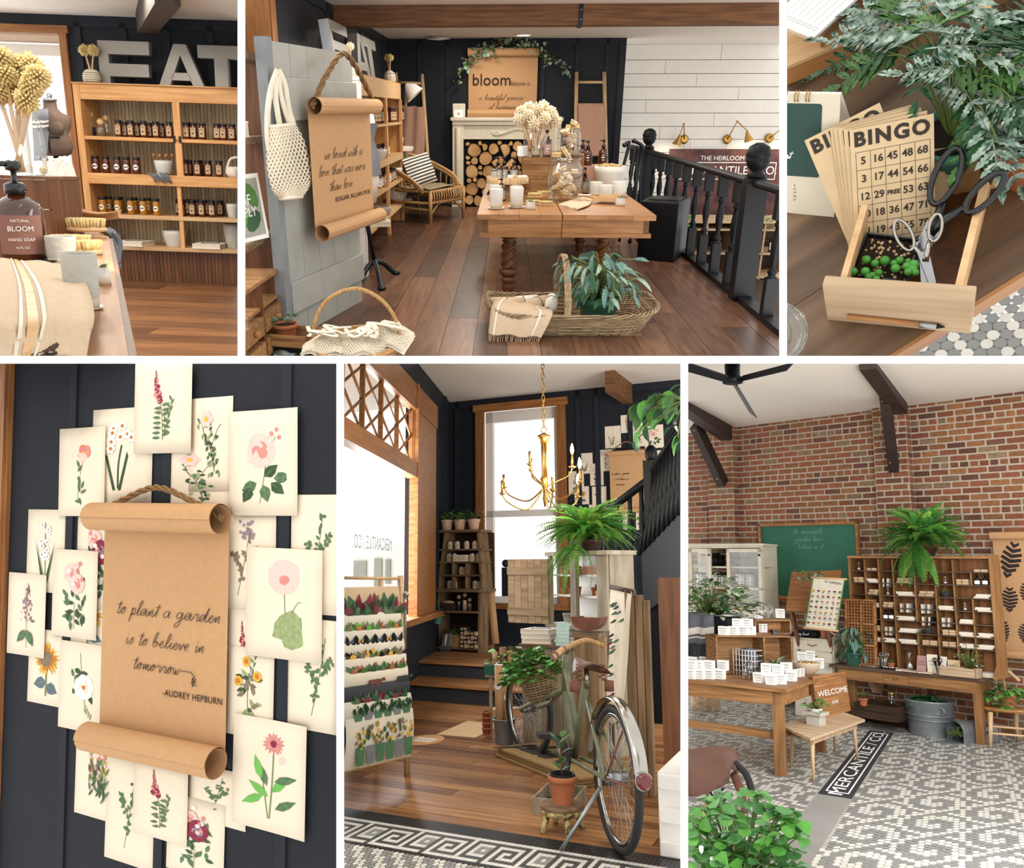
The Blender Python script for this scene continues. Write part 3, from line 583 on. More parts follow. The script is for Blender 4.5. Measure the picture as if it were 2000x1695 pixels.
# big letters and the brush vase on top
def L1(ch,x0,x1,yt,lb):p=pY(x0,167,YF+.16); s=mp(p); bigl(ch,lb,Tr((p.x,YF+.16,zt1+.012))@Rx(-.02),(167-yt)*s,(x1-x0)*s)
def bigl(ch,label,M,h,wdt,thk=.07):
 b=.2*h; q=[]
 if ch=='E':q=[[(0,0),(b*1.25,0),(b*1.25,h),(0,h)],[(b*1.25,h*.7),(wdt,h*.7),(wdt,h),(b*1.25,h)],[(b*1.25,h*.2),(wdt*.97,h*.2),(wdt*.97,h*.49),(b*1.25,h*.49)]]
 if ch=='A':q=[[(0,0),(wdt*.24,0),(wdt*.5,h*.75),(wdt*.76,0),(wdt,0),(wdt*.63,h),(wdt*.37,h)],[(wdt*.27,h*.16),(wdt*.73,h*.16),(wdt*.66,h*.34),(wdt*.34,h*.34)]]
 if ch=='T':q=[[(0,h*.7),(wdt,h*.7),(wdt,h),(0,h)],[(wdt*.34,0),(wdt*.62,0),(wdt*.62,h*.7),(wdt*.34,h*.7)]]
 t=T('sign_letter',label,'letter',M=M)
 for k in q:G().m('letter_face').prism(k,-thk,0,Rx(pi/2)).o('stroke',t)
L1('E',197,296,88,'big brushed-metal letter E on top of the jar shelf'); L1('A',310,400,90,'big brushed-metal letter A on top of the jar shelf'); L1('T',389,482,90,'big brushed-metal letter T cut by the picture edge')
def vase1(label,p,h,w,nb,bl,blb):
 t=T('vase',label,'vase',p); r=w/2; G().m('cream').lathe([(r*.8,0),(r,h*.25),(r*1.0,h*.6),(r*.75,h*.9),(r*.4,h)],16).o('vase_body',t); g=G().m('pbrown')
 for z in(.12,.27,.42,.57,.72):rr=r*(1.03 if z<.65 else .95); g.tube([(rr*cos(a),rr*sin(a),h*z)for a in[i*pi/8 for i in range(16)]],r*.04,4,closed=True)
 g.o('wicker_mesh',t)
 for i in range(nb):dish_brush(blb+', %s one'%('left','right')[i],p,Tr(p+V((0,0,h*.6)))@Ry(-.22+.4*i),bl,h*.42,'bristle',n=70,seed=i)
p=P1(181,166,zt1+.012,.12); s=mp(p); vase1('checked cream vase with two dish brushes on the jar shelf',p,26*s,33*s,2,45*s,'golden dish brush in the vase on the jar shelf')
# dress form in front of the window
p=pY(121,410,6.6); s=mp(p); p=V((p.x,6.6,0)); zz=lambda y:pY(110,y,6.6).z; t=T('dress_form','brown tailor dress form in front of the window','dress form',p)
q=[(20,305),(30,300),(34,285),(31,268),(28,262),(33,250),(36,235),(33,225),(20,220),(13,212),(12,200),(13,196)]; M_('form_cloth','#6d5a4e',rough=.9,var=.1); g=G().m('form_cloth').lathe([(r*s,zz(y))for r,y in q],22,sy=.6)
g.ball((13*s,-14*s,zz(250)),(15*s,9*s,14*s),12,8).ball((-13*s,-14*s,zz(250)),(15*s,9*s,14*s),12,8); g.o('bust',t)
G().m('steel').lathe([(12.5*s,zz(198)),(12.5*s,zz(194)),(4*s,zz(193)),(4*s,zz(190)),(6*s,zz(187)),(3*s,zz(183))],14).o('neck_cap',t); G().m('black').box(-.006,.006,-36*s*.62,-36*s*.6,zz(300),zz(225)).box(-20*s,22*s,-22.5*s,-22*s,zz(271),zz(268)).o('seam',t); G().m('iron').cyl((0,0,0),(0,0,zz(305)),.02).o('pole',t)
F1=lambda x,y,yy=6.35:pY(x,y,yy)
cloth('tea_towel','grey towel with white stripes on the dress form shoulder','towel',[(F1(66,222,6.7),F1(92,214,6.7)),(F1(62,218),F1(94,216)),(F1(63,260),F1(94,258)),(F1(66,302),F1(92,303))],'linen_grey',fringe=.04,stripes=[(.5,.53,'linen_white',False),(.56,.59,'linen_white',False)])
cloth('apron','cream apron with grey stripes and a bow on the dress form','apron',[(F1(86,308),F1(140,306)),(F1(84,330),F1(142,330)),(F1(88,375),F1(150,372)),(F1(92,424),F1(154,422))],'linen_white',wave=.02,stripes=[(.56,.58,'linen_grey',False),(.62,.65,'linen_grey',False),(.68,.7,'linen_grey',False)])
t=T('apron_bow','tied bow and hanging tag of the cream apron','bow',F1(118,318,6.28)); s=mp(F1(118,318,6.28))
for k in(-1,1):G().m('linen_white').tube(catmull([(0,0,0),(k*9*s,-.01,5*s),(k*14*s,-.01,0),(k*8*s,-.01,-4*s),(0,0,0)],4),2.2*s,6,flat=.4).o('loop',t); G().m('linen_white').tube(catmull([(0,0,0),(k*10*s,-.01,-22*s),(8*s+k*6*s,-.01,-60*s)],4),1.6*s,6,flat=.4).o('tail',t)
G().m('paper_white').box(0,9*s,-.02,-.018,-80*s,-66*s).o('paper_tag',t)
dish_brush('small round brush tucked in the apron',None,Tr(F1(80,336,6.25))@Rx(-1.3),.04,8*s,'bristle')
# ---- foreground table
ZT=.76; e0,e1=pz(252,695,ZT),pz(211,449,ZT); dv=(e1-e0).normalized(); ext0=e0-dv*.25; nv_=V((-dv.y,dv.x,0)); L_=(e1-ext0).length; tm=basis(ext0,dv,nv_)
t=T('oak_table','warm oak table in the foreground at the lower left','table',M=tm)
for i in range(6):G().m('oak').box(0,L_,.17*i+.0008,.17*(i+1)-.0008,-.035,0).o('top_board',t)
G().m('oak_dark').box(0,L_-.04,-.012,.004,-.06,-.006).o('edge_moulding',t); G().m('oak_dark').box(.05,L_-.05,.04,.07,-.18,-.035).o('apron',t);[G().m('oak_z').box(a,a+.07,.05,.12,-ZT,-.035).o('leg',t)for a in(.3,L_-.15)]
tp=lambda x,y:pz(x,y,ZT)
# crate riser with the jar of brushes
q0=tp(107,466); s=mp(q0); cw=150*s; chh=hz(100,352,q0)-ZT; t=T('wooden_crate','dark wooden crate riser on the foreground table','crate',q0)
for i in range(2):G().m('oak_dark').box(-cw,0,0,.015,chh*i/2+.001,chh*(i+1)/2-.001).o('board',t)
G().m('oak_dark').box(-.015,0,.015,.25,0,chh).o('board',t); G().m('oak_dark').box(-cw,.004,-.004,.25,chh,chh+.012).o('board',t)
zk=ZT+chh+.012; p=pz(38,347,zk); p.y=q0.y+.1; p=V((pY(36,340,p.y).x,p.y,zk)); yj=p.y; s=mp(p); t=T('glass_jar','big clear glass jar crammed with dish brushes','jar',p)
G().m('glass').lathe([(46*s,0),(52*s,10*s),(54*s,60*s),(50*s,98*s),(44*s,112*s),(46*s,120*s)],26,cap=False).o('glass_wall',t); G().m('glass_dim').tube([(46*s*cos(a),46*s*sin(a),120*s)for a in[i*pi/14 for i in range(28)]],3*s,6,closed=True).o('rim',t); G().m('glass_dim').lathe([(46*s,0),(46*s,3*s)],24).o('glass_bottom',t)
for i,(x,y)in enumerate(((62,165),(10,145),(36,132),(74,150),(-4,180),(32,180),(52,196),(2,112),(60,128))):e=pY(x,y,yj-.06+.05*(i%3)); b=p+V(((x-45)*-.25*s,0,6*s)); d=e-b; dish_brush('cream dish brush in the big glass jar, %s counted from the right front'%ORD[i],None,Tr(b)@d.to_track_quat('Z','Y').to_matrix().to_4x4(),d.length,23*s,'bristle','dish brushes in the big jar',n=110,seed=i)
# bottle, cups, brushes, scoop
p=tp(48,508); s=mp(p); pump('amber pump bottle with a dusty brown bloom label in the foreground',p,88*s,188*s,'brown_label',words=[('BLOOM',.5,13*s),('HAND SOAP',.34,8*s),('NATURAL',.62,7*s),('16 FL OZ',.22,6*s)])
for i,(x,y,w_,h_,lb)in enumerate(((164,604,66,105,'tall speckled white cup nearest the table edge'),(122,512,56,50,'grey-white cup behind the bottle'))):
 p=tp(x,y); s=mp(p)
 if i==0:saucer('white saucer under the tall speckled cup',p,74*s)
 cup(lb,p+V((0,0,3*s if i==0 else 0)),w_*s,h_*s,split=.18,top='stone')
p=tp(100,512); s=mp(p); one('dark_plate','dark rimmed plate edge behind the bottle','plate',G().m('charcoal').lathe([(20*s,0),(30*s,6*s),(29*s,7*s),(18*s,2*s),(.001,2*s)],20,cap=False),p)
for i,(x,y,a,L2)in enumerate(((140,486,.25,66),(172,497,.5,46),(168,462,.1,70))):p=tp(x,y); s=mp(p); hand_brush('golden oval scrub brush %s'%('in front of the wooden scoop','nearest the tall cup','behind the other scrub brushes')[i],Tr(p+V((0,0,.0 if i!=2 else .02)))@Rz(a),L2*s*1.2,40*s,n=(15,7),ht=16*s,head='bristle')
p=tp(170,452); s=mp(p); t=T('wooden_scoop','carved wooden scoop on top of the brushes','scoop',M=Tr(p+V((0,0,28*s)))@Rz(.15)); G().m('oak').grid(lambda u,v:((u-.15)*75*s,(v-.5)*38*s*(1-.6*(u-.45)**2),14*s*(2*v-1)**2-6*s*sin(u*pi)),10,8,th=.004).o('scoop_bowl',t); G().m('oak').tube([(-12*s,0,-2*s),(-60*s,0,0)],5*s,8).o('handle',t)
hand_brush('pale brush under the scoop handle at the table back',Tr(tp(128,440))@Rz(.1),40*mp(tp(128,440)),20*mp(tp(128,440)),head='bristle_w')
p=tp(204,556); s=mp(p); cup('small two-tone planter at the table edge',p,20*s,34*s,name='planter',cat='planter',split=.45,taper=1.35); t=T('sprig','tiny green succulent in the planter at the table edge','plant',p+V((0,0,30*s))); leafy(t,(0,0,0),12,8*s,12*s,9*s,[leafmesh('succulent',1,.6)],joined=True)
A_=lambda x,y,z=.012:tp(x,y)+V((0,0,z))
cloth('tea_towel','grey fringed towel at the far end of the table','towel',[(A_(196,452),A_(222,452)),(A_(206,460),A_(228,462)),(pz(222,480,ZT-.04),pz(238,478,ZT-.04)),(pz(226,520,ZT-.12),pz(234,515,ZT-.12))],'linen_grey',nv=5,fringe=.02)
Z2=lambda x,y,z:pz(x,y,ZT+z)
cloth('tea_towel','tan striped linen towel draped over the basket in the foreground','towel',[(Z2(-25,505,.02),Z2(120,515,.02)),(Z2(-30,560,.07),Z2(160,545,.05)),(Z2(-40,620,.10),Z2(180,610,.055)),(Z2(-45,660,.09),Z2(172,665,.03)),(Z2(-45,700,.04),Z2(165,722,.0))],'linen',wave=.004,th=.003,stripes=[(.3,.33,'cream',True),(.36,.43,'pine_pale',True),(.46,.49,'cream',True)],fringe=.02)
p=tp(20,735); s=mp(p); t=T('dark_basket','dark basket under the tan towel at the lower left corner','basket',p); g=G().m('old_dark'); weave(g,75*s,60*s,90*s,70*s,60*s,7,20,4*s); g.o('woven_wall',t); G().m('old_dark').tube([(91*s*cos(a),71*s*sin(a),62*s)for a in[i*pi/14 for i in range(28)]],6*s,6,closed=True).o('rim',t)
#  PLACE 2: upper floor of the shop with the oak table
use(2)
XL,YB,ZC,XR,XE,YS=-2.08,15.48,2.75,1.92,2.17,16.92
for p,e in(((-.6,12.5,ZC-.06),38),((-.4,14.4,ZC-.06),26),((1.2,12.5,ZC-.06),38),((.5,9,ZC-.06),40),((-1,8,ZC-.06),24),((1.6,7.5,ZC-.06),14)):lamp('AREA',p,e,size=.5,name='ceiling_downlight')
lamp('AREA',(XL+.3,7.1,2.3),40,(.85,.93,1),.9,(1,.15,-.35),'window_or_fill_light',sy=.9)
# floor of wide boards
fl=struct('floor')
lw=.245; planks(fl,['floor_a','floor_b','floor_c','floor_d'],[(XL+i*lw-.1,XL+(i+1)*lw-.1)for i in range(18)if XL+(i+1)*lw-.1<XE+.08],5.3,YB,axis=1,lens=(1.6,4),seed=3)
G().m('black').box(XL-.1,XE+.05,5.3,YB,-.2,-.021).o('subfloor',fl)
# dark board-and-batten walls
wb=struct('wall_back',G().m('navy').box(XL-.1,XR,YB,YB+.1,-.1,ZC))
for x in(820,875,1058,1124,1181):b=pY(x,200,YB).x; G().m('navy_batten').box(b-.035,b+.035,YB-.02,YB,0,ZC).o('batten',wb)
G().m('navy_batten').box(XL,XR,YB-.02,YB,ZC-.1,ZC).o('batten',wb)
W0,W1,WZ0,WZ1=5.6,7.74,1.75,2.95
wl=struct('wall_left')
g=G().m('navy'); g.box(XL-.1,XL,W1+.12,YB,-.1,ZC); g.box(XL-.1,XL,5.2,W1+.12,-.1,1.6).o('boarding',wl)
for x in(639,674,703,724,745):b=pX(x,60,XL).y; G().m('navy_batten').box(XL,XL+.02,b-.05,b+.05,0,ZC).o('batten',wl)
G().m('navy_batten').box(XL,XL+.02,W1+.1,YB,ZC-.1,ZC).o('batten',wl)
ce=struct('ceiling',G().m('plaster').box(XL-.1,5.4,6.2,YS+.1,ZC,ZC+.1))
# window with a deep wooden reveal in the left wall
w=struct('window_1')
G().m('cedar').box(XL-.5,XL+.02,W1,W1+.03,1.6,3.0).o('reveal_panel',w); G().m('cedar_y').box(XL-.5,XL+.02,5.2,W1+.03,2.98,3.02).o('reveal_panel',w)
G().m('oak_z').box(XL+.0,XL+.035,W1+.03,W1+.2,1.55,3.05).o('casing',w); G().m('oak').box(XL,XL+.035,5.2,W1+.2,2.98,3.1).o('casing',w)
G().m('white').box(XL-.52,XL-.46,W1-.09,W1,1.6,3.0).box(XL-.52,XL-.46,5.2,W1,2.9,3.0).box(XL-.52,XL-.46,5.2,W1,1.6,1.7).box(XL-.52,XL-.46,W1-.75,W1-.68,1.6,3.0).o('window_frame',w)
G().m('pane').box(XL-.5,XL-.495,5.2,W1,1.6,3).o('pane',w)
# white shiplap wall over the lower floor
ws=struct('wall_shiplap'); zl=[pY(1300,y,YS).z for y in(87,117,144,170,195,221,247,272,298,324,350,376,402,428,454,480,506,532)]
for i,(a,b)in enumerate(zip(zl,zl[1:])):
 xs=[1.8,(3.9,2.9,3.5,4.3,2.6)[i%5],5.6]
 for x0,x1 in zip(xs,xs[1:]):G().m('shiplap').box(x0+.003,x1-.003,YS,YS+.03,b+.006,a-.003).o('board',ws)
G().m('shiplap').box(1.8,5.6,YS-.03,YS,zl[0],zl[0]+.05).box(1.8,5.6,YS-.015,YS,zl[0]+.05,ZC).o('cornice',ws)
G().m('navy').box(1.8,5.6,YS+.03,YS+.06,zl[-1],ZC).o('backing',ws)
G().m('navy_batten').box(XR-.06,XR+.05,YB-.03,YB+.12,-.1,ZC).o('corner_board',wb)
# lower floor below the railing
struct('floor_lower',G().m('old_dark').box(XE+.1,5.6,7,YS,-1.35,-1.3))
g=G().m('black'); g.box(XE+.02,XE+.06,5.3,YB,-1.3,-.02); struct('wall_mezzanine',g)
# ceiling beam with an iron strap
t=T('ceiling_beam','long brown timber beam crossing under the textured ceiling','beam',(0,10.75,ZC-.22))
xb=pY(653,30,10.75).x; xm=pY(1132,30,10.75).x; G().m('beam').box(xb,xm,-.12,.12,0,.22).o('timber',t,bev=.008); G().m('beam').box(xm+.004,5,-.12,.12,0,.22).o('timber',t,bev=.008)
g=G().m('iron').box(xm-.02,xm+.03,-.13,.13,-.01,.23); g.o('strap',t)
for z in(.06,.16):G().m('steel').ball((xm+.005,-.135,z),.012,8,5).o('bolt',t)
t=T('recessed_light','round glowing recessed ceiling light above the mantel','light',pz(1022,68,ZC)); G().m('white').lathe([(.13,-.012),(.14,0),(.1,0),(.1,-.012)],20,cap=False).o('trim_ring',t); G().m('downlight').lathe([(.1,-.006),(.1,-.002)],20).o('lens',t)
t=T('ceiling_vent','round white ceiling vent near the dark corner','vent',pz(857,71,ZC))
for r in(.2,.14,.08):G().m('white').lathe([(r,-.05+r*.1),(r*.8,-.02),(r*.75,-.02),(r*.95,-.06+r*.1)],20,cap=False).o('vent_ring',t)
# sign on the shiplap wall
p0=pY(1309,291,YS-.05); p1=pY(1640,440,YS-.05); t=T('shop_sign','rusty brown shop sign on the white shiplap wall','sign',(p0.x,YS-.05,p0.z)); sw,sh=p1.x-p0.x,p0.z-p1.z
M_('rusty','#6a4038',h2='#3a2530',scale=4,contrast=.3,rough=.6); s=mp(p0)
G().m('rusty').box(0,sw,0,.04,-sh,0).o('panel',t)
text('THE HEIRLOOM MARKET',12*s,'paper_white',t,Tr(60*s,-.004,-17*s)@Rx(pi/2),align='LEFT')
text('MERCANTILE / CO.',22*s,'paper_white',t,Tr(28*s,-.004,-40*s)@Rx(pi/2),align='LEFT',sx=.98)
g=G().m('paper_white')
for a in((20,208,-24,-25.5),(20,208,-55,-56.5),(20,21.5,-56,-24),(206.5,208,-56,-24)):g.box(a[0]*s,a[1]*s,-.004,0,a[2]*s,a[3]*s)
g.o('border',t)
# brass wall lamps
for i,(bx,by,jx,jy,sx_,sy_)in enumerate(((1336,272,1336,242,1327,270),(1420,272,1440,237,1459,262),(1502,270,1530,248,1545,268))):
 b=pY(bx,by,YS-.03); t=T('wall_lamp',('brass swing-arm wall lamp nearest the dark wall','middle brass swing-arm wall lamp with its arm stretched right','brass wall lamp cut off by the right picture edge')[i],'lamp',b,group='brass lamps above the sign')
 j=pY(jx,jy,YS-.35)-b; e=pY(sx_,sy_,YS-.45)-b
 G().m('brass').lathe([(.085,0),(.085,.015),(.05,.03)],16,M=Rx(pi/2)).o('wall_plate',t); G().m('brass').tube([(0,-.03,0),j],.01,6).o('arm',t); G().m('brass').tube([j,e+V((0,0,.06))],.01,6).ball(j,.02,8,5).o('arm',t)
 d=V((.05 if i else-.05,0,-.12)); G().m('brass').tube([e+V((0,0,.06)),e+V((0,0,.02)),e+d],[.02,.03,.085],14,caps=False).o('shade',t); G().m('brass').tube([(0,-.02,-.08),(0,-.02,-.2)],.004,4).o('cord',t)
 lamp('SPOT',b+e+d*.9,9,(1,.85,.6),.03,(0,.8,-1),'lamp_bulb',spot=2.4)
 # fireplace mantel with stacked logs
pm=[pY(x,405,YB-.25).x for x in(884,907,1072)]; mz=lambda y:pY(980,y,YB-.25).z
t=T('fireplace_mantel','grey-white painted fireplace mantel against the dark wall','mantel',(0,YB-.25,0)); xa,xc=pm[0],pm[2]+.16
G().m('cream').box(xa-.03,xc+.03,-.06,.25,mz(236),mz(229)).box(xa,xc,-.03,.25,mz(244),mz(236)).o('shelf',t,bev=.008)
G().m('cream').box(xa+.02,xc-.02,.02,.24,mz(272),mz(244)).o('frieze',t); g=G().m('cream')
for k in range(3):g.tube(catmull([(.0+k*.0+cos(q)*(.28-k*.05),.01,mz(258)+sin(q*2)*.05+.01*k)for q in[i*.35 for i in range(10)]],3),.012,5)
g.o('scroll_ornament',t)
for a,b in((xa,pm[1]-.02),(pm[2],xc)):G().m('cream').box(a,b,0,.24,0,mz(244)).box(a-.015,b+.015,-.02,.24,0,.14).cyl(((a+b)/2,-.01,.16),((a+b)/2,-.01,mz(250)),.045,12).o('pilaster',t,bev=.006)
G().m('black').box(pm[1]-.03,pm[2]+.02,.2,.24,0,mz(268)).o('firebox',t)
# logs
R=random.Random(5); lx0,lx1,lz1=pm[1],pm[2]-.02,mz(274); placed=[]
for k in range(9000):
 r=.118 if k<400 else .092 if k<1500 else .066 if k<3500 else .042
 r*=R.uniform(.92,1.05); x,z=R.uniform(lx0+r,lx1-r),R.uniform(r,lz1-r)
 if all((x-a)**2+(z-b)**2>(r+c)**2*.86 for a,b,c in placed):placed.append((x,z,r))
nrow=lambda z:int(z/.2); placed.sort(key=lambda q:(nrow(q[1]),q[0]))
for i,(x,z,r)in enumerate(placed):
 k=sum(1 for q in placed[:i]if nrow(q[1])==nrow(z))
 t=T('firewood_log','cut firewood log in the mantel, %s layer up, %s from its left end'%(ORD[nrow(z)],ORD[k%20]),'log',(x,YB-.2+R.uniform(-.04,.03),z),group='logs stacked in the mantel')
 a0=R.uniform(0,6); cut=R.random()<.4; P=[(r*cos(a)*(1+.07*sin(3*a+a0)),r*sin(a)*(1+.07*sin(2*a+a0)))for a in[q*2*pi/12 for q in range(12)]]
 if cut:P=[p for k,p in enumerate(P)if k<9]
 Mq=Ry(a0)@Rx(pi/2); G().m('bark').prism(P,-.2,0,Mq).o('bark',t); G().m('log_end').prism([(p[0]*.9,p[1]*.9)for p in P],0,.004,Mq).o('cut_face',t)
 # bloom scroll, card, garland
p0=pY(983,102,YB-.1); s=mp(p0); t=T('paper_scroll','kraft paper scroll printed bloom hanging above the mantel','scroll',(p0.x,YB-.12,p0.z)); wdt=pY(1051,150,YB-.1).x-pY(916,150,YB-.1).x; Lz=pY(983,102,YB-.1).z-pY(983,222,YB-.1).z
scroll(t,wdt,Lz,8*s,False); fz=6*s
text('bloom',30*s,'ink',t,Tr(-22*s,fz-.02,-50*s)@Rx(pi/2)); text('bloom n.',11*s,'ink_soft',t,Tr(36*s,fz-.02,-56*s)@Rx(pi/2))
handwriting([('a beautiful process',0),('of becoming',4)],5.0*s,.55*s,'ink_soft',t,Tr(-48*s,fz-.01,-86*s)@Rx(pi/2),lead=3.4,slant=.5)
G().m('twine').tube([(-wdt/2,0,0),(0,.04,22*s),(wdt/2,0,0)],.006,5).o('hanging_cord',t)
p=pY(896,230,YB-.25); s=mp(p); t=T('greeting_card','small white card with a gold flower standing on the mantel end','card',(p.x,YB-.3,mz(229)),.2); G().m('paper_white').box(-.08,.08,0,.004,0,.12,Rx(-.1)).o('card',t); G().m('rose').ball((0,-.004,.06),(.02,.002,.015),8,5).o('printed_flower',t)
one('wooden_block','cream block behind the small card on the mantel','block',G().m('cream').rbox((0,0,.11),(.22,.06,.22),.01),(p.x,YB-.2,mz(229)))
t=T('eucalyptus_garland','green eucalyptus garland draped over the bloom scroll','garland',(0,YB-.22,0)); P=[pY(x,y,YB-.2)-V((0,YB-.22,0))for x,y in((893,150),(910,128),(926,110),(940,98),(955,96),(975,85),(1000,78),(1025,80),(1045,88),(1060,105),(1080,120),(1108,133))]; P=catmull([tuple(p)for p in P],4)
G().m('stem_brown').tube(P,.008,5).o('vine',t); lm=[leafmesh(k,1,.9,.2,(.1,.8,1,.8,.1))for k in('leaf_grey','succulent','leaf')]
R=random.Random(2)
for i in range(230):p=V(R.choice(P))+V((R.gauss(0,.045),R.uniform(-.06,.02),R.gauss(0,.05))); put('leaf',lm[i%3],t,Tr(p)@Rz(R.uniform(0,6.3))@Ry(R.uniform(-1,1.5))@Mx.Scale(R.uniform(.05,.085),4))
# ladders with towels
def ladder(label,pts,rungs,dy,m_='ash'):
 (x0,y0),(x1,y1),(x2,y2),(x3,y3)=pts
 a1,b1=pz(x1,y1),pz(x3,y3); yb=(a1.y+b1.y)/2; a1=pY(x1,y1,yb); b1=pY(x3,y3,yb); a0,b0=pY(x0,y0,yb+dy),pY(x2,y2,yb+dy)
 t=T('blanket_ladder',label,'ladder',(a1+b1)/2); o=(a1+b1)/2
 G().m(m_).tube([a1-o,a0-o],.034,10).o('rail',t); G().m(m_).tube([b1-o,b0-o],.034,10).o('rail',t)
 for y in rungs:k=(y-y0)/(y1-y0); G().m('ash_x').tube([a0.lerp(a1,k)-o,b0.lerp(b1,k)-o],.024,8).o('rung',t)
 return a0,a1,b0,b1,y0,y1
a0,a1,b0,b1,y0,y1=ladder('pale wooden ladder with a dusty pink blanket left of the mantel',((773,142,),(787,405),(824,145),(842,405)),(160,208,252,300),.35)
f=lambda y,u:a0.lerp(a1,(y-y0)/(y1-y0)).lerp(b0.lerp(b1,(y-y0)/(y1-y0)),u)+V((0,-.05,0))
cloth('blanket','dusty pink linen blanket hanging on the left ladder','blanket',[(f(215,.15)+V((0,.1,-.1)),f(215,.95)+V((0,.1,-.1))),(f(205,.12),f(205,.95)),(f(250,.1),f(250,.95)),(f(300,.05),f(300,.9))],'linen_pink',wave=.02)
a0,a1,b0,b1,y0,y1=ladder('pale wooden ladder with a pink towel right of the mantel',((1126,141),(1123,408),(1180,141),(1186,408)),(160,203,248,300),.35)
cloth('towel','dusty pink linen towel folded over the right ladder','towel',[(f(215,.06)+V((0,.1,-.1)),f(215,.96)+V((0,.1,-.1))),(f(203,.06),f(203,.96)),(f(260,.06),f(260,.96)),(f(302,.08),f(302,.9))],'linen_pink',wave=.012)
# pine shelf unit along the left wall
SX,SY0,SY1=-1.62,7.9,13.3; SZ=hz(790,166,(SX,SY1,0)); lev=[hz(790,y,(SX,SY1,0))for y in(238,297,347,396)]
t=T('display_shelf','long pine display shelf against the dark left wall','shelf',(0,0,0)); tsh2=t
G().m('pine_pale').box(SX-.02,SX,SY0,SY1,SZ-.2,SZ).o('header',t,bev=.005)
G().m('pine').box(XL+.03,SX,SY0,SY1,SZ,SZ+.02).o('top',t)
for y in(SY0,pX(756,250,SX).y,SY1):G().m('pine_z').box(SX-.03,SX+.005,y-.06,y+.06,0,SZ-.2).o('stile',t)
for y in(SY0,SY1):G().m('pine_z').box(XL+.03,SX-.02,y-.015,y+.015,0,SZ).o('end_panel',t)
for i,z in enumerate(lev):G().m('pine_pale').box(XL+.03,SX+.01,SY0,SY1,z-(.09 if i==1 else .03),z).o('shelf_board',t)
ny=30
for i in range(ny):y=SY0+(SY1-SY0)*i/ny; G().m('bead').box(XL+.03,XL+.045,y+.004,y+(SY1-SY0)/ny-.004,.1,SZ-.05).o('backing_board',t)
def onsh(x,y,k,dx=0):p=pX(x,y,SX-.1+dx); return V((p.x,p.y,lev[k]))
nn=0
for k,xs,y,b,lb,d in((0,(722,728,734,740,746,751),230,'honey','tan','top shelf'),(0,(763,768,773,778,783),222,'honey','tan','far end of the top shelf'),(1,(736,743,749,754),290,'honey','paper_white','wide second shelf'),(2,(738,744,751,757),340,'mustard','paper_white','third shelf'),(2,(762,767),338,'honey','tan','third shelf end')):
 for i,x in enumerate(xs):jar('dark honey jar on the %s, %s from the near side'%(d,ORD[i])if b=='honey' else 'yellow mustard jar on the third shelf, %s from the near side'%ORD[i],onsh(x,y,k),.1,.2 if k==0 else .17,b,'lid',lb,'jars on the pine shelf',rz=pi/2*.6)
bowl('white ceramic bowl on the wide second shelf near the dark jars',onsh(741,300,1,.06),.2,.13); bowl('large white bowl standing on edge behind papers on the second shelf',onsh(768,285,1,-.1),.34,.2); bowl('white bowl on the third shelf at the stile',onsh(772,345,2),.22,.16); bowl('big white crock on the lowest shelf end',onsh(776,392,3),.34,.24); bowl('grey stoneware bowl on the lowest shelf beside the scroll',onsh(746,405,3),.26,.12,'stone')
for i in range(5):book('magazine in the fanned pile on the second shelf, %s from the top'%ORD[4-i],Tr(onsh(782,296,1,.02)+V((.02,.05*i,.012*i)))@Rz(.4+.2*i),.3,.22,.012,('paper_white','stone')[i%2],'magazines on the shelf','magazine','magazine')
book('white book with a floral cover lying on the lowest shelf end',Tr(onsh(784,398,3,.03))@Rz(.3),.3,.35,.05,deco='pbrown')
book('white patterned book lying low by the iron stand',Tr(pX(742,440,SX+.02))@Rz(.2),.26,.3,.06,deco='pbrown')
# EAT letters, brush vases
def letter(ch,label,px,py,M_extra=None,hpx=60):
 p=pX(px,py,XL+.3); return p
Mw=lambda p,lean:Tr(p)@Rz(pi/2*.97)@Rx(-lean)
def bigletter(ch,label,M,h,wdt,th=.09,bar=.2):
 g=G().m('letter_face'); b=bar*h; q=[]
 if ch=='E':q=[[(0,0),(wdt,0),(wdt,b),(b,b),(b,h*.42),(wdt*.95,h*.42),(wdt*.95,h*.6),(b,h*.6),(b,h-b*1.1),(wdt,h-b*1.1),(wdt,h),(0,h)]]
 if ch=='T':q=[[(wdt*.36,0),(wdt*.64,0),(wdt*.64,h-b*1.2),(wdt,h-b*1.2),(wdt,h),(0,h),(0,h-b*1.2),(wdt*.36,h-b*1.2)]]
 if ch=='A':q=[[(0,0),(wdt*.25,0),(wdt*.48,h*.82),(wdt*.52,h*.82),(wdt*.75,0),(wdt,0),(wdt*.66,h),(wdt*.34,h)],[(wdt*.27,h*.14),(wdt*.73,h*.14),(wdt*.68,h*.34),(wdt*.32,h*.34)]]
 t=T('sign_letter',label,'letter',M=M)
 for k in q:G().m('letter_face').prism(k,0,th*.12,Rx(pi/2)).o('face',t); G().m('letter_side').prism(k,-th,0,Rx(pi/2)).o('side',t)
for ch,x,xe,lb in(('E',645,690,'big grey metal letter E leaning above the pine shelf, nearest the door'),('A',690,724,'big grey metal letter A leaning above the pine shelf'),('T',706,742,'big grey metal letter T leaning above the pine shelf, farthest back')):
 p=pX(x,100,XL+.32); q=pX(xe,130,XL+.32); bigletter(ch,lb,Tr((XL+.36,p.y,SZ+.02))@Rz(pi/2)@Rx(-.12),.46,max(.45,(q.y-p.y)*.75))
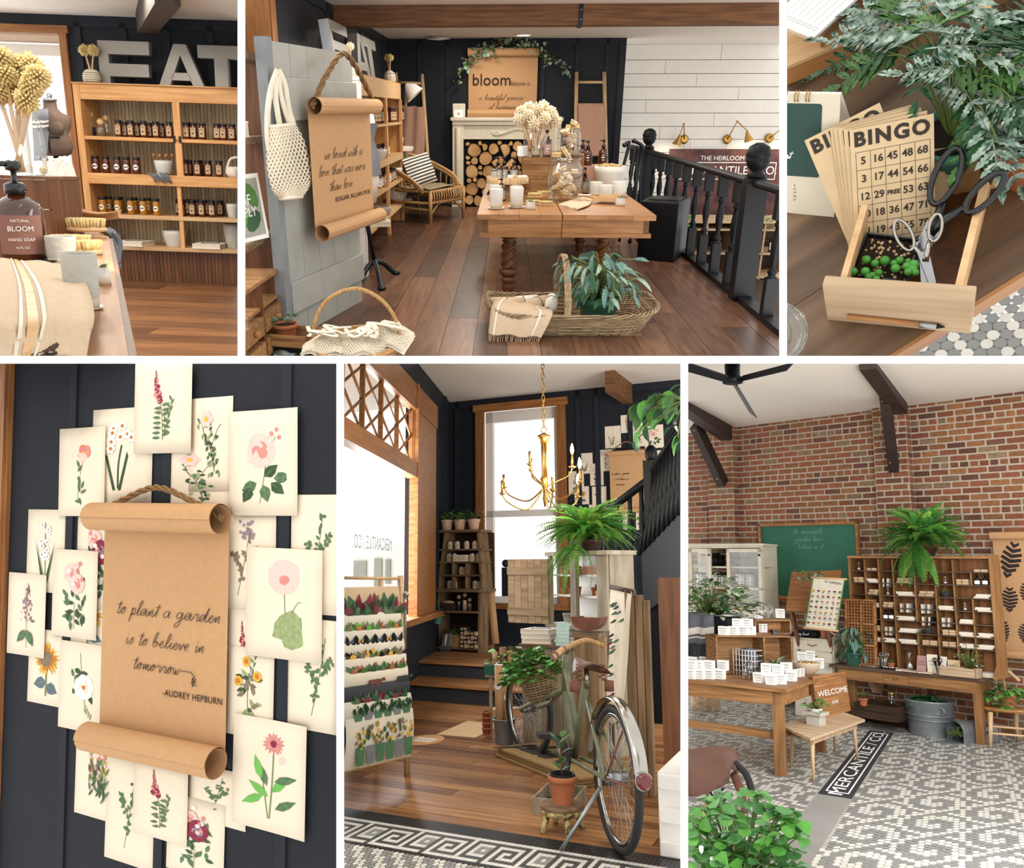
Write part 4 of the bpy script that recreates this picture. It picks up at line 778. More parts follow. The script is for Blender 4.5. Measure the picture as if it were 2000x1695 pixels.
def brush_vase(label,p,h,w,nb,bl=None,seed=0,blb='cream dish brush in the checked vase',M2=None):
 t=T('vase',label,'vase',p); r=w/2
 G().m('cream').lathe([(r*.7,0),(r,h*.2),(r*1.02,h*.5),(r*.85,h*.8),(r*.45,h*.95),(r*.42,h)],16).o('vase_body',t)
 g=G().m('pbrown')
 for z in(.15,.3,.45,.6,.75):rr=r*(1.03 if z<.6 else .92); g.tube([(rr*cos(a),rr*sin(a),h*z)for a in[i*pi/8 for i in range(16)]],r*.025,4,closed=True)
 for i in range(10):a=i*pi/5; g.tube([(r*.85*cos(a),r*.85*sin(a),h*.1),(r*1.03*cos(a),r*1.03*sin(a),h*.45),(r*.88*cos(a),r*.88*sin(a),h*.8)],r*.025,4)
 g.o('wicker_mesh',t)
 for i in range(nb):dish_brush(blb+(', %s of its bunch'%ORD[i]if nb>1 else ''),p,Tr(V(p)+V((0,0,h*.6)))@Rz(i*2.1+1)@Ry(.02 if nb==1 else .13),bl or h*1.4,h*.28,'bristle' if nb>1 else 'bristle_w',n=50,seed=i)
p=pz(761,161,SZ+.02); p=V((SX-.15,pX(761,150,SX-.15).y,SZ+.02)); brush_vase('checked white vase at the far end of the pine shelf',p,23*mp(p),24*mp(p),3,32*mp(p),blb='golden dish brush in the far shelf vase')
p=V((-1.52,8.6,hz(686,150,(-1.52,8.6,0)))); s=mp(p); p=V((pY(686,150,8.6).x,8.6,p.z)); brush_vase('checked white vase on the white post beside the grey door',p,29*s,32*s,1,36*s,blb='cream dish brush in the vase on the white post')
t=T('white_post','white square wooden post behind the kraft scroll','post',(p.x,p.y,0)); G().m('white').box(-.08,.08,-.08,.08,0,p.z).o('shaft',t); G().m('white').box(-.1,.1,-.1,.1,p.z-.03,p.z).o('cap',t); G().m('steel').box(-.05,.02,-.09,-.08,p.z-.3,p.z-.18).o('hinge',t)
q=pX(803,180,-1.5); t=T('hanging_scoop','white scoop hanging at the far end of the pine shelf','scoop',q); s=mp(q); G().m('white').tube([(-10*s,0,14*s),(-2*s,0,6*s),(8*s,0,-6*s)],[3*s,14*s,20*s],14,caps=False).o('scoop_bowl',t); G().m('beech').tube([(-11*s,0,0),(-11*s,0,-26*s)],.02,6).o('handle',t)
# ---- grey plank door leaning by the window, with scroll and net bag
A,B_=V((-1.60,5.98,0)),V((-1.30,7.39,0)); dl=(B_-A).length; dm=basis(A,B_-A,(0,0,1)); dh=2.05
t=T('plank_door','weathered grey plank door standing beside the window','door',M=dm)
for i in range(5):G().m('greydoor').box(dl*i/5+.003,dl*(i+1)/5-.003,0,dh,-.03,0).o('plank',t)
G().m('greydoor').box(.02,dl+.01,dh-.5,dh-.22,0,.03).o('ledge',t,bev=.006); G().m('greydoor').box(.0,dl,.2,.43,0,.03).o('ledge',t,bev=.006)
G().m('greydoor_edge').box(-.1,-.005,0,dh+.02,-.06,.02).o('edge_board',t); G().m('steel').box(-.06,-.02,dh-.62,dh-.36,.02,.03).cyl((-.04,dh-.62,.03),(-.04,dh-.36,.03),.012).o('hinge',t)
on=lambda x,y,off=.06:pl(x,y,A+dm.col[2].xyz*off,dm.col[2].xyz)
c0,c1,c2=on(610,205,.15),on(733,210,.15),on(628,458,.15); sd=V((c1.x-c0.x,c1.y-c0.y,0)); zt=(c0.z+c1.z)/2; mid=(c0+c1)/2; rr=15*mp(mid)*1.02; Lz=zt-(on(685,437,.15)).z
t=T('paper_scroll','kraft paper scroll lettered we loved with a love, hanging on the grey door','scroll',M=Tr(mid.x,mid.y,zt)@Rz(yaw(c0,c1)))
scroll(t,sd.length*.98,Lz,rr,True); s=mp(mid); kx=sd.length/123
handwriting([('we loved with a',3.2),('love that was more',0),('than love',5)],.036,.0048,'ink',t,Tr(-sd.length*.4,rr*.75-.006,-Lz*.42)@Rx(pi/2),lead=3.3,slant=.45,stretch=1.9)
text('EDGAR ALLAN POE',.05,'ink',t,Tr(sd.length*.13,rr*.75-.006,-Lz*.77)@Rx(pi/2),sx=1.75)
# net bag on the door
P=lambda x,y,o=.07:on(x,y,o)
t=T('net_bag','cream cotton net bag hanging on the grey door','bag',M=Tr(P(546,140))@Rz(yaw(A,B_))); iv=(Tr(P(546,140))@Rz(yaw(A,B_))).inverted(); Q=lambda x,y,o=.07:iv@P(x,y,o)
hd=lambda pts,r:G().m('net_lt').tube(catmull([tuple(Q(*p))for p in pts],5),r,6,flat=.4,nrm=(0,1,0)).o('strap',t)
hd([(541,140),(530,170),(524,205),(522,240),(524,280),(534,315),(543,318),(550,295),(549,260),(543,225),(538,185),(543,142)],.035)
hd([(545,140),(556,165),(562,200),(567,225),(573,240)],.035); hd([(543,142),(548,180),(556,215),(566,245)],.03)
L0=[(523,248),(521,290),(523,330),(532,370),(547,388)]; R0=[(576,243),(594,275),(606,320),(610,355),(590,384)]
Lc,Rc=catmull(L0,6),catmull(R0,6); g=G().m('net'); n=len(Lc)-1; nu=11
pt=lambda i,j:Q(Lc[j][0]+(Rc[j][0]-Lc[j][0])*i/nu,Lc[j][1]+(Rc[j][1]-Lc[j][1])*i/nu,.06+.09*sin(pi*i/nu))
for k in range(-n,nu+n):
 for sg in(1,-1):
  S=[pt(i,j)for j in range(n+1)for i in[(k+sg*j*.5)%nu if False else(k+sg*j*.5)]if 0<=i<=nu]
  if len(S)>2:g.tube(S,.0075,4)
for j in(0,n):g.tube([pt(i,j)for i in range(nu+1)],.014,5)
g.o('netting',t,kind='stuff')
# dress form on an iron stand behind the scroll
b=pz(733,540); t=T('dress_form','dress form with apron on a black iron tripod behind the scroll','dress form',b)
G().m('iron').tube([(0,0,.12),(-.13,.0,1.0)],.024,8).o('pole',t)
for x,y in((774,536),(746,567),(700,553)):q=pz(x,y)-b; G().m('iron').tube(catmull([(0,0,.16),(q.x*.4,q.y*.4,.13),(q.x*.8,q.y*.8,.04),(q.x,q.y,.02)],4),.026,8).ball((q.x,q.y,.02),(.045,.045,.025),8,5).o('leg',t)
G().m('linen_white').lathe([(.16,.75),(.2,1.0),(.17,1.25),(.13,1.35),(.18,1.5),(.16,1.6),(.06,1.66)],14,M=Tr(-.12,0,0)).o('apron',t); G().m('linen_grey').lathe([(.205,1.02),(.175,1.25),(.14,1.35),(.188,1.5)],14,M=Tr(-.1,0,0),cap=False).o('striped_towel',t)
# shelves in the corner behind the door
t=T('old_shelf','old brown wooden shelf at the left picture edge behind the door','shelf',(0,0,0)); fx=-1.78; zs=[hz(500,y,(fx,6.1,0))for y in(108,215,352)]; zs=[1.98,1.45,.78]
for z in zs:G().m('barn').box(XL,fx+.05,5.4,6.35,z-.045,z).o('shelf_board',t)
for y in(5.5,6.3):G().m('oak_dark').box(XL,fx,y,y+.04,0,2.0).o('upright',t)
for i in range(6):y=5.4+.16*i; G().m('oak_z').box(XL+.01,XL+.03,y,y+.155,0,2).o('backing_board',t)
p=pX(486,205,fx-.05); book('small stack of printed seed cards on the upper corner shelf',Tr(fx-.06,5.75,1.45)@Rz(1.3),.2,.14,.1,'paper_white',deco='pleaf')
pm_=Tr(fx+.02,5.63,.78)@Rz(1.25)@Rx(-.12); t=T('framed_print','plant poster with green leaves leaning on the low corner shelf','poster',M=pm_); pw,ph=.5,.44
G().m('paper_white').box(-pw/2,pw/2,0,.02,0,ph).o('sheet',t); G().m('sage_label').box(-pw*.44,pw*.44,-.002,0,.03,ph-.03).o('printed_ground',t)
for x,z,a,k in((-.16,.1,.4,'leaf_bright'),(.1,.13,-.5,'leaf_dark'),(.12,.3,.9,'leaf'),(-.12,.3,2,'leaf_dark'),(-.02,.2,1.4,'leaf_bright')):G().m(k).lathe([(.001,0),(.5,.001)],9,M=Tr(x,-.003,z)@Ry(a)@Rx(pi/2)@Mx.Diagonal((.2,.12,1,1)),cap=False).o('printed_leaf',t)
text('LEAF',.1,'paper_white',t,Tr(.0,-.006,.27)@Rx(pi/2)); text('SUPPLY',.09,'paper_white',t,Tr(.0,-.006,.19)@Rx(pi/2))
# crate chest with drawers, succulent in the pulled drawer
q=pz(552,640); t=T('drawer_chest','rough wooden drawer chest at the lower left edge','chest',(0,0,0)); X0,X1,Y0,Y1,z1=-2.0,-1.65,4.9,5.92,.55
G().m('crate').box(X0,X1,Y0,Y1,z1-.025,z1).o('top_board',t)
for z in(0,.175,.35):G().m('crate').box(X0,X1-.01,Y0,Y1,z,z+.02).o('shelf_board',t)
for y in(Y0,5.45,Y1):G().m('oak_dark').box(X0,X1,y-.02,y+.02,0,z1-.02).o('divider',t)
for z,y0 in((.19,5.43),(.02,5.43),(.02,4.91),(.19,4.91)):d=G().m('crate').box(X1-.1,X1+.015,y0+.02,y0+.49,z+.005,z+.125).o('drawer',t); G().m('oak').cyl((X1+.015,y0+.25,z+.065),(X1+.06,y0+.25,z+.065),.02,8).o('knob',d)
dr=Tr(-1.53,5.66,.07)@Rz(-.2)@Mx.Scale(.74,4); t=T('open_drawer','pulled-out wooden drawer holding a potted succulent','drawer',M=dr)
for a in((-.27,.27,-.2,-.18,0,.12),(-.27,.27,.18,.2,0,.12),(-.27,-.25,-.2,.2,0,.12),(.25,.27,-.2,.2,0,.12)):G().m('crate').box(*a).o('side_board',t)
G().m('old_dark').box(-.27,.27,-.2,.2,0,.01).o('bottom',t); G().m('oak').cyl((.27,0,.06),(.36,0,.06),.02,8).o('knob',t)
G().m('iron').box(-.2,.2,-.15,.15,-.06,0).o('foot',t)
t=T('potted_succulent','blue-green succulent in a terracotta pot in the pulled drawer','plant',M=dr@Tr(-.05,0,.015)); pot(t,.125,.17)
sm=leafmesh('succulent',1,.45,-.25,(.3,.8,1,.7,.05)); R=random.Random(4)
for k in range(9):
 c=V((R.uniform(-.1,.1),R.uniform(-.1,.1),.17+R.uniform(0,.07)))
 for j in range(12):put('leaf',sm,t,Tr(c)@Rz(j*2.4)@Ry(-.25-j*.09)@Mx.Scale(.05,4))
t=T('metal_lantern_top','grey metal jug under the pulled drawer','jug',pz(558,690)); G().m('galv').lathe([(.1,0),(.1,.02),(.05,.05),(.04,.09),(.06,.1),(.03,.12)],14).o('body',t); G().m('galv').tube([(.06,0,.1),(.1,0,.08),(.1,0,.03)],.008,6).o('handle',t)
# willow basket with net bags
b=pz(690,700); b=V((-.99,5.34,0)); BM=Tr(b)@Rz(-.05)@Mx.Diagonal((.7,.7,.8,1)); t=T('handled_basket','willow basket with a tall hoop handle full of net bags','basket',M=BM); g=G().m('rattan'); weave(g,.30,.42,.41,.60,.2,9,22,.011); g.o('woven_wall',t)
g=G().m('rattan');[g.tube([((.415+.012*cos(k*2.1))*cos(a),(.61+.012*cos(k*2.1))*sin(a),.205+.012*sin(k*2.1))for a in[i*pi/18 for i in range(36)]],.013,6,closed=True)for k in range(3)]; g.o('rim',t)
G().m('rattan').lathe([(.29,.01),(.29,.02)],20,sy=1.4).o('bottom',t)
g=G().m('rattan'); HP=catmull([(-.41,-.05,.18),(-.4,-.03,.36),(-.27,0,.56),(0,0,.66),(.24,0,.58),(.38,.03,.4),(.42,.05,.18)],6); g.tube(HP,.018,8); g.o('handle',t); g=G().m('wicker');[g.tube([(.42+.02*cos(a),.05+.02*sin(a),.14+.012*k)for a in[i*pi/4 for i in range(8)]],.008,5,closed=True)for k in range(12)]; g.o('handle_wrapping',t)
R=random.Random(8)
for k,(cx,cy,sx_,sy_,lb)in enumerate(((-.22,-.2,.22,.3,'left'),(.08,-.15,.24,.34,'middle'),(.3,.1,.22,.34,'right'))):
 t=T('net_bag','folded cream net bag heaped in the willow basket, %s of the three'%lb,'bag',M=BM@Tr(cx,cy,.2),group='net bags in the willow basket'); g=G().m('net')
 f=lambda u,v:V(((u-.5)*2*sx_*(1-.1*cos(v*7)),(v-.5)*2*sy_,.11*cos((u-.5)*2.6)*cos((v-.5)*2.4)+.02*sin(u*9+k)*cos(v*7)))
 for i in range(17):
  for sg in(1,-1):
   S=[f((i/16+sg*(j/30))%1,j/30)+V((0,0,R.uniform(-.003,.003)))for j in range(31)]; seg=[S[0]]
   for a_,b2 in zip(S,S[1:]):
    if(a_-b2).length>.15:
     if len(seg)>1:g.tube(seg,.0055,4)
     seg=[b2]
    else:seg.append(b2)
   if len(seg)>1:g.tube(seg,.0055,4)
 g.o('netting',t,kind='stuff'); G().m('linen_white').grid(lambda u,v:f(u,v)-V((0,0,.025)),8,8).o('inner_folds',t)
 for q in range(3):P=[(R.uniform(-.2,.2),R.uniform(-.25,.1),.13+R.uniform(0,.05))for _ in range(6)]; P=sorted(P,key=lambda z:z[0]+z[1]); G().m('net_lt').tube(catmull(P,5),.024,6,flat=.35,nrm=(0,0,1)).o('strap',t)
 # railing
XB=XE; newels=[(1266,8.0,.0),(1465,0,0)]
nz=lambda x:pX(x,300,XB).y
t=T('stair_railing','black turned-baluster railing along the open floor edge','railing',(XB,0,0)); yA,yN2=nz(1266),7.62; yF=YB
sp=[(.048,0),(.048,.3),(.03,.315),(.03,.33),(.042,.345),(.024,.37),(.02,.4),(.036,.5),(.04,.56),(.03,.64),(.02,.7),(.034,.715),(.034,.73),(.022,.745),(.03,.76),(.046,.775),(.046,.98)]
me=G().m('black'); me.box(-.045,.045,-.045,.045,0,.3).box(-.045,.045,-.045,.045,.76,.98); me.lathe(sp[1:-1],12); me=me.mesh('baluster')
by=[yN2-.55*(i+.45)for i in range(4)]+[yN2+.5+.6*i for i in range(int((yA-yN2)/.6))]+[yA+.5+.6*i for i in range(3)]
for y in by:
 if abs(y-yA)>.2 and abs(y-yN2)>.25:put('baluster',me,t,Tr(0,y,.05))
for a,b2 in((5.2,yN2),(yN2,yA),(yA,YB)):G().m('black').rbox((0,(a+b2)/2,1.03),(.09,b2-a-.12,.06),.02).o('top_rail',t); G().m('black').box(-.06,.06,a,b2,0,.05).o('bottom_rail',t)
nw=G().m('black').box(-.09,.09,-.09,.09,-.2,1.03).box(-.075,.075,-.075,.075,1.03,1.07); nw.lathe([(r_,z_-.07)for r_,z_ in[(.07,1.14),(.09,1.16),(.05,1.19),(.05,1.2),(.085,1.23),(.105,1.29),(.1,1.3),(.1,1.31),(.108,1.33),(.085,1.4),(.03,1.43)]],16)
for y in(yN2,yA):put('newel_post',nw.mesh('newel_post'),t,Tr(0,y,0))
# speaker, trolley, cane stand
b=pz(1290,500); t=T('speaker','black loudspeaker cabinet on the floor by the railing','speaker',(1.86,10.05,0),-.35); G().m('black').prism([(-.22,-.34),(.22,-.42),(.24,.3),(-.24,.3)],0,.66).o('cabinet',t,bev=.015); G().m('iron').box(-.235,-.225,-.15,.1,.36,.5).o('handle_recess',t); G().m('steel').box(-.245,-.232,-.3,-.18,.38,.4).o('latch',t); G().m('iron').box(-.15,.18,-.25,.2,.66,.675).o('top_ridge',t)
b=pz(1243,478); t=T('tripod_stand','black folded tripod stand behind the speaker','stand',(1.62,11.0,0));
for x,z in((0,0),(.1,.0),(-.14,.0)):G().m('iron').tube([(x,0,.02),(x*.3+.05,.1,1.2)],.018,6).o('leg',t)
G().m('black').ball((0,0,.03),(.03,.03,.03),8,5).o('rubber_foot',t)
t=T('equipment_case','low black case behind the table legs','case',(1.35,12.4,0)); G().m('black').box(-.5,.25,-.3,.3,0,.5).o('box',t); G().m('iron').box(-.5,.25,-.31,-.3,.3,.32).o('lid_line',t)
for i,(x0,y0,x1,y1,cx,cy)in enumerate(((1214,345,1228,277,1220,283),(1244,350,1255,285,1238,275))):
 a,b2,c=pY(x0,y0,12.2),pY(x1,y1,12.2),pY(cx,cy,12.2); t=T('walking_cane',('black knobbly walking cane by the railing','black hooked cane beside the newel post')[i],'cane',a); G().m('black_gloss').tube(catmull([(0,0,-.4),(0,0,0),tuple(b2-a-V((0,0,.08))),tuple(b2-a),tuple(c-a)],5),.024,7).o('shaft',t); G().m('black_gloss').ball(c-a,.035,8,5).o('knob',t)
 # cubby shelves on the lower floor
c0=pY(1328,425,15.9); t=T('cubby_shelf','grey wooden cubby shelf on the lower floor behind the railing','shelf',(c0.x,15.9,-1.3)); cz=c0.z+1.3; G().m('driftwood').box(-.1,3,-.4,.5,cz-.05,cz).o('top_board',t); cell=.52
for i in range(7):G().m('driftwood').box(i*cell-.1,i*cell-.07,-.38,.48,0,cz-.05).o('divider',t)
for z in(.02,.45,.88):G().m('driftwood').box(-.1,3,-.38,.48,z,z+.03).o('shelf_board',t)
G().m('old_dark').box(-.1,3,.46,.48,0,cz).o('backing',t)
R=random.Random(3); lmi=[leafmesh('leaf_bright',1,.9,.2)]
for i,x in enumerate((1335,1432,1490,1515)):p=pY(x,428,15.6); t=T('ivy_sprig','small green ivy sprig on the cubby shelf, %s from the left'%ORD[i],'plant',(p.x,15.6,-1.3+cz),group='ivy on the cubby shelf'); G().m('stem').tube([(0,0,0),(.05,-.05,.05),(.15,-.1,.02)],.006,4).o('stem',t);[put('leaf',lmi[0],t,Tr(R.uniform(-.1,.2),-.1,R.uniform(-.08,.12))@Rz(R.uniform(0,6))@Ry(R.uniform(-.5,1))@Mx.Scale(.1,4))for _ in range(9)]
for i in range(3):jar('dark jar with a white label in the lower cubbies, %s from the left'%ORD[i],(c0.x+.7+.5*i,15.7,-1.3+.48),.14,.25,'black_gloss','lid','paper_white','dark jars in the cubbies')
# ---- rattan chair with pillow and throw
cA,cB=pz(841,437),pz(905,424); sq=basis((cA+cB)/2+V((0,0,0)),cB-cA,(0,1,0)); W=(cB-cA).length; D=W*.85; sh=.47
t=T('rattan_chair','low rattan armchair beside the mantel','chair',M=sq)
mesh_=lambda g,nm:g.o(nm,t)
lg=lambda x,y,z1,x2=None,y2=None:mesh_(G().m('rattan').tube([(x,y,0),(x if x2 is None else x2,y if y2 is None else y2,z1)],.028,8),'leg')
lg(-W/2,0,sh); lg(W/2,0,sh); lg(-W/2+.04,D,.75,-W/2-.02,D+.12); lg(W/2-.04,D,.75,W/2+.02,D+.12)
for k in range(2):mesh_(G().m('rattan').tube([(-W/2,0,sh-.17*k),(W/2,0,sh-.17*k),(W/2+.02,D,sh-.17*k),(-W/2-.02,D,sh-.17*k)],.024,7,closed=True),'seat_hoop')
for i in range(15):x=-W/2+W*i/14; mesh_(G().m('rattan').tube([(x,-.01,sh+.02),(x+.02,-.02,sh-.08),(x,-.01,sh-.19)],.014,5),'spindle')
for i in range(9):y=D*i/8; mesh_(G().m('rattan').tube([(W/2,y,sh),(W/2+.03,y,sh-.17)],.014,5),'spindle')
for i in range(10):x=-W/2+W*(i+.5)/10; mesh_(G().m('rattan').box(x-W/22,x+W/22,0,D,sh-.01,sh+.015),'seat_slat')
arc=[(-W/2-.05,.1,sh+.02),(-W/2-.12,.3,sh+.2),(-W/2-.08,D,sh+.42),(-W/4,D+.2,sh+.5),(W/4,D+.2,sh+.5),(W/2+.08,D,sh+.42),(W/2+.12,.3,sh+.2),(W/2+.05,.1,sh+.02)]
for k in range(2):mesh_(G().m('rattan').tube(catmull([(x*(1-.02*k),y,z-.045*k)for x,y,z in arc],5),.024,7),'back_hoop')
AP=catmull(arc,5)
for i in range(4,len(AP)-4,1):x,y,z=AP[i]; mesh_(G().m('rattan').tube([(x,y,z-.02),(x*.93,min(y,D)*.97,sh)],.011,5),'back_spindle')
for s_ in(-1,1):mesh_(G().m('rattan').tube([(s_*W/2,0,.12),(s_*W/4,.02,sh-.2),(0,.0,sh-.17)],.016,6),'brace')
mesh_(G().m('rattan').tube([(-W/2,0,.2),(-W/2+.02,D,.22)],.016,6),'stretcher'); mesh_(G().m('rattan').tube([(W/2,0,.2),(W/2,D,.22)],.016,6),'stretcher')
def pillow(label,M,w,h,th,stripes):
 t=T('striped_pillow',label,'pillow',M=M); f=lambda u,v,s_:((u-.5)*w,s_*th/2*(1-(2*u-1)**4)*(1-(2*v-1)**4),(v-.5)*h)
 n=stripes*2+1
 for s_ in(-1,1):
  for k in range(n):G().m('linen_white' if k%2==0 else 'slate').grid(lambda u,v:f(u,(k+v)/n,s_),8,2).o('white_stripe' if k%2==0 else 'dark_stripe',t)
pillow('black and cream striped pillow on the rattan chair',sq@Tr(.0,D*.6,sh+.27)@Ry(-.12)@Rx(-.35),.72,.46,.2,9)
C2=lambda x,y,z:sq@V((x,y,z))
cloth('throw','olive linen throw hung over the rattan chair back','throw',[(C2(-.1,D+.25,sh+.2),C2(.3,D+.25,sh+.2)),(C2(-.12,D+.17,sh+.56),C2(.3,D+.17,sh+.56)),(C2(-.1,D+.05,sh+.3),C2(.34,D+.05,sh+.3))],'olive_cloth',wave=.015,nv=6)
cloth('throw','brown woven throw spread on the chair seat','throw',[(C2(-W/2-.03,-.02,sh+.04),C2(-W/2-.03,D,sh+.04)),(C2(.1,0,sh+.05),C2(.1,D,sh+.05)),(C2(W/2-.05,.1,sh+.04),C2(W/2-.05,D,sh+.04))],'olive_cloth',wave=.02,nv=4,fringe=.06)
# ---- the oak table
ZT=.76; TX0,TX1,TY0,TY1=-.26,1.32,7.5,11.3
t=T('oak_table','carved oak table with barley-twist legs in the middle of the room','table',(0,0,0)); xm=pz(1098,418,ZT).x
for a,b2 in((TX0,xm-.004),(xm+.004,TX1)):
 n=4
 for i in range(n):u0,u1=a+(b2-a)*i/n,a+(b2-a)*(i+1)/n; G().m('oak').box(u0+.001,u1-.001,TY0,TY1,ZT-.045,ZT).o('top_board',t)
 G().m('oak').box(max(a,TX0+.05),min(b2,TX1-.05),TY0+.05,TY0+.1,ZT-.19,ZT-.045).o('apron',t); G().m('oak').box(max(a,TX0+.03),min(b2,TX1-.03),TY0+.03,TY0+.12,ZT-.2,ZT-.165).o('moulding',t)
for x in(TX0+.05,TX1-.1):G().m('oak').box(x,x+.05,TY0+.05,TY1-.05,ZT-.19,ZT-.045).o('apron',t)
def twist(g,x,y):
 g.lathe([(.055,.56),(.075,.545),(.075,.52),(.05,.5),(.07,.49)],16,(x,y,0)); n=26; vs=[]
 pr=[(.062,.24+.25*j/n)for j in range(n+1)]; g.lathe(pr,24,(x,y,0),tw=.26,flute=.16,nf=3)
 g.lathe([(.05,.24),(.08,.225),(.085,.19),(.06,.165)],24,(x,y,0),flute=.05,nf=12); g.lathe([(.055,.165),(.075,.14),(.075,.12),(.05,.1),(.06,.08),(.06,.05),(.045,.02),(.05,0)],16,(x,y,0))
 return g
for x,y in((.03,7.8),(pY(1178,480,7.85).x,7.85),(pY(1134,450,10.4).x,10.4),(.05,10.9)):twist(G().m('oak_dark'),x,y).o('leg',t)
# crates and baskets on the table
tp=lambda x,y,z=ZT:pz(x,y,z)
cz0=tp(1030,386); cbM=lambda x0,x1,y,z0,z1:None
p=V((pY(1020,370,9.3).x,9.3,ZT)); zb=hz(1060,308,(p.x,9.1,0)); cx1=pY(1140,330,9.3).x
t=T('wooden_crate','weathered wooden crate riser on the oak table','crate',(p.x,9.3,ZT)); cw=cx1-p.x; chh=zb-ZT
for i in range(2):G().m('crate').box(0,cw,-.02,0,chh*i/2+.002,chh*(i+1)/2-.002).o('board',t)
G().m('crate').box(0,.02,0,.9,0,chh).o('board',t); G().m('crate').box(cw-.02,cw,0,.9,0,chh).o('board',t); G().m('barn').box(0,cw,-.02,.9,chh,chh+.02).o('board',t)
zc=zb+.02
def glassjar(label,p,w,h,name='glass_jar'):
 t=T(name,label,'jar',p); r=w/2
 G().m('glass').lathe([(r*.9,.004),(r,h*.06),(r*1.02,h*.5),(r,h*.8),(r*.86,h*.9),(r*.86,h*.97),(r*.9,h)],22,cap=False).o('glass_wall',t); G().m('glass_dim').lathe([(r*.9,0),(r*.9,.01)],22).o('glass_bottom',t); G().m('glass_dim').tube([(r*.9*cos(a),r*.9*sin(a),h)for a in[i*pi/12 for i in range(24)]],.008,6,closed=True).o('rim',t); return t
p=pz(1045,306,zc); s=mp(p); p.z=zc; glassjar('glass jar holding a bouquet of dish brushes on the crate',p,46*s,52*s); R=random.Random(1)
for i in range(17):
 a=i*2.4; k=math.sqrt((i+.5)/17); d=V((cos(a)*k*.62,sin(a)*k*.62,1)); d.normalize()
 dish_brush('cream dish brush in the brush bouquet, %s counted out from its middle'%ORD[i],p,Tr(p+V((cos(a)*.02,sin(a)*.02,.02)))@d.to_track_quat('Z','Y').to_matrix().to_4x4(),(88-22*k*k)*s,12*s,group='dish brushes in the tall bouquet',n=44,seed=i)
p=pz(1110,303,zc); p.z=zc; glassjar('glass jar of brushes at the right end of the crate',p,48*s,50*s)
for i in range(7):hand_brush('pale scrub brush in the jar on the crate, %s from the bottom'%ORD[i],Tr(p+V((R.uniform(-.05,.05),R.uniform(-.05,.05),.03+.045*i)))@Rz(i*1.3)@Rx(.5*(-1)**i),.17,.07,'brushes in the jar on the crate','bristle' if i%2 else 'bristle_w',(9,5))
for i,(x,y,lb,lm_)in enumerate(((1046,306,'amber pump bottle with a sage label on the crate','sage_label'),(1068,306,'amber pump bottle with a pink label on the crate','pink_label'))):p=pz(x,y,zc); p.z=zc; pump(lb,p,18*s,50*s,lm_)
p=pz(1020,305,zc); p.z=zc; one('soap_block','small white soap block on the crate','soap',G().m('paper_white').rbox((0,0,.05),(.1,.07,.1),.006),p,.2)
hand_brush('round pale scrub brush lying beside the bottles on the crate',Tr(V((*pz(1086,307,zc).xy,zc))),.1,.09)
hand_brush('scrub brush leaning on the glass jar on the crate',Tr(V((*pz(1102,306,zc).xy,zc+.02)))@Ry(1.0),.17,.06,head='bristle_w')
# tray stand at the left
p=tp(988,392); p=V((*tp(992,380).xy,ZT)); s=mp(p); t=T('tray_stand','round pale wooden tray raised on a foot at the table left','tray',p); tr=42*s; th_=22*s
G().m('ash').lathe([(tr*.5,0),(tr*.5,.01),(.04,.03),(.04,th_)],16).o('foot',t); G().m('ash').lathe([(tr,th_),(tr,th_+12*s),(tr*.96,th_+12*s),(tr*.95,th_+3*s),(.001,th_+3*s)],28,cap=False,flute=.008,nf=14).lathe([(tr,th_),(.001,th_)],28,cap=False).o('tray',t)
zt_=ZT+th_+3*s
for i,(x,lm_)in enumerate(((972,'sage_label'),(984,'sage_label'),(1003,'sage_label'))):q=p+V(((x-992)*s,.05*(i%2),th_+3*s)); pump('amber pump bottle on the round tray, %s from the left'%ORD[i],q,17*s,46*s,lm_,group='bottles on the tray')
for i in range(3):one('soap_block','white soap block on the round tray, %s from the left'%ORD[i],'soap',G().m('paper_white' if i!=1 else 'beech').rbox((0,0,.035),(.11,.07,.07),.008),p+V(((1000+9*i-992)*s,-.12,th_+3*s)),.3*i,group='soaps on the tray')
jar('small clear glass jar on the left of the round tray',p+V((-28*s,-.05,th_+3*s)),.07,.13,'stone','galv',None)
for i,(x,y)in enumerate(((979,392),(1046,376),(1141,380))):p=tp(x,y); pump('amber pump bottle standing %s'%('under the round tray','beside the big brush jar','behind the front cups')[i],p,17*s,(40,44,52)[i]*s,'sage_label')
# big glass jar of brushes
p=tp(1101,392); s=mp(p); glassjar('large glass jar of small brushes in the middle of the table',p,66*s,78*s)
for i in range(16):a=i*2.4; k=.12*math.sqrt((i%8+.5)/8); hand_brush('small brush inside the large glass jar, %s in the heap'%ORD[i],Tr(p+V((cos(a)*k,sin(a)*k,.03+.018*i)))@Rz(a)@Rx(1.1*sin(i*1.7)),.09,.06,'brushes in the large jar','bristle_w',(7,4))
p=tp(1137,372);
for i,(x,y,h_)in enumerate(((1137,318,44),(1147,322,46),(1177,322,48))):q=V((*pz(x,y+30,ZT).xy,0)); q=V((pY(x,y,10.2).x,10.2,pY(x,y,10.2).z)); pump('amber pump bottle on the pink box, %s from the left'%ORD[i],q,18*mp(q),h_*mp(q),'amber',group='bottles on the pink box')
q0,q1=pY(1130,323,10.2),pY(1190,360,10.2); one('gift_box','pink box under three bottles behind the white bowl','box',G().m('linen_pink').box(q0.x,q1.x,9.95,10.5,ZT,q0.z))
p=tp(1189,372); s=mp(p); bowl('white ribbed bowl heaped with brushes on the table',p,62*s,46*s,foot=.75); R=random.Random(9)
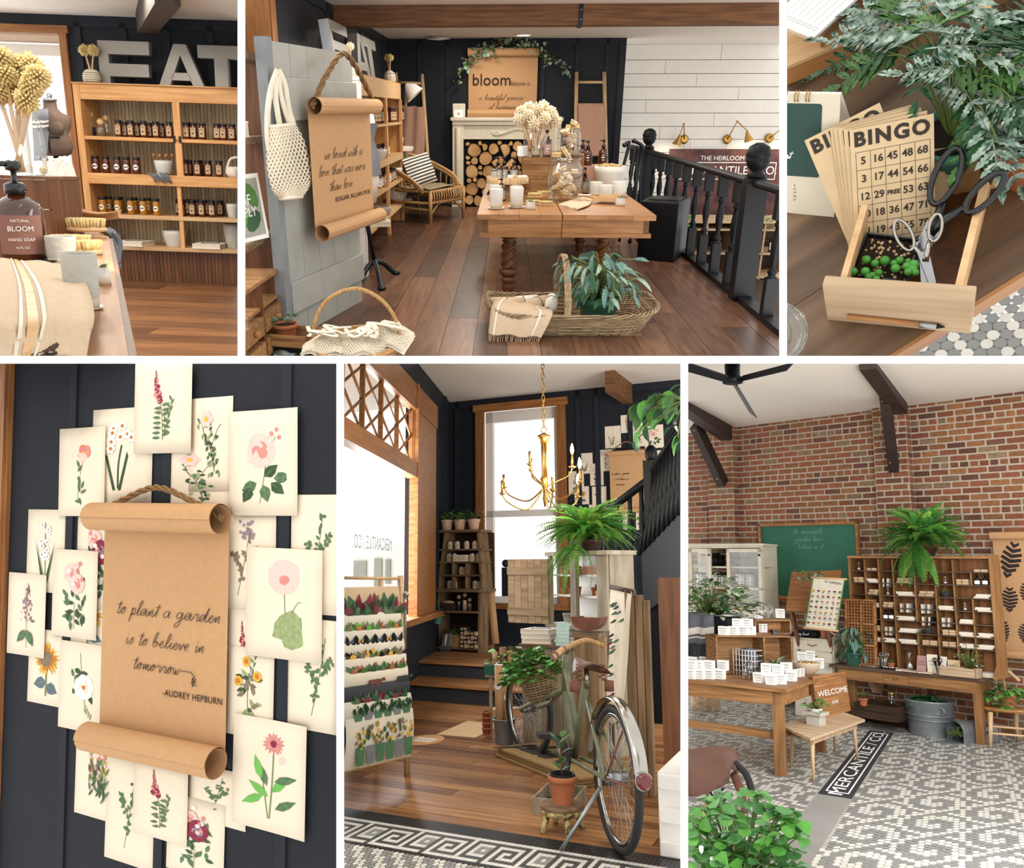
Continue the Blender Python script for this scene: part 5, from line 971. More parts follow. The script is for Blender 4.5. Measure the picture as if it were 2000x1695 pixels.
for i in range(11):a=i*2.4; k=.11*math.sqrt((i+.5)/11); hand_brush('round brush heaped in the white bowl, %s from its middle'%ORD[i],Tr(p+V((cos(a)*k,sin(a)*k,43*s-k*.1)))@Rz(a)@Rx(R.uniform(-.5,.5)),.1,.075,'brushes in the white bowl','bristle',(8,5),.02)
# cups and saucers
for i,(x,y,h_,sc2)in enumerate(((969,408,36,1),(968,392,30,0),(1009,406,36,1),(1008,392,28,0),(1163,382,26,0),(1182,389,27,0),(1208,384,27,1))):
 p=tp(x,y); s=mp(p); d=('front left corner of the table','behind the front left cup','left of the stacked brushes','tray side behind the second cup','in front of the white bowl, left','in front of the white bowl, middle','in front of the white bowl, right')[i]
 if sc2:saucer('white saucer %s'%('under the front left cup','','under the cup by the stacked brushes','','','','under the right bowl-side cup')[i],p,34*s)
 cup('white ceramic cup '+('at the ' if i==0 else '')+d,p+V((0,0,.01 if sc2 else 0)),26*s,h_*s)
for i,(x,y,z,a)in enumerate(((1040,400,0,.1),(1066,402,0,-.2),(1044,388,1,.15),(1062,384,1,.3))):p=tp(x,y+(9 if z else 0)); hand_brush('golden scrub brush in the small stack, %s'%('lower left','lower right','upper left','upper right')[i],Tr(p+V((0,0,.055*z)))@Rz(a),30*mp(p),.07,'stacked scrub brushes',n=(13,6))
for i,(x,y)in enumerate(((1036,409),(1211,402))):p=tp(x,y); s=mp(p); cup('tiny two-tone planter %s'%('beside the stacked brushes','at the right of the table')[i],p,17*s,15*s,name='planter',cat='planter',split=.4,taper=1.15); t=T('sprig','tiny green sprig in the planter %s'%('beside the stacked brushes','at the right of the table')[i],'plant',p+V((0,0,.05))); leafy(t,(0,0,0),14,.04,.06,.03,[leafmesh('leaf',1,.5)],joined=True)
a=lambda x,y,z=.012:tp(x,y)+V((0,0,z))
cloth('napkin','linen napkin with fringe lying at the table front','napkin',[(a(1140,384),a(1158,392)),(a(1115,394),a(1150,404)),(a(1092,402),a(1128,412))],'linen',nv=5,fringe=.04,wave=.008)
p=tp(1168,396); t=T('wooden_scoop','flat wooden dustpan scoop lying on the napkin','scoop',M=Tr(p+V((0,0,.03)))@Rz(-.35)); G().m('beech').box(-.02,.2,-.12,.12,0,.012).box(-.02,.2,-.125,-.11,0,.04).box(-.02,.2,.11,.125,0,.04).o('pan',t); G().m('beech').cyl((-.02,0,.02),(-.2,.0,.04),.015,8).o('handle',t); G().m('paper_white').box(-.2,-.08,-.04,.03,.04,.045).o('price_tag',t)
cloth('tea_towel','grey fringed tea towel hanging at the table left side','towel',[(tp(960,378)+V((0,0,.02)),tp(975,366)+V((0,0,.02))),(tp(952,380)+V((0,0,.02)),tp(960,366)+V((0,0,.02))),(V((TX0-.05,9.2,ZT-.2)),V((TX0-.05,9.9,ZT-.2)))],'linen_grey',nv=5,fringe=.05)
# ---- trug basket in front of the table
b=V((.52,6.55,0)); t=T('trug_basket','flat willow trug basket with hoop handle on the floor','basket',b,.05); hx,hy=.66,.42
def bf(a,z,off,h=.16):
 k=z/h; e=.45; ca,sa=cos(a),sin(a); sx_=math.copysign(abs(ca)**e,ca); sy_=math.copysign(abs(sa)**e,sa)
 return V(((hx*(.82+.18*k)+off)*sx_,(hy*(.78+.22*k)+off)*sy_,z+.05*k*abs(ca)**3))
g=G().m('wicker'); weave(g,0,0,0,0,.16,11,46,.008,fn=lambda a,z,off:bf(a,z,off)); g.o('woven_wall',t)
g=G().m('wicker')
for k in range(4):g.tube([bf(2*pi*i/90,.165,.014*cos(i*.9+k*1.57))+V((0,0,.014*sin(i*.9+k*1.57)))for i in range(90)],.0085,5,closed=True)
g.o('braided_rim',t); G().m('wicker').box(-hx*.8,hx*.8,-hy*.76,hy*.76,0,.015).o('bottom',t)
g=G().m('wicker')
for k in range(6):g.tube([(-.06+.018*cos(q*5+k),.40*cos(q)*-1+.018*sin(q*5+k)*.4,.14+.42*sin(q))for q in[i*pi/30 for i in range(31)]],.011,5)
g.o('hoop_handle',t)
cloth('tea_towel','linen towel hanging over the left rim of the trug','towel',[(b+V((-.5,.3,.14)),b+V((-.12,.18,.12))),(b+V((-.56,-.05,.22)),b+V((-.2,-.25,.19))),(b+V((-.62,-.34,.22)),b+V((-.16,-.44,.19))),(b+V((-.64,-.5,.05)),b+V((-.24,-.52,.03)))],'linen',fringe=.06,wave=.012,stripes=[(.1,.13,'linen_white',True),(.8,.83,'linen_white',True)])
for i in range(4):q=b+V((-.5+.12*i,.02+.05*(i%2),.17)); t=T('rolled_napkin','rolled linen napkin inside the trug, %s from the left'%ORD[i],'napkin',q,.5*i,group='napkins in the trug'); G().m(('linen','linen_white')[i%2]).lathe([(.02,-.14),(.05,-.14),(.055,0),(.05,.14),(.02,.14)],12,M=Ry(pi/2)).o('roll',t); G().m('twine').tube([(0,.056*cos(a_),.056*sin(a_))for a_ in[k*pi/6 for k in range(12)]],.005,4,closed=True).o('string',t)
t=T('potted_fern','blue-green ruffled fern in a dark green pot inside the trug','plant',b+V((.22,-.1,.02))); pot(t,.17,.24,'green_pot')
bl=[leafmesh(k,1,.34,.4,(.25,.7,.4,.95,.5,1,.6,.95,.5,.8,.3,.4,.05),.12,.22)for k in('leaf_blue','leaf_dark','leaf_grey','leaf_blue')]
R=random.Random(12); g=G().m('stem')
for i in range(140):
 az=R.uniform(0,6.28); rad=R.uniform(.05,.38); e=V((cos(az)*rad*.8-.02,sin(az)*rad*.8,.3+R.uniform(-.06,.34)*(1-rad))); g.tube([(0,0,.2),(e.x*.4,e.y*.4,e.z*.9),e],.005,4); put('frond',bl[i%4],t,Tr(e)@Rz(az+R.uniform(-.5,.5))@Ry(R.uniform(-.1,1.0))@Rx(R.uniform(-.6,.6))@Mx.Scale(R.uniform(.1,.17),4))
for x,y,a1_,s_ in((1218,505,.3,.24),(1235,515,.1,.22),(1262,535,-.2,.26),(1258,498,.6,.22),(1148,498,1.0,.18),(1226,525,-1.0,.24)):q=pY(x-18,y+8,6.5)-(b+V((.22,-.1,.02))); g.tube([(0,0,.2),(q.x*.5,q.y,q.z),q],.005,4); put('frond',bl[int(x)%2*2],t,Tr(q)@Ry(.3-a1_*.6)@Rx(.9)@Mx.Scale(s_*.6,4))
g.o('stems',t,kind='stuff')
for i,(x,y,a_)in enumerate(((1030,654,-.4),(1058,648,.5))):p=pz(x,y); t=T('photo_card','small white-edged photo card on the floor %s'%('in front of the trug','beside the towel fringe')[i],'card',M=Tr(p+V((0,0,.004)))@Rz(a_)); G().m('paper_white').box(-.055,.055,-.05,.05,0,.002).o('paper',t); G().m('slate').box(-.042,.042,-.037,.037,.002,.003).o('photo',t)
#  PLACE 3: bingo cards in a drawer on the old table
use(3)
def quad(BL,BR,TL):return basis(BL,BR-BL,TL-BL)
lamp('AREA',pz(1500,-300)+V((-.6,.3,1.3)),6,(.95,.97,1),.9,(.5,-.1,-1),'window_or_fill_light',sy=.9)  # area light added out of view; this place has no window
e0,e1=pz(1733,695),pz(2000,529); dv=(e1-e0).normalized(); nn=V((-dv.y,dv.x,0)); tm=basis(e0-dv*.35,dv,nn)
t=T('old_table','dark worn wooden table top carrying the drawer of bingo cards','table',M=tm)
for i in range(7):G().m('tabletop3').box(0,1.3,.16*i+.0006,.16*(i+1)-.0006,-.03,0).o('top_board',t)
G().m('oak').box(0,1.3,-.006,.004,-.032,-.002).o('lit_edge',t)  # lighter oak strip puts the light on the table edge into its colour
# tiled floor far below
fl=struct('floor_tiled',G().m('grout_lt').box(-.4,1.2,-.3,1.2,-.79,-.782)); hm={}
for mt in('tile_white','tile_grey'):g=G().m(mt); g.lathe([(.0145,-.782),(.0145,-.779)],6,smooth=False); hm[mt]=g.mesh('floor_tile')
c=pz(1900,640,-.78); k=0; gs={m:G().m(m)for m in hm}
for j in range(-14,15):
 for i in range(-14,15):
  x,y=c.x+(i+(j%2)/2)*.0265,c.y+j*.023; m='tile_white' if(i*2+j)%5<2 else 'tile_grey'
  if abs(i)<9 and abs(j)<9:put('floor_tile',hm[m],fl,Tr(x,y,0))
  else:gs[m].lathe([(.0145,-.782),(.0145,-.779)],6,(x,y,0),smooth=False)
for m in gs:gs[m].o('outer_floor_tiles',fl,kind='stuff')
# pigeonhole base at the back left
a,b=pz(1500,182),pz(1716,92); M3=basis(a,b-a,V((-(b-a).y,(b-a).x,0))); L_=(b-a).length
t=T('pigeonhole_cabinet','wooden pigeonhole cabinet at the upper left of the table','cabinet',M=M3)
G().m('oak').box(-.2,L_+.5,0,.03,0,.035).o('plinth',t); G().m('pine_pale').box(-.2,L_+.5,.0,.25,.035,.042).o('shelf_board',t); G().m('oak_dark').box(-.2,L_+.5,.24,.25,0,.3).o('backing',t)
for i in range(9):x=-.05+.075*i; G().m('oak').box(x,x+.008,.01,.24,.042,.13).o('divider',t)
G().m('oak').box(-.2,L_+.5,.005,.24,.13,.137).o('shelf_board',t)
# notepad
z=.15; q=[pz(x,y,z)for x,y in((1505,36),(1590,72),(1648,-10),(1560,-50))]; nm=basis(q[0],q[1]-q[0],q[3]-q[0]); nw,nh=(q[1]-q[0]).length,(q[3]-q[0]).length
t=T('notepad','white checklist notepad in a clear sleeve at the upper left','notepad',M=nm); G().m('paper_white').box(0,nw,0,nh,-.006,0).o('paper_block',t); G().m('glass').box(-.003,nw+.003,-.003,nh+.003,-.008,.0015).o('clear_sleeve',t)
g=G().m('stone');
for i in range(7):x=nw*(.15+.12*i); g.box(x,x+.0006,nh*.22,nh*.95,0,.0004);
for i in range(7):
 x=nw*(.12+.12*i)
 for d in((0,.007,0,.0008),(0,.007,.0062,.007),(0,.0008,0,.007),(.0062,.007,0,.007)):g.box(x+d[0],x+d[1],nh*.1+d[2],nh*.1+d[3],0,.0004)
g.o('printed_lines',t)
# desk calendar
BL,BR=pz(1500,412),pz(1629,424); ba=V((-(BR-BL).y,(BR-BL).x,0)).normalized(); dd=ba*.34+V((0,0,.94)); n=(BR-BL).cross(dd); TL=pl(1500,172,BL,n); TR_=pl(1622,184,BL,n); cm=quad(BL,BR,TL); cw,ch=(BR-BL).length,(TR_-BR).length
t=T('desk_calendar','white desk calendar with a dark green panel at the left','calendar',M=cm); IX=lambda x,y:cm.inverted()@pl(x,y,BL,n)
G().m('cream').box(0,cw,0,ch,-.002,0).o('board',t); p0,p1=IX(1500,340),IX(1606,203); M_('green_panel','#2a4a42'); G().m('green_panel').prism([(p0.x,p0.y),(p1.x-.003,p0.y),(p1.x,p0.y+.003),(p1.x,p1.y-.003),(p1.x-.003,p1.y),(p0.x,p1.y)],0,.0006).o('green_panel',t)
handwriting([('nt',0)],.0065,.0016,'paper_white',t,Tr(IX(1533,308))@Tr(0,0,.001));
for i in range(5):q=IX(1552,362+i*7); text('%d'%(5+7*i if i<4 else 27),.005,'ink_soft',t,Tr(q))
g=G().m('brass')
for x in(1537,1553,1559,1575,1581):q=IX(x,190); g.tube([(q.x,q.y+.008*sin(a),-.004+.008*cos(a))for a in[i*pi/6 for i in range(12)]],.0009,5,closed=True)
g.o('spiral_rings',t); G().m('paper_white').box(0,cw,0,ch,-.002,0,Tr(0,ch,-.002)@Rx(.65)@Tr(0,-ch,0)).o('easel_back',t)
# drawer
BL,BR=pz(1624,624),pz(1880,667); hd=hz(1612,556,BL); dx=(BR-BL).normalized(); ba=V((-dx.y,dx.x,0)); dm=basis(BL,dx,ba)@Rz(.085); ba=dm.col[1].xyz; W3=(BR-BL).length
D3=(dm.inverted()@pz(1800,296,hd*.8)).y; t=T('drawer_box','old wooden drawer box with a chipped front holding bingo cards','drawer',M=dm)
G().m('driftwood').box(-.006,W3+.006,-.002,.016,0,hd).o('front_panel',t,bev=.002); G().m('pine_pale').box(.012,.021,.016,D3*.6,.0,hd*.84).o('side_panel',t); G().m('pine_pale').box(W3-.021,W3-.012,.016,D3,.0,hd*.84).o('side_panel',t); G().m('oak_dark').box(.021,W3-.021,D3-.01,D3,0,hd*.8).o('back_panel',t); G().m('oak_dark').box(.02,W3-.02,.016,D3,0,.004).o('bottom_panel',t); G().m('oak').box(.02,W3-.02,.016,.019,.004,hd*.9).o('inner_front',t)
DI=lambda x,y,z=0:dm.inverted()@pz(x,y,z)
g=G().m('oak'); P0=V((W3*.14,-.006,hd*.24)); P1_=V((W3*.86,-.006,hd*.2))
tq=T('carpenter_pencil','flat brown pencil stub fixed across the drawer front','pencil',M=dm); g.tube([P0,P0.lerp(P1_,.75)],.0042,6); g.o('wooden_shaft',tq); G().m('steel').tube([P0.lerp(P1_,.75),P0.lerp(P1_,.92)],.0048,8).o('ferrule',tq); G().m('black').tube([P0.lerp(P1_,.92),P1_],[.0044,.001],6).o('dark_tip',tq)
# bingo cards
cb,cr=pz(1703,492,.012),pz(1851,462,.012); cx=(cr-cb).normalized(); cba=V((-cx.y,cx.x,0)); dd=cba*.62+V((0,0,.78)); n=cx.cross(dd); tl=pl(1662,254,cb,n); tr=pl(1827,221,cb,n)
bx=(tr-tl).normalized(); cw=(tr-tl).length; cmx=basis(tl,bx,(tl-cb)); chh=(tl-cb).length*1.0
def card(M,label,full=True):
 t=T('bingo_card',label,'card',M=M,group='bingo cards in the drawer'); k=cw/160; sh=G().m('bingo').box(0,cw,-chh,0,-.0012,0).o('card',t)
 text('BINGO',41*k,'bingo_ink',t,Tr(cw*.5,-24*k,.0003)@Mx.Diagonal((1,1,1,1)),sx=1.0,spacing=1.2,bold=.0012)
 if not full:return
 g=G().m('bingo_ink'); x0,y0,c=10*k,-50*k,28.5*k; r=39*k
 for i in range(6):g.box(x0+i*c-.0003,x0+i*c+.0003,y0-5*r,y0,0,.0003); g.box(x0,x0+5*c,y0-i*r-.0003,y0-i*r+.0003,0,.0003)
 g.o('printed_grid',t); nums=['5 16 45 48 68','3 17 44 54 66','12 29 FREE 53 63','10 18 36 47 71','11 19 43 55 75']
 for j,row in enumerate(nums):
  for i,v in enumerate(row.split()):text(v,(22 if v!='FREE' else 13)*k,'bingo_ink',t,Tr(x0+(i+.5)*c,y0-(j+.5)*r,.0003),sx=.95,name='printed_number',bold=.0003)
 text('BINGO',36*k,'bingo_ink',t,Tr(cw*.5,y0-5*r-22*k,.0003),sx=1.08,spacing=1.12)
LBC=['front bingo card with numbers 5 16 45 48 68 on top','bingo card just behind the front one','third bingo card in the fan','fourth bingo card in the fan','fifth bingo card in the fan','rearmost bingo card tilted to the left']
for i in range(6):card(cmx@Tr(cw*.5,-chh,-.004*i)@Rz((0,.03,.055,.075,.09,.3)[i])@Tr(-cw*.5+(-.002,-.004,-.006,-.008,-.01,-.004)[i],chh+(0,.004,.008,.011,.013,.022)[i],0),LBC[i],i in(0,1))
for i in range(3):t=card(cmx@Tr(cw*.5,-chh,-.03-.004*i)@Rz(-.1-.05*i)@Tr(-cw*.5+.006,chh-.05,0),'bingo card tucked low at the right of the fan, %s'%ORD[i],False)
# scissors
def scissors(label,M,L,loopm,blade,op=.14,lr=(.22,.17),off=(.06,.05)):
 """pivot at the origin, blades along -y, handles along +y"""
 t=T('scissors',label,'scissors',M=M)
 for i,s in enumerate((-1,1)):
  h=Rz(s*op/2); z=.0022*s
  G().m(blade).prism([(-.012*L/.2,.01),(.012*L/.2,.01),(.008*L/.2,-L*.3),(0,-L*.5),(-.007*L/.2,-L*.3)],z,z+.002,h).o('blade',t)
  r=lr[i]*L; c=V((s*off[i]*L*2,L*.36,z)); q=[c+V((r*.42*cos(a),r*sin(a),0))for a in[k*pi/12 for k in range(24)]]
  g=G().m(loopm); g.tube([Rz(-s*op)@p for p in q],.0042*L/.2,8,closed=True); e=Rz(-s*op)@(c+V((-s*r*.25,-r*.92,0))); g.tube([(0,-.005,z),(s*.004,L*.06,z),e],[.008*L/.2,.0075*L/.2,.005*L/.2],8); g.o('handle_loop',t)
 G().m('steel').lathe([(.006*L/.2,-.003),(.006*L/.2,.005),(.003*L/.2,.006)],12).o('pivot_screw',t)
z1,z2=.085,.01
def span(xa,ya,za,xb,yb,zb,roll=0):
 a,b=pz(xa,ya,za),pz(xb,yb,zb); y=(b-a).normalized(); x=y.cross(V((0,0,1))).normalized(); zz=x.cross(y); return a,Mx.Translation(a)@Mx((x,y,zz)).transposed().to_4x4()@Ry(roll),(b-a).length
a,Ms,l=span(1822,450,.06,1906,320,.115); scissors('large scissors with black enamel handles leaning over the cards',Ms,l*2.1,'black_gloss','steel',.2,(.19,.15),(.03,.045))
a,Ms,l=span(1806,505,.05,1797,440,.075); scissors('small silver scissors standing in front of the bingo cards',Ms,l*2.5,'chrome','steel',.26,(.2,.16),(.045,.03))
# black square pot with string of pearls
pc=pz(1727,512,.03); t=T('nursery_pot','small black square pot with round green succulent beads','plant',M=Tr(pz(1730,535,.006))@Rz(-.3)); s=mp(pc)
w_=50*s; wv=[(-1,-1),(1,-1),(1,1),(-1,1)]
g=G().m('black_gloss'); hgt=58*s
vs=[(x*w_*.72,y*w_*.72,0)for x,y in wv]+[(x*w_,y*w_,hgt)for x,y in wv]+[(x*w_*.93,y*w_*.93,hgt)for x,y in wv]+[(x*w_*.9,y*w_*.9,hgt*.85)for x,y in wv]
g.add(vs,[(3,2,1,0)]+[(i,(i+1)%4,4+(i+1)%4,4+i)for i in range(4)]+[(4+i,4+(i+1)%4,8+(i+1)%4,8+i)for i in range(4)]+[(8+i,8+(i+1)%4,12+(i+1)%4,12+i)for i in range(4)]); g.o('pot',t)
G().m('soil').grid(lambda u,v:((u-.5)*1.8*w_,(v-.5)*1.8*w_,hgt*.84+.002*sin(u*30)*cos(v*27)),8,8).o('soil',t); R=random.Random(5); pm3=G().m('pearl').ball((0,0,0),1,12,8).mesh('bead'); ti=(SM.inverted()@t.matrix_world).inverted()if False else(Tr(pz(1730,535,.006))@Rz(-.3)).inverted()
gb=G().m('beech');[gb.ball((R.uniform(-.8,.8)*w_,R.uniform(-.8,.8)*w_,hgt*.86),R.uniform(.0015,.003),6,4)for _ in range(60)]; gb.o('gravel',t,kind='stuff')
BD=[(1692,507,9),(1709,514,8),(1728,509,10),(1690,530,9),(1704,538,8),(1716,533,8),(1697,541,8),(1666,530,9),(1749,524,9),(1746,514,7),(1757,508,8),(1772,520,9),(1785,516,9),(1774,531,8),(1783,526,9),(1788,532,7),(1774,510,6),(1712,545,7)]
for x,y,r in BD:q=ti@pz(x,y,hgt+.012); put('bead',pm3,t,Tr(q)@Mx.Scale(r*s*.95,4))
g=G().m('stem');[g.tube([ti@pz(a_[0],a_[1],hgt+.01),ti@pz(b_[0],b_[1],hgt+.01)],.0008,4)for a_,b_ in zip(BD,BD[1:])if abs(a_[0]-b_[0])<30]; g.o('stems',t)
# fern in green pot
zr=.1; fc=pz(1858,258,zr); fc.z=0; rim=V((0,0,0)); t=T('silver_fern','bushy silver-veined fern in a green plastic pot','plant',fc)
G().m('teal_pot').lathe([(.034,0),(.046,zr*.8),(.05,zr*.82),(.05,zr),(.045,zr),(.044,zr*.8),(.001,zr*.8)],26,cap=False).o('pot',t); G().m('soil').lathe([(.044,zr*.82),(.04,zr*.9),(.001,zr*.92)],16,cap=False).o('soil',t)
def pinnate(mt,n=6,seed=0):
 """frond of lobed leaflets along +x, unit length"""
 r=random.Random(seed); g=G().m(mt,True); P=[V((i/n*(1-.1*i/n),0,.12*i/n-.3*(i/n)**2))for i in range(n+1)]; g.tube(P,[.012*(1-.6*i/n)for i in range(n+1)],4)
 lob=[(0,.02),(.15,.12),(.22,.08),(.32,.16),(.4,.1),(.52,.16),(.6,.09),(.72,.12),(.8,.06),(1,0)]
 def lf(o,a,l):
  q=lob+[(x,-y)for x,y in lob[::-1][1:]]; m_=Tr(o)@Rz(a)@Ry(r.uniform(-.1,.35))@Rx(r.uniform(-.3,.3)); k=len(q); c=[(x*l,y*l*1.15,abs(y)*l*.35)for x,y in q]
  g.add([(0,0,0),(l*.5,0,-.01*l),(l,0,-.05*l)]+c,[(0,1,3+i+1,3+i)if i<5 else(1,2,3+i+1,3+i)for i in range(9)]+[(1,2,3+i,3+i+1)[::-1]if i<13 else(0,1,3+i,3+i+1)[::-1]for i in range(9,k-1)],m_)
 for i in range(1,n):l=.42*(1-(i/n)**2*.55); lf(P[i],.95,l); lf(P[i],-.95,l)
 lf(P[n],0,.4); return g.mesh('frond')
fm=[pinnate('leaf_silver',6,1),pinnate('leaf_dark',5,2),pinnate('leaf_silver',6,3),pinnate('leaf',6,4)]; R=random.Random(3); gst=G().m('stem')
for i,(x,y,zz_,az,sc_)in enumerate([(1690,60,.2,2.9,.1),(1680,100,.17,3.2,.1),(1720,30,.22,2.5,.1),(1760,20,.25,2.0,.11),(1800,10,.27,1.6,.12),(1740,90,.22,2.9,.12),(1790,60,.27,2.3,.13),(1830,40,.28,1.4,.13),(1870,20,.27,1.0,.13),(1900,70,.28,.6,.12),(1930,40,.25,.8,.12),(1960,80,.24,.3,.12),(1985,50,.22,.5,.11),(1820,110,.26,4.3,.1),(1860,90,.3,.2,.1),(1900,130,.26,-.4,.11),(1870,150,.24,-1.2,.1),(1900,170,.22,-.8,.11),(1940,110,.26,-.1,.12),(1975,130,.24,-.5,.12),(1960,170,.22,-1.0,.11),(1905,215,.19,-1.3,.11),(1935,255,.17,-1.4,.11),(1905,255,.15,-2.0,.09),(1955,290,.15,-1.2,.1),(1985,200,.2,-.9,.1),(1960,230,.18,-1.7,.09),(1720,110,.2,3.3,.12),(1850,60,.3,1.8,.12),(1930,80,.28,.9,.12),(1745,55,.24,2.6,.11),(1990,90,.2,0,.1),(1840,130,.28,2.9,.09),(1995,20,.2,.9,.1),(1690,20,.18,2.6,.1)]):
 q=pz(x,y,zz_*.8)-fc; gst.tube(catmull([(rim.x,rim.y,zr*.85),tuple((V((rim.x,rim.y,zr*1.6))+q)/2+V((0,0,.03))),tuple(q)],5),.0013,4); put('frond',fm[i%4],t,Tr(q)@Rz(az)@Ry(R.uniform(-.2,.5))@Rx(R.uniform(-.3,.3))@Tr(-sc_*.35,0,0)@Mx.Scale(sc_*1.0,4))
gst.o('stems',t,kind='stuff')
# wooden box side at the right and glass stand at the lower left
a,b=pz(1985,360,0),pz(1925,60,0); t=T('wooden_tray','pale wooden tray side at the upper right edge','tray',M=basis(a,b-a,V((0,0,1)))); G().m('pine_pale').box(0,(b-a).length,0,.07,-.012,0).o('side_board',t); G().m('pine_pale').box(0,.012,0,.07,-.15,-.012).o('end_board',t)
t=T('terracotta_pot','terracotta pot at the right picture edge','pot',pz(2015,345)); pot(t,.05,.09)
p=pz(1505,690,0); t=T('glass_stand','clear glass cake stand at the lower left edge','cake stand',p); G().m('glass_dim').lathe([(.03,0),(.012,.01),(.012,.045),(.02,.05),(.055,.052),(.06,.058),(.055,.058),(.001,.056)],30,cap=False).o('stand',t)
for r_ in(.06,.052,.034):G().m('glass_dim').tube([(r_*cos(a_),r_*sin(a_),.058)for a_ in[i*pi/20 for i in range(40)]],.0016,6,closed=True).o('rim',t)
#  PLACE 4: botanical prints around a kraft scroll
use(4)
Y4=3.2
w4=lambda x,y,d=0:pY(x,y,Y4-d)
s4=mp(w4(330,1200))
xa,xb=w4(-20,1200).x,w4(690,1200).x
wl4=struct('wall_prints',G().m('navy').box(xa-.2,xb+.3,Y4,Y4+.05,w4(330,1760).z-.3,w4(330,640).z+.3))
for x in(133,321,556):b=w4(x,1200).x; G().m('navy_batten').box(b-11.5*s4,b+11.5*s4,Y4-.012,Y4,w4(330,1760).z-.3,w4(330,640).z+.3).o('batten',wl4)
b=w4(8,1200).x; t=struct('trim_1',G().m('oak_z').box(b-.08,b+9*s4,Y4-.03,Y4,w4(330,1760).z-.3,w4(330,640).z+.3).box(b-.08,b+2*s4,Y4-.05,Y4-.03,w4(330,1760).z-.3,w4(330,640).z+.3))
lamp('AREA',(w4(900,1000).x,1.6,2.4),5,(1,.93,.82),.5,(-.55,1,-.35),'fill_lamp')  # unseen area light added at the right to brighten the prints
lamp('AREA',(w4(-700,1200).x,1.9,1.6),3,(.85,.92,1),.8,(.8,1,0),'window_or_fill_light')  # cool fill light added out of view at the left, without a window
# printed flowers: drawn in the xz plane of the sheet, unit = sheet width
class Art:
 def __init__(s,sheet,w,h,seed):s.g={}; s.w=w; s.h=h; s.r=random.Random(seed); s.sheet=sheet; s.k=0
 def G(s,m):return s.g.setdefault(m,G().m(m))
 def P(s,x,y):return V(((x-.5)*s.w,-.0012-s.k*.00005,(y-.5)*s.h))
 def poly(s,m,pts):s.k+=1; s.G(m).poly([s.P(*p)for p in pts])
 def stem(s,pts,w=.012,m='pstem'):
  s.k+=1; q=catmull(pts,4); vs=[]
  for i,p in enumerate(q):
   d=V(q[min(i+1,len(q)-1)])-V(q[max(i-1,0)]); d=d.normalized()if d.length else V((0,1)); vs+=[s.P(p[0]-d.y*w/2,p[1]+d.x*w/2*.7),s.P(p[0]+d.y*w/2,p[1]-d.x*w/2*.7)]
  s.G(m).add(vs,[(2*i,2*i+1,2*i+3,2*i+2)for i in range(len(q)-1)]); return q
 def leaf(s,x,y,a,l,w,m='pleaf',asp=.68):
  q=[(0,0),(.3,.5),(.6,.45),(1,0),(.6,-.45),(.3,-.5)]; s.poly(m,[(x+(u*l*cos(a)-v*w*sin(a)),y+(u*l*sin(a)+v*w*cos(a))*asp)for u,v in q])
  if l>.1:s.poly('pleaf_lt',[(x+u*l*cos(a)-v*w*sin(a),y+(u*l*sin(a)+v*w*cos(a))*asp)for u,v in((.05,.015),(.95,0),(.05,-.015))])
 def disc(s,x,y,r,m,n=10,j=.12,asp=.68):s.poly(m,[(x+r*cos(a)*(1+s.r.uniform(-j,j)),y+r*sin(a)*asp*(1+s.r.uniform(-j,j)))for a in[2*pi*i/n for i in range(n)]])
 def daisy(s,x,y,r,m,mc,n=12,rc=.3):
  for i in range(n):s.leaf(x+r*.1*cos(i),y,2*pi*i/n+s.r.uniform(-.1,.1),r,r*1.6*pi/n,m)
  s.disc(x,y,r*rc,mc)
 def rose(s,x,y,r,m='rose_lt',m2='rose'):
  for i in range(7):a=i*.9; s.disc(x+r*.45*cos(a),y+r*.32*sin(a),r*.6,m)
  for i in range(6):a=i*1.1; s.disc(x+r*.25*cos(a),y+r*.18*sin(a),r*.32,m2 if i%2 else m)
  s.disc(x,y,r*.2,m2)
 def done(s,nm='printed_flower'):
  allg=G()
  for m,g in s.g.items():allg.m(m); allg.add(g.v,g.f)
  allg.o(nm,s.sheet)
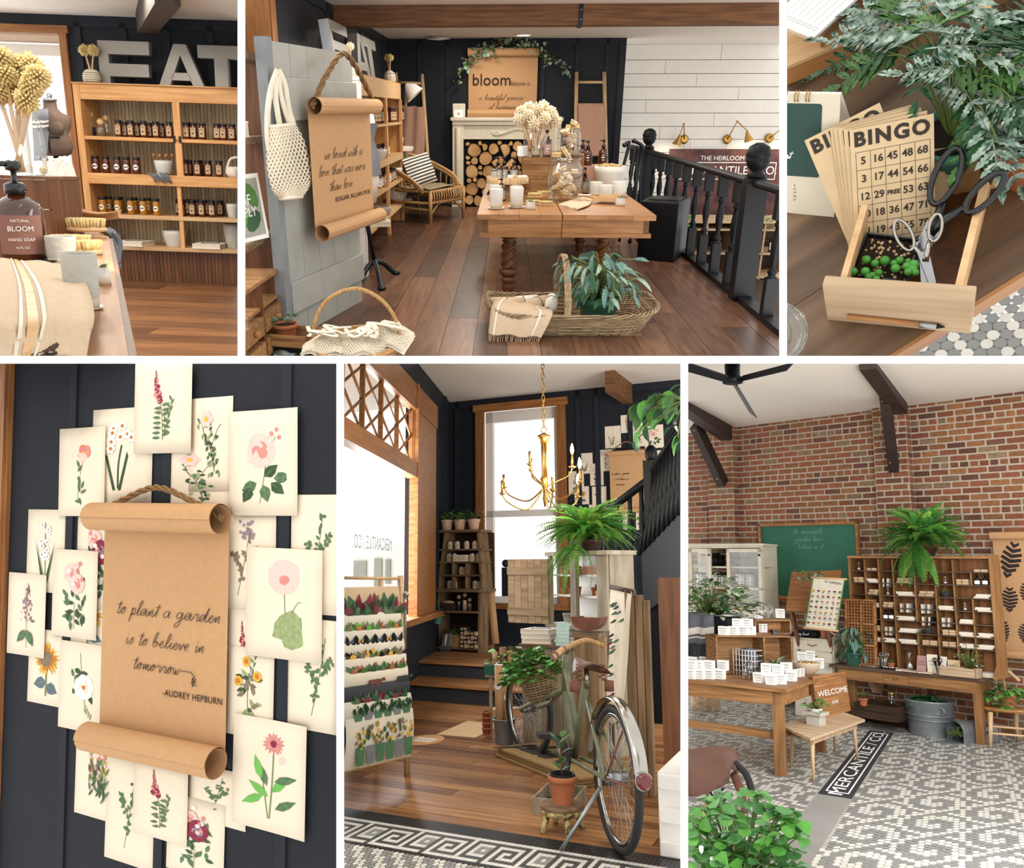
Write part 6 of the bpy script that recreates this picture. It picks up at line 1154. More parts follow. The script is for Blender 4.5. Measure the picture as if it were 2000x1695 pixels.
def art(sheet,w,h,kind,seed):
 A=Art(sheet,w,h,seed); R=A.r; u=R.uniform
 if kind=='spike':
  c=('coral','rose')if seed%2 else('crimson','rose')
  A.stem([(.5,.12),(.48,.4),(.42,.6),(.36,.9)])
  for i in range(26):t=i/26; A.disc(.40-.05*t+u(-.05,.05)*(1.1-t),.56+.34*t,.045*(1.2-t),c[i%2])
  for i in range(14):t=i/14; A.leaf(.48+u(-.02,.02),.15+.38*t,u(-.3,.4)+(0 if i%2 else pi),.16,.05,'pleaf')
  A.stem([(.5,.14),(.62,.4),(.66,.55)]);[A.leaf(.56+.1*i/8,.25+.3*i/8,(1 if i%2 else 2.2)+u(-.3,.3),.11,.035)for i in range(9)]
 elif kind=='narcissus':
  A.stem([(.45,.15),(.45,.4),(.5,.62)],.03,'pleaf_dk');[A.poly('pleaf_dk',[(.42+d,.13),(.47+d,.13),(.5+d*4,.5),(.46+d*4.4,.55)])for d in(-.06,.03)]
  for i in range(11):x,y=.5+u(-.2,.2),.68+u(-.1,.16); A.daisy(x,y,.085,'petal','orange',6,.35)
 elif kind=='rosebud':
  A.stem([(.45,.1),(.52,.4),(.55,.62)]); A.stem([(.54,.5),(.68,.75)]); A.rose(.45,.62,.24);[A.disc(x,y,.035,'rose')for x,y in((.62,.78),(.7,.82),(.74,.74))]
  for i,(x,y,a)in enumerate(((.4,.3,3.6),(.32,.26,4.2),(.5,.28,5),(.62,.3,5.6),(.66,.34,.1),(.52,.36,.7))):A.leaf(x,y,a,.26,.16,('pleaf','pleaf_dk')[i%2])
 elif kind=='branch':
  A.stem([(.6,.2),(.5,.45),(.35,.6),(.3,.75)],.02,'pbrown'); A.stem([(.5,.45),(.65,.65),(.75,.72)],.015,'pbrown')
  for i in range(46):t=u(0,1); x,y=(.6-.3*t+u(-.12,.16),.25+.52*t+u(-.1,.08)); A.leaf(x,y,u(0,6.3),.1,.055,('pleaf_dk','pleaf','pleaf_lt')[i%3])
  A.daisy(.4,.78,.16,'rose_lt','yellow',6)
 elif kind=='poppy':
  A.stem([(.55,.12),(.52,.4),(.5,.72)]); A.disc(.5,.75,.24,'rose_lt',14,.06); A.disc(.5,.72,.07,'rose'); A.disc(.62,.26,.25,'pleaf_lt',16,.25); A.stem([(.6,.4),(.7,.52),(.78,.5)]); A.disc(.8,.48,.05,'pleaf_lt')
 elif kind=='lilac':
  for i in range(90):t=u(0,1); A.disc(.5+u(-.22,.22)*(1-t),.42+.46*t,.03,('mauve','pbrown','rose_lt')[i%3],6)
  A.stem([(.52,.08),(.5,.45)]); A.leaf(.5,.3,3.9,.34,.16,'pleaf'); A.leaf(.52,.3,5.3,.34,.16,'pleaf')
 elif kind=='sunflower':
  A.stem([(.5,.1),(.5,.5)],.05); A.leaf(.5,.3,3.4,.36,.24,'blue_grey'); A.leaf(.5,.25,5.9,.34,.24,'blue_grey'); A.daisy(.5,.62,.36,'yellow','pbrown',22,.5); A.daisy(.5,.62,.28,'orange','pbrown',18,.6)
 elif kind=='herb':
  A.stem([(.4,.12),(.5,.45),(.6,.85)]); A.stem([(.48,.4),(.3,.6)]); A.stem([(.52,.5),(.72,.66)])
  m=('pleaf','pbrown','pleaf_lt')[seed%3]
  for i in range(44):a,b,t=((.4,.12,1),(.48,.4,0),(.52,.5,2))[i%3]; e=((.6,.85),(.3,.6),(.72,.66))[i%3]; q=u(.15,1); A.leaf(a+(e[0]-a)*q,b+(e[1]-b)*q,u(0,6.3),.085,.045,m)
  if seed%3==1:[A.disc(.55+u(-.12,.12),.82+u(-.08,.1),.025,'mauve',6)for _ in range(26)]
 elif kind=='yellowrose':
  A.stem([(.5,.1),(.48,.5),(.55,.8)],.016,'pbrown')
  for i in range(26):A.leaf(.5+u(-.14,.14),.15+.55*u(0,1),u(0,6.3),.17,.075,('pbrown','pleaf_dk','pleaf_lt')[i%3])
  for x,y in((.28,.62),(.68,.7),(.45,.86)):A.disc(x,y,.09,'yellow'); A.disc(x,y,.05,'orange')
 elif kind=='bouquet':
  for i in range(30):A.leaf(.5+u(-.22,.22),.16+.5*u(0,1),u(0,6.3),.16,.07,('pleaf','pleaf_dk')[i%2])
  A.rose(.4,.74,.16); A.rose(.55,.6,.2,'crimson','mauve')if seed%2 else A.rose(.55,.62,.17);[A.disc(.5+u(-.2,.2),.55+u(0,.35),.04,('rose','petal','rose_lt')[i%3])for i in range(8)]; A.stem([(.5,.08),(.5,.4)])
 elif kind=='gerbera':
  A.stem([(.52,.1),(.55,.45),(.56,.72)],.022); A.stem([(.5,.1),(.4,.5)],.018); A.daisy(.56,.8,.16,'rose','crimson',16); A.disc(.68,.66,.05,'rose_lt')
  for i,(x,y,a)in enumerate(((.5,.3,2.6),(.48,.4,2),(.55,.35,.8),(.6,.2,.5),(.42,.3,3.6),(.58,.45,.3),(.4,.45,1.9))):A.leaf(x,y,a,.34,.11,('leaf_bright','pleaf')[i%2])
 elif kind=='carnation':
  A.stem([(.4,.15),(.45,.45),(.55,.7)]);[A.disc(.55+u(-.08,.08),.72+u(-.05,.05),.09,('coral','rose','rose_lt')[i%3])for i in range(9)]; A.disc(.55,.72,.03,'yellow')
  for i in range(9):A.leaf(.42+u(-.04,.08),.15+.05*i,u(0,6),.15,.06)
 elif kind=='cluster':
  for i in range(70):A.disc(.5+u(-.2,.22),.5+u(-.05,.4),.035,('coral','yellow','pleaf_lt','rose_lt')[i%4],6)
  for i in range(40):A.leaf(.5+u(-.2,.2),.15+u(0,.45),u(.8,2.3),.18,.04,('pleaf','pleaf_dk')[i%2])
 elif kind=='whiterose':
  A.stem([(.4,.9),(.45,.6),(.55,.2)],.014)
  for i in range(12):A.leaf(.45+u(-.2,.2),.5+u(-.1,.2),u(0,6.3),.17,.09,('pleaf','pleaf_dk')[i%2])
  A.rose(.5,.5,.2,'petal','cream'); A.disc(.5,.5,.04,'orange');[A.leaf(.55+.04*i,.3-.03*i,4.5,.14,.03,'pleaf_lt')for i in range(4)]
 elif kind=='hyacinth':
  A.stem([(.5,.1),(.48,.85)],.02,'pleaf');[A.daisy(.48+u(-.1,.1),.35+.5*u(0,1),.07,'petal','mauve',6,.3)for _ in range(14)];[A.poly('pleaf_dk',[(.46+d*.2,.1),(.54+d*.2,.1),(.5+d*1.3,.62)])for d in(-.2,.2)]
 A.done()
 # (left, top, right, bottom) px, slant of the top edge, lift, kind, label
PR=[(267,700,378,885,1.0,.022,'spike','topmost print, a pink snapdragon spike'),(183,797,300,985,0,.006,'narcissus','print of white narcissus with orange eyes'),(372,776,456,960,-1,.005,'branch','print of a dog rose branch right of the topmost print'),(452,800,584,1007,-2,.018,'rosebud','print of a large pink rose with broad leaves, upper right'),(120,835,209,1008,-2,.016,'carnation','print of a small coral flower, upper left'),(322,868,452,1000,0,.004,'branch','print of a leafy briar behind the twine'),(56,995,130,1157,0,.006,'hyacinth','print of a white hyacinth at the left'),(153,1005,240,1190,0,.004,'bouquet','half hidden print with pink thistles left of the scroll'),(107,1074,194,1246,1,.018,'bouquet','print of pink cabbage roses at the left'),(20,1120,93,1281,2,.014,'lilac','print of a mauve lilac at the left edge'),(58,1230,130,1377,2,.006,'sunflower','print of a yellow sunflower at the left'),(130,1160,220,1270,1,.003,'sunflower','hidden print with yellow petals left of the scroll'),(120,1256,216,1430,3,.016,'whiterose','print of a white rose left of the scroll foot'),(420,1000,540,1190,0,.004,'herb','print of a fine green herb right of the scroll'),(484,1071,632,1288,1,.02,'poppy','print of a pale pink poppy, the largest at the right'),(570,966,675,1200,-1,.006,'herb','print of a mauve herb cut by the right edge'),(440,1190,534,1390,1,.004,'spike','print of a pink striped tulip behind the poppy print'),(440,1265,536,1440,2,.008,'yellowrose','print of yellow roses right of the scroll'),(560,1210,690,1430,2,.007,'herb','print of a grey-green chervil at the right edge'),(458,1405,600,1625,4,.02,'gerbera','print of a pink marigold with bright leaves, lower right'),(150,1426,240,1600,2,.006,'cluster','print of a coral and yellow cluster, lower left'),(210,1470,306,1690,3,.01,'herb','print of a green parsley sprig at the bottom'),(264,1488,370,1640,3,.016,'spike','print of a pink foxglove under the scroll'),(328,1560,440,1712,3,.008,'bouquet','lowest print, crimson anemone and pale roses'),(370,1500,482,1610,3,.006,'herb','print of a thin olive sprig under the lower roll'),(205,1250,260,1440,2,.003,'herb','narrow hidden print beside the scroll sheet')]
for i,(x0,y0,x1,y1,tilt,lift,kind,lb)in enumerate(PR):
 a,b,c=w4(x0,y0,lift),w4(x1,y0,lift),w4((x0+x1)/2,y1,lift); cx=(x0+x1)/2
 wd_=b.x-a.x; tp_=w4(cx,y0,lift).z; ht=tp_-c.z; ctr=V(((a.x+b.x)/2,Y4-lift-.001,(tp_+c.z)/2))
 t=T('botanical_print',lb,'print',M=Tr(ctr)@Ry(math.radians(tilt*.25)),group='flower prints on the dark wall')
 sh=G().m('paper').grid(lambda u,v:((u-.5)*wd_,-.004*(2*u-1)**2*(1 if lift>.01 else 0)*(1+v),(v-.5)*ht),6,6,th=.0008).o('sheet',t)
 art(sh,wd_*.96,ht*.96,kind,i)
 # scroll
a,b=w4(182,1020,.1),w4(438,1010,.1); zt=w4(310,1011,.1).z; zb=w4(310,1465,.1).z; rr=30*s4*.96
t=T('paper_scroll','kraft scroll lettered to plant a garden, in the middle of the prints','scroll',((a.x+b.x)/2,Y4-.1,zt)); sw=w4(447,1200,.06).x-w4(215,1200,.06).x
scroll(t,sw*1.07,zt-zb,rr,True,rh=.17)
TM=lambda x,y:Tr(w4(x,y,.1-rr*.75+.006)-V(((a.x+b.x)/2,Y4-.1,zt)))@Rx(pi/2)
for(txt,x,y,xe)in(('to plant a garden',226,1197,432),('is to believe in',243,1256,400),('tomorrow',258,1305,350)):
 n=sum(.9 if c==' ' else HW[c][0]*1.5 for c in txt); u=(w4(xe,y,.07).x-w4(x,y,.07).x)/n; handwriting([(txt,0)],u,.0042,'ink',t,TM(x,y),slant=.35,stretch=1.5)
g=G().m('ink'); o=TM(352,1310); g.tube([o@V((0,0,.001)),o@V((28*s4,.0,.001)),o@V((38*s4,-8*s4,.001))],.0018,4)
for k in range(16):q=o@V(((36+U(-5,7))*s4,(-10-k*1.0)*s4,.001)); g.ball(q,.0035,6,4)
g.o('flourish',t)
text('-AUDREY HEPBURN',17*s4,'ink',t,TM(374,1362),sx=.97,spacing=1.08)
#  PLACE 5: shop front with window, steps and bicycle
use(5)
YB5=9.4; w5=lambda x,y,d=0:pY(x,y,YB5-d); ZC5=w5(872,787).z; Cn=w5(878,1200); Cn.z=0; dL=ray(1141,1105); dL.z=0; dL.normalize(); LM=basis(Cn,-dL,V((0,0,1))); LN=LM.col[2].xyz; IL=lambda x,y,d=0:LM.inverted()@pl(x,y,Cn+LN*d,LN)
if IL(700,1100).x<0:pass
lamp('AREA',LM@V((2.4,1.7,-.35 if LN.x>0 else .35)),150,(.93,.97,1),1.6,LN if LN.x>0 else-LN,'window_or_fill_light',sy=1.8)
# walls and ceiling
bx=[w5(x,900).x for x in(931,946,1090,1107,1345)]; bz=[w5(1000,y).z for y in(786,800,1178)]
g=G().m('navy'); g.box(Cn.x-.3,bx[0]+.02,YB5,YB5+.1,-.1,ZC5).box(bx[0],bx[3],YB5,YB5+.1,bz[0]-.02,ZC5).box(bx[0],bx[3],YB5,YB5+.1,-.1,bz[2]).box(bx[3]-.02,bx[4]+.3,YB5,YB5+.1,-.1,ZC5); wb5=struct('wall_back',g)
for x in(893,1130,1167,1232):b=w5(x,850).x; G().m('navy_batten').box(b-.03,b+.03,YB5-.02,YB5,0,ZC5).o('batten',wb5)
G().m('navy_batten').box(Cn.x,bx[4],YB5-.02,YB5,ZC5-.09,ZC5).o('batten',wb5)
q=[IL(803,1000).x,IL(843,1000).x,IL(640,1000).x]; zs=dict(hd=IL(835,784).y,lt=IL(803,800).y,lb=IL(805,905).y,tb=IL(815,940).y,sl=IL(830,1196).y)
sgn=1 if q[0]>0 else-1; L1_,L2_,L3_=q; n0=LN.x>0
Zf=lambda a,b:(a,b)if n0 else(-b,-a)
wl5=struct('wall_left',G().m('navy').box(0,L2_+.05,-.1,ZC5,*Zf(-.3,0)).box(L2_,L3_,-.1,zs['sl']-.05,*Zf(-.3,0)).box(L2_,L3_,zs['hd']+.02,ZC5,*Zf(-.3,0)),LM)
G().m('navy_batten').box(.35,.41,0,ZC5,*Zf(0,.02)).o('batten',wl5)
cp=Cn.copy(); struct('ceiling',G().m('plaster').box(-6.5,bx[4]+.5,4.2,YB5,ZC5,ZC5+.08))
w=struct('window_3',None,LM)
G().m('cedar').box(L1_,L2_,zs['sl'],zs['hd'],*Zf(-.02,.05)).o('casing',w); G().m('cedar').box(L1_-.0,L1_+.06,zs['sl'],zs['hd'],*Zf(.05,.08)).o('casing',w); G().m('cedar_x').box(L2_-.04,L3_,zs['lt'],zs['hd'],*Zf(-.02,.06)).o('casing',w); G().m('cedar_x').box(L1_,L3_,zs['tb'],zs['lb'],*Zf(-.04,.07)).o('transom_bar',w); G().m('cedar_x').box(L2_-.1,L3_,zs['sl']-.06,zs['sl'],*Zf(-.1,.12)).o('sill',w)
vb=[IL(670+c*.331,850-(400-c)*.05).x for c in(400,315,220,110,-15,-140)]; za,zm=zs['lb'],(zs['lb']+zs['lt'])/2
for i,x in enumerate(vb):
 G().m('cedar').box(x-.014,x+.014,za,zs['lt'],*Zf(-.02,.02)).o('muntin',w)
 if i<5:
  for a,b in((za,zm),(zm,zs['lt'])):
   for e in((x,a,vb[i+1],b),(x,b,vb[i+1],a)):G().m('cedar').tube([(e[0],e[1],0),(e[2],e[3],0)],.012,4).o('muntin',w)
G().m('pane').box(L1_,L3_,zs['sl'],zs['tb'],-.003,.003).o('pane',w); G().m('pane').box(L1_,L3_,za,zs['lt'],-.006,-.003).o('pane',w)
M_('window_print','#c3c9cb',rough=.8); tq=IL(728,1062); o_=text('MERCANTILE / CO.',.15,'window_print',w,Tr(tq.x,tq.y,.012 if n0 else-.012)@Mx.Diagonal((1 if n0 else 1,1,1,1)),name='window_lettering')
w=struct('window_4'); G().m('cedar').box(bx[0],bx[1],YB5-.04,YB5+.02,bz[2]-.05,bz[1]).o('casing',w); G().m('cedar').box(bx[2],bx[3],YB5-.04,YB5+.02,bz[2]-.05,bz[1]).o('casing',w); G().m('cedar_x').box(bx[0]-.03,bx[3]+.03,YB5-.05,YB5+.02,bz[1],bz[0]).o('casing',w); G().m('cedar_x').box(bx[0],bx[3],YB5-.08,YB5+.1,bz[2]-.07,bz[2]).o('sill',w)
zr_=w5(1010,1002).z; g=G().m('white');[g.box(a,b,YB5+.04,YB5+.1,c,d)for a,b,c,d in((bx[1],bx[1]+.1,bz[2],bz[1]),(bx[2]-.06,bx[2],bz[2],bz[1]),(bx[1],bx[2],bz[1]-.14,bz[1]),(bx[1],bx[2],zr_-.04,zr_+.04),(bx[1],bx[2],bz[2],bz[2]+.08))]; g.o('sash_frame',w); G().m('pane').box(bx[1],bx[2],YB5+.06,YB5+.065,bz[2],bz[1]).o('pane',w)
# the street outside
e0,e1=pY(560,1180,16),pY(779,1066,16); t=T('street_building','pale building across the street seen through the big window','building',(e0.x,16,e0.z-1)); G().m('paper_white').box(0,e1.x-e0.x,0,.4,0,e1.z-e0.z+1).o('wall',t)
for x,y,x2,y2 in((730,1145,745,1090),(752,1140,762,1092),(690,1130,715,1095)):p0,p1=pY(x,y,15.95),pY(x2,y2,15.95); G().m('sage_label').box(p0.x-e0.x,p1.x-e0.x,-.05,.0,p0.z-e0.z+1,p1.z-e0.z+1).o('window',t)
# floor, steps, border tiles
YK=3.84; fl=struct('floor'); planks(fl,['strip_a','strip_b','strip_c'],[(YK+.115*i,YK+.115*(i+1))for i in range(29)if YK+.115*(i+1)<7.3],-5,-.4,lens=(.9,2.4),seed=4,gap=.004); G().m('black').box(-5,-.4,YK,7.3,-.06,-.021).o('subfloor',fl)
p=pz(920,1424); G().m('pine_pale').box(-.16,.16,-.3,.3,0,.003,Tr(p)@Rz(.05)).o('patch_board',fl)
x0_,x1_=-5.2,-1.5
st=struct('trim_steps',G().m('charcoal').box(x0_,x1_,7.12,7.14,0,.14).box(x0_,x1_,7.6,7.62,.14,.29)); planks(st,['strip_a','strip_c'],[(7.09,7.35),(7.354,7.62)],x0_,x1_,z=.165,th=.025,lens=(2,4),seed=2,name='tread_board'); planks(st,['strip_a','strip_b','strip_c'],[(7.57+.15*i,7.72+.15*i)for i in range(13)if 7.72+.15*i<YB5+.02],x0_-.5,x1_+.3,z=.315,th=.025,lens=(1,2),seed=3,name='platform_board')
KEY=['BBBBBBBBBBBBBB']*4+'WWWWWWWWWWWWWW DDDDDDDDWDDDDD DWWWWWWDWDWWWW DWDDDDWDWDWGGG DWDWWDWDWDWGWG DWDWDDWDWDWGGG DWDWWWWDWDWWWW DWDDDDDDWDDDDD DWWWWWWWWWWWWW BBBBBBBBBBBBBB'.split(); tmn={'B':'tile_black','W':'tile_white','D':'tile_dark','G':'tile_grey'}
py5=(YK-pz(672,1645).y)/len(KEY); px5=.0205; ft=struct('floor_tiled',G().m('grout').box(-3,-.4,2.7,YK-.001,-.05,-.003)); tms={k:G().m(m).box(-px5*.46,px5*.46,-py5*.46,py5*.46,-.005,0).mesh('floor_tile')for k,m in tmn.items()}; L_=[]
for j,row in enumerate(KEY):
 for i in range(118):x=-2.75+i*px5; L_.append((abs(x+1.7)+abs(j-7)*.02,x,YK-(j+.5)*py5,row[i%14]))
L_.sort(); rest={k:G().m(m)for k,m in tmn.items()}
for n,(d,x,y,k)in enumerate(L_):
 if n<300:put('floor_tile',tms[k],ft,Tr(x,y,0))
 else:rest[k].box(x-px5*.46,x+px5*.46,y-py5*.46,y+py5*.46,-.005,0)
yh=YK-len(KEY)*py5; gh={'tile_white':G().m('tile_white'),'tile_grey':G().m('tile_grey')}
for j in range(22):
 for i in range(90):x,y=-2.6+(i+(j%2)/2)*.026,yh-.022-j*.036; gh['tile_white' if(i+j//2*2)%4<2 else 'tile_grey'].poly([(x+.0125*sin(a),y+.022*cos(a),0)for a in[k*pi/3 for k in range(6)]])
for g in list(rest.values())+list(gh.values()):g.o('further_floor_tiles',ft,kind='stuff')
t=T('floor_sticker','round orange floor sticker near the poster rack','sticker',pz(829,1445)); G().m('orange_dot').lathe([(.13,0),(.13,.002)],28,sy=1.5).o('disc',t);[G().m('paper_white').box(-.08,.08,y-.012,y+.012,.002,.003).o('printed_line',t)for y in(-.05,0,.05)]
# right side: dark panelling, white brick plinth, stair with railing
struct('wall_right',G().m('oak_dark').box(pY(1292,1350,4.6).x,-.2,4.6,4.66,0,1.2))
p=pz(1279,1672); t=T('brick_plinth','white painted brick plinth at the lower right','plinth',p);[G().m('white').rbox((.12+.2*i+(.1 if k%2 else 0),.25,.035+.07*k),(.195,.5,.066),.006).o('brick',t)for k in range(5)for i in range(2)]; G().m('white').box(.02,.5,.02,.5,0,.35).o('core',t)
YR=7.0; r5=lambda x,y,yy=YR:pY(x,y,yy); t=T('stair_railing','black staircase with turned balusters rising to the right','staircase',(0,0,0)); tp_=lambda x:1020-(x-1165)*1.33 if False else None
R0,R1=r5(1168,1012),r5(1345,815,6.4); G().m('black').tube([R0,r5(1262,940),r5(1275,925)],.035,8).tube([r5(1272,925),R1],.04,8).o('handrail',t); S0,S1=r5(1250,1085),r5(1345,985,6.4)
G().m('black').add([S0,S1,S1-V((0,0,.55)),S0-V((0,0,.5))]+[q_+V((.05,.1,0))for q_ in(S0,S1,S1-V((0,0,.55)),S0-V((0,0,.5)))],[(0,1,2,3),(4,7,6,5),(0,4,5,1),(3,2,6,7)]).o('stringer',t); a=r5(1272,900); G().m('black').box(a.x-.06,a.x+.06,YR-.06,YR+.06,0,a.z).ball((a.x,YR,a.z+.06),(.055,.055,.08),12,8).o('newel_post',t)
for i in range(11):k=i/10; e,b=r5(1272,925).lerp(R1,k),S0.lerp(S1,k); d=e-b; G().m('black').tube([b,b+d*.3,b+d*.34,b+d*.5,b+d*.62,b+d*.66,e],[.022,.022,.012,.03,.02,.022,.022],8).o('baluster',t)
for x in(1182,1205,1230,1252):e=R0.lerp(r5(1262,940),(x-1168)/94); b=V((e.x,e.y,e.z-.85)); G().m('black').tube([b,b+V((0,0,.25)),b+V((0,0,.3)),b+V((0,0,.5)),e-V((0,0,.1)),e],[.022,.022,.012,.03,.018,.022],8).o('baluster',t)
G().m('navy').box(r5(1255,1100).x,r5(1345,1100).x,YR+.1,YR+.15,0,r5(1290,1075).z).o('side_panel',t)
p=V((*pz(989,1262,.3).xy,.3)); t=T('half_wall','dark low panelled wall with a ball newel behind the cabinet door','half wall',p); hN=hz(989,1108,p)-.3; G().m('navy').box(-.04,.04,-.04,.04,0,hN).ball((0,0,hN+.05),.05,10,8).o('newel_post',t); G().m('navy').box(.04,1.1,-.02,.02,0,hN*.6).o('panel',t); G().m('stone').tube([(.05,-.04,.1),(.75,-.04,hN*.55)],.02,6).o('hand_bar',t)
# ceiling beam, prints on the wall, scroll
a=w5(1197,776,.5); t=T('ceiling_beam','brown ceiling beam end above the stairs','beam',a); G().m('beam').box(0,.11,-.3,.45,0,ZC5-a.z+.02).o('timber',t)
def pr5(x0,y0,x1,y1,kind,lb,sd,d=.01):
 a,b,c=w5(x0,y0,d),w5(x1,y0,d),w5((x0+x1)/2,y1,d); t=T('botanical_print',lb,'print',((a.x+b.x)/2,YB5-d,(w5((x0+x1)/2,y0,d).z+c.z)/2),group='prints on the stair wall'); wd_,ht=b.x-a.x,w5((x0+x1)/2,y0,d).z-c.z
 sh=G().m('paper').box(-wd_/2,wd_/2,0,.002,-ht/2,ht/2).o('sheet',t)
 if 'art' in globals():art(sh,wd_*.95,ht*.95,kind,sd)
for i,a in enumerate(((1181,832,1212,875,'narcissus'),(1212,810,1240,845,'spike'),(1228,830,1262,872,'branch'),(1125,885,1157,925,'hyacinth'),(1170,878,1196,920,'carnation'),(1110,920,1140,965,'lilac'),(1152,905,1178,948,'bouquet'),(1122,950,1150,985,'sunflower'),(1156,950,1184,990,'whiterose'),(1258,830,1295,875,'rosebud'),(1258,880,1300,935,'herb'),(1258,935,1300,1000,'yellowrose'),(1150,985,1190,1030,'cluster'),(1215,985,1262,1035,'gerbera'))):pr5(*a,'small flower print on the stair wall: '+a[4],i,.006+.004*(i%3))
p=w5(1224,884,.12); s=mp(p); t=T('paper_scroll','small kraft scroll lettered to plant a garden above the stairs','scroll',p); scroll(t,72*s,112*s,5*s,True); handwriting([('to plant a garden',0),('is to believe in',2),('tomorrow',4)],2.1*s,.35*s,'ink',t,Tr(-32*s,3.2*s,-42*s)@Rx(pi/2),lead=5)
# chandelier
o=pY(1062,840,5.6); s=mp(o); t=T('chandelier','brass candle chandelier hanging in front of the window','chandelier',o);
for k in range(13):z=(12+10.5*k)*s; G().m('brass').tube([((3*s*cos(a)if k%2 else 0),(0 if k%2 else 3*s*cos(a)),z+7*s*sin(a))for a in[j*pi/5 for j in range(10)]],.9*s,5,closed=True).o('chain_link',t)
G().m('brass').tube([(6*s*cos(a),0,6*s*sin(a))for a in[j*pi/8 for j in range(16)]],1*s,6,closed=True).o('ring',t); G().m('brass').lathe([(2*s,-6*s),(13*s,-11*s),(11*s,-18*s),(9*s,-20*s),(9*s,-26*s),(3*s,-27*s)],18).o('crown',t)
for a in range(4):G().m('brass').cyl((4*s*cos(a*1.57),4*s*sin(a*1.57),-26*s),(4*s*cos(a*1.57),4*s*sin(a*1.57),-95*s),2*s,8).o('column',t)
G().m('brass').lathe([(5*s,-92*s),(9*s,-95*s),(6*s,-112*s),(3*s,-120*s),(5*s,-135*s),(1*s,-150*s)],14).o('stem',t)
for i in range(9):
 a=i*2*pi/9+.35; R_=(86 if i%3 else 54)*s; zc=(-118+(44 if i%3==0 else 9*(-1)**i))*s; d=V((cos(a),sin(a),0)); ar=G().m('brass').tube(catmull([(0,0,-112*s),tuple(d*R_*.4+V((0,0,zc-28*s))),tuple(d*R_*.85+V((0,0,zc-16*s))),tuple(d*R_+V((0,0,zc)))],6),1.6*s,6).o('arm',t); e=d*R_+V((0,0,zc)); Mq=Tr(e); G().m('brass').lathe([(2*s,-2*s),(8*s,2*s),(7*s,2.4*s),(2*s,0)],14,M=Mq,cap=False).o('drip_pan',ar); G().m('brass').lathe([(2.4*s,0),(2.4*s,26*s)],10,M=Mq).o('candle_sleeve',ar)
 if i in(0,7,8,1):lamp('POINT',o+e+V((0,0,52*s)),11,(1,.86,.62),.02,name='chandelier_bulb'); G().m('bulb').lathe([(2*s,26*s),(4*s,33*s),(3*s,40*s),(.4*s,47*s)],10,M=Mq).o('bulb',ar)
 # ladder shelf with pots and jars
LB=V((*pz(905,1278,.315).xy,.315)); LB=V((pY(905,1278,8.75).x,8.75,.315)); s=mp(LB); t=T('ladder_shelf','old wooden shelf with narrow top between the windows','shelf',LB); Zs=lambda y:pY(905,y,8.75).z-.315; w0,w1,w2=52*s,49*s,42*s; zt=Zs(1040)
for k in(-1,1):G().m('barn_z').add([(k*w0,-.2,0),(k*(w0-.03),-.2,0),(k*(w1-.03),-.15,Zs(1155)),(k*w1,-.15,Zs(1155)),(k*w0,.2,0),(k*(w0-.03),.2,0),(k*(w1-.03),.2,Zs(1155)),(k*w1,.2,Zs(1155))],[(0,1,2,3),(7,6,5,4),(0,3,7,4),(1,5,6,2)]).add([(k*(w2+.05),-.1,Zs(1155)),(k*(w2+.02),-.1,Zs(1155)),(k*(w2-.05),-.05,zt),(k*(w2-.02),-.05,zt),(k*(w2+.05),.2,Zs(1155)),(k*(w2+.02),.2,Zs(1155)),(k*(w2-.05),.2,zt),(k*(w2-.02),.2,zt)],[(0,1,2,3),(7,6,5,4),(0,3,7,4),(1,5,6,2)]).o('upright',t)
G().m('barn').box(-46*s,46*s,-.1,.22,zt,zt+.03).o('top_board',t); G().m('old_dark').box(-w0,w0,.19,.21,0,zt).o('backing',t); G().m('barn').box(-56*s,56*s,-.25,.2,Zs(1155),Zs(1149)).o('shelf_board',t)
for y in(1072,1096,1122,1192,1262):G().m('barn').box(-48*s,48*s,-.1 if y<1150 else-.18,.2,Zs(y)-.02,Zs(y)).o('shelf_board',t)
for y0,y1 in((1122,1097),(1149,1123)):
 for x in(-15,14):G().m('barn_z').box(x*s-.01,x*s+.01,-.1,.19,Zs(y0),Zs(y1)-.02).o('divider',t)
SP=lambda dx,y,dy=-.02:LB+V((dx*s,dy,Zs(y)))
for i,(dx,m,rad)in enumerate(((-37,'leaf',16),(-8,'leaf_bright',13),(23,'leaf_dark',14))):t=T('potted_plant',('left','middle','right')[i]+' terracotta pot on top of the narrow shelf','plant',LB+V((dx*s,0,zt+.03))); pot(t,13*s,21*s,'terracotta_pale'); leafy(t,(0,0,20*s),26,rad*s*1.2,20*s,12*s,[leafmesh(m,1,.6)],seed=i,joined=False)
for i,(dx,y,b)in enumerate(((-28,1072,0),(-12,1072,0),(9,1072,0),(27,1072,0),(-30,1096,0),(-18,1096,0),(21,1096,0),(35,1096,0),(-2,1122,0),(9,1122,0),(-28,1149,0),(-18,1149,0),(8,1149,1),(28,1149,0),(40,1149,0))):jar('candle jar on the narrow shelf, %s counted from the top left'%ORD[i],SP(dx,y),11.5*s,16*s,'cream' if not b else 'glass_dim','steel' if not b else 'lid_gold','tan' if not b else None,'candle jars on the narrow shelf')
for i in range(3):book('thin white book stacked on the narrow shelf, %s from the top'%ORD[i],Tr(SP(0,1096)+V((0,0,.025*(2-i)))),28*s,.16,.022,('paper_white','tan','cream')[i],'books on the narrow shelf')
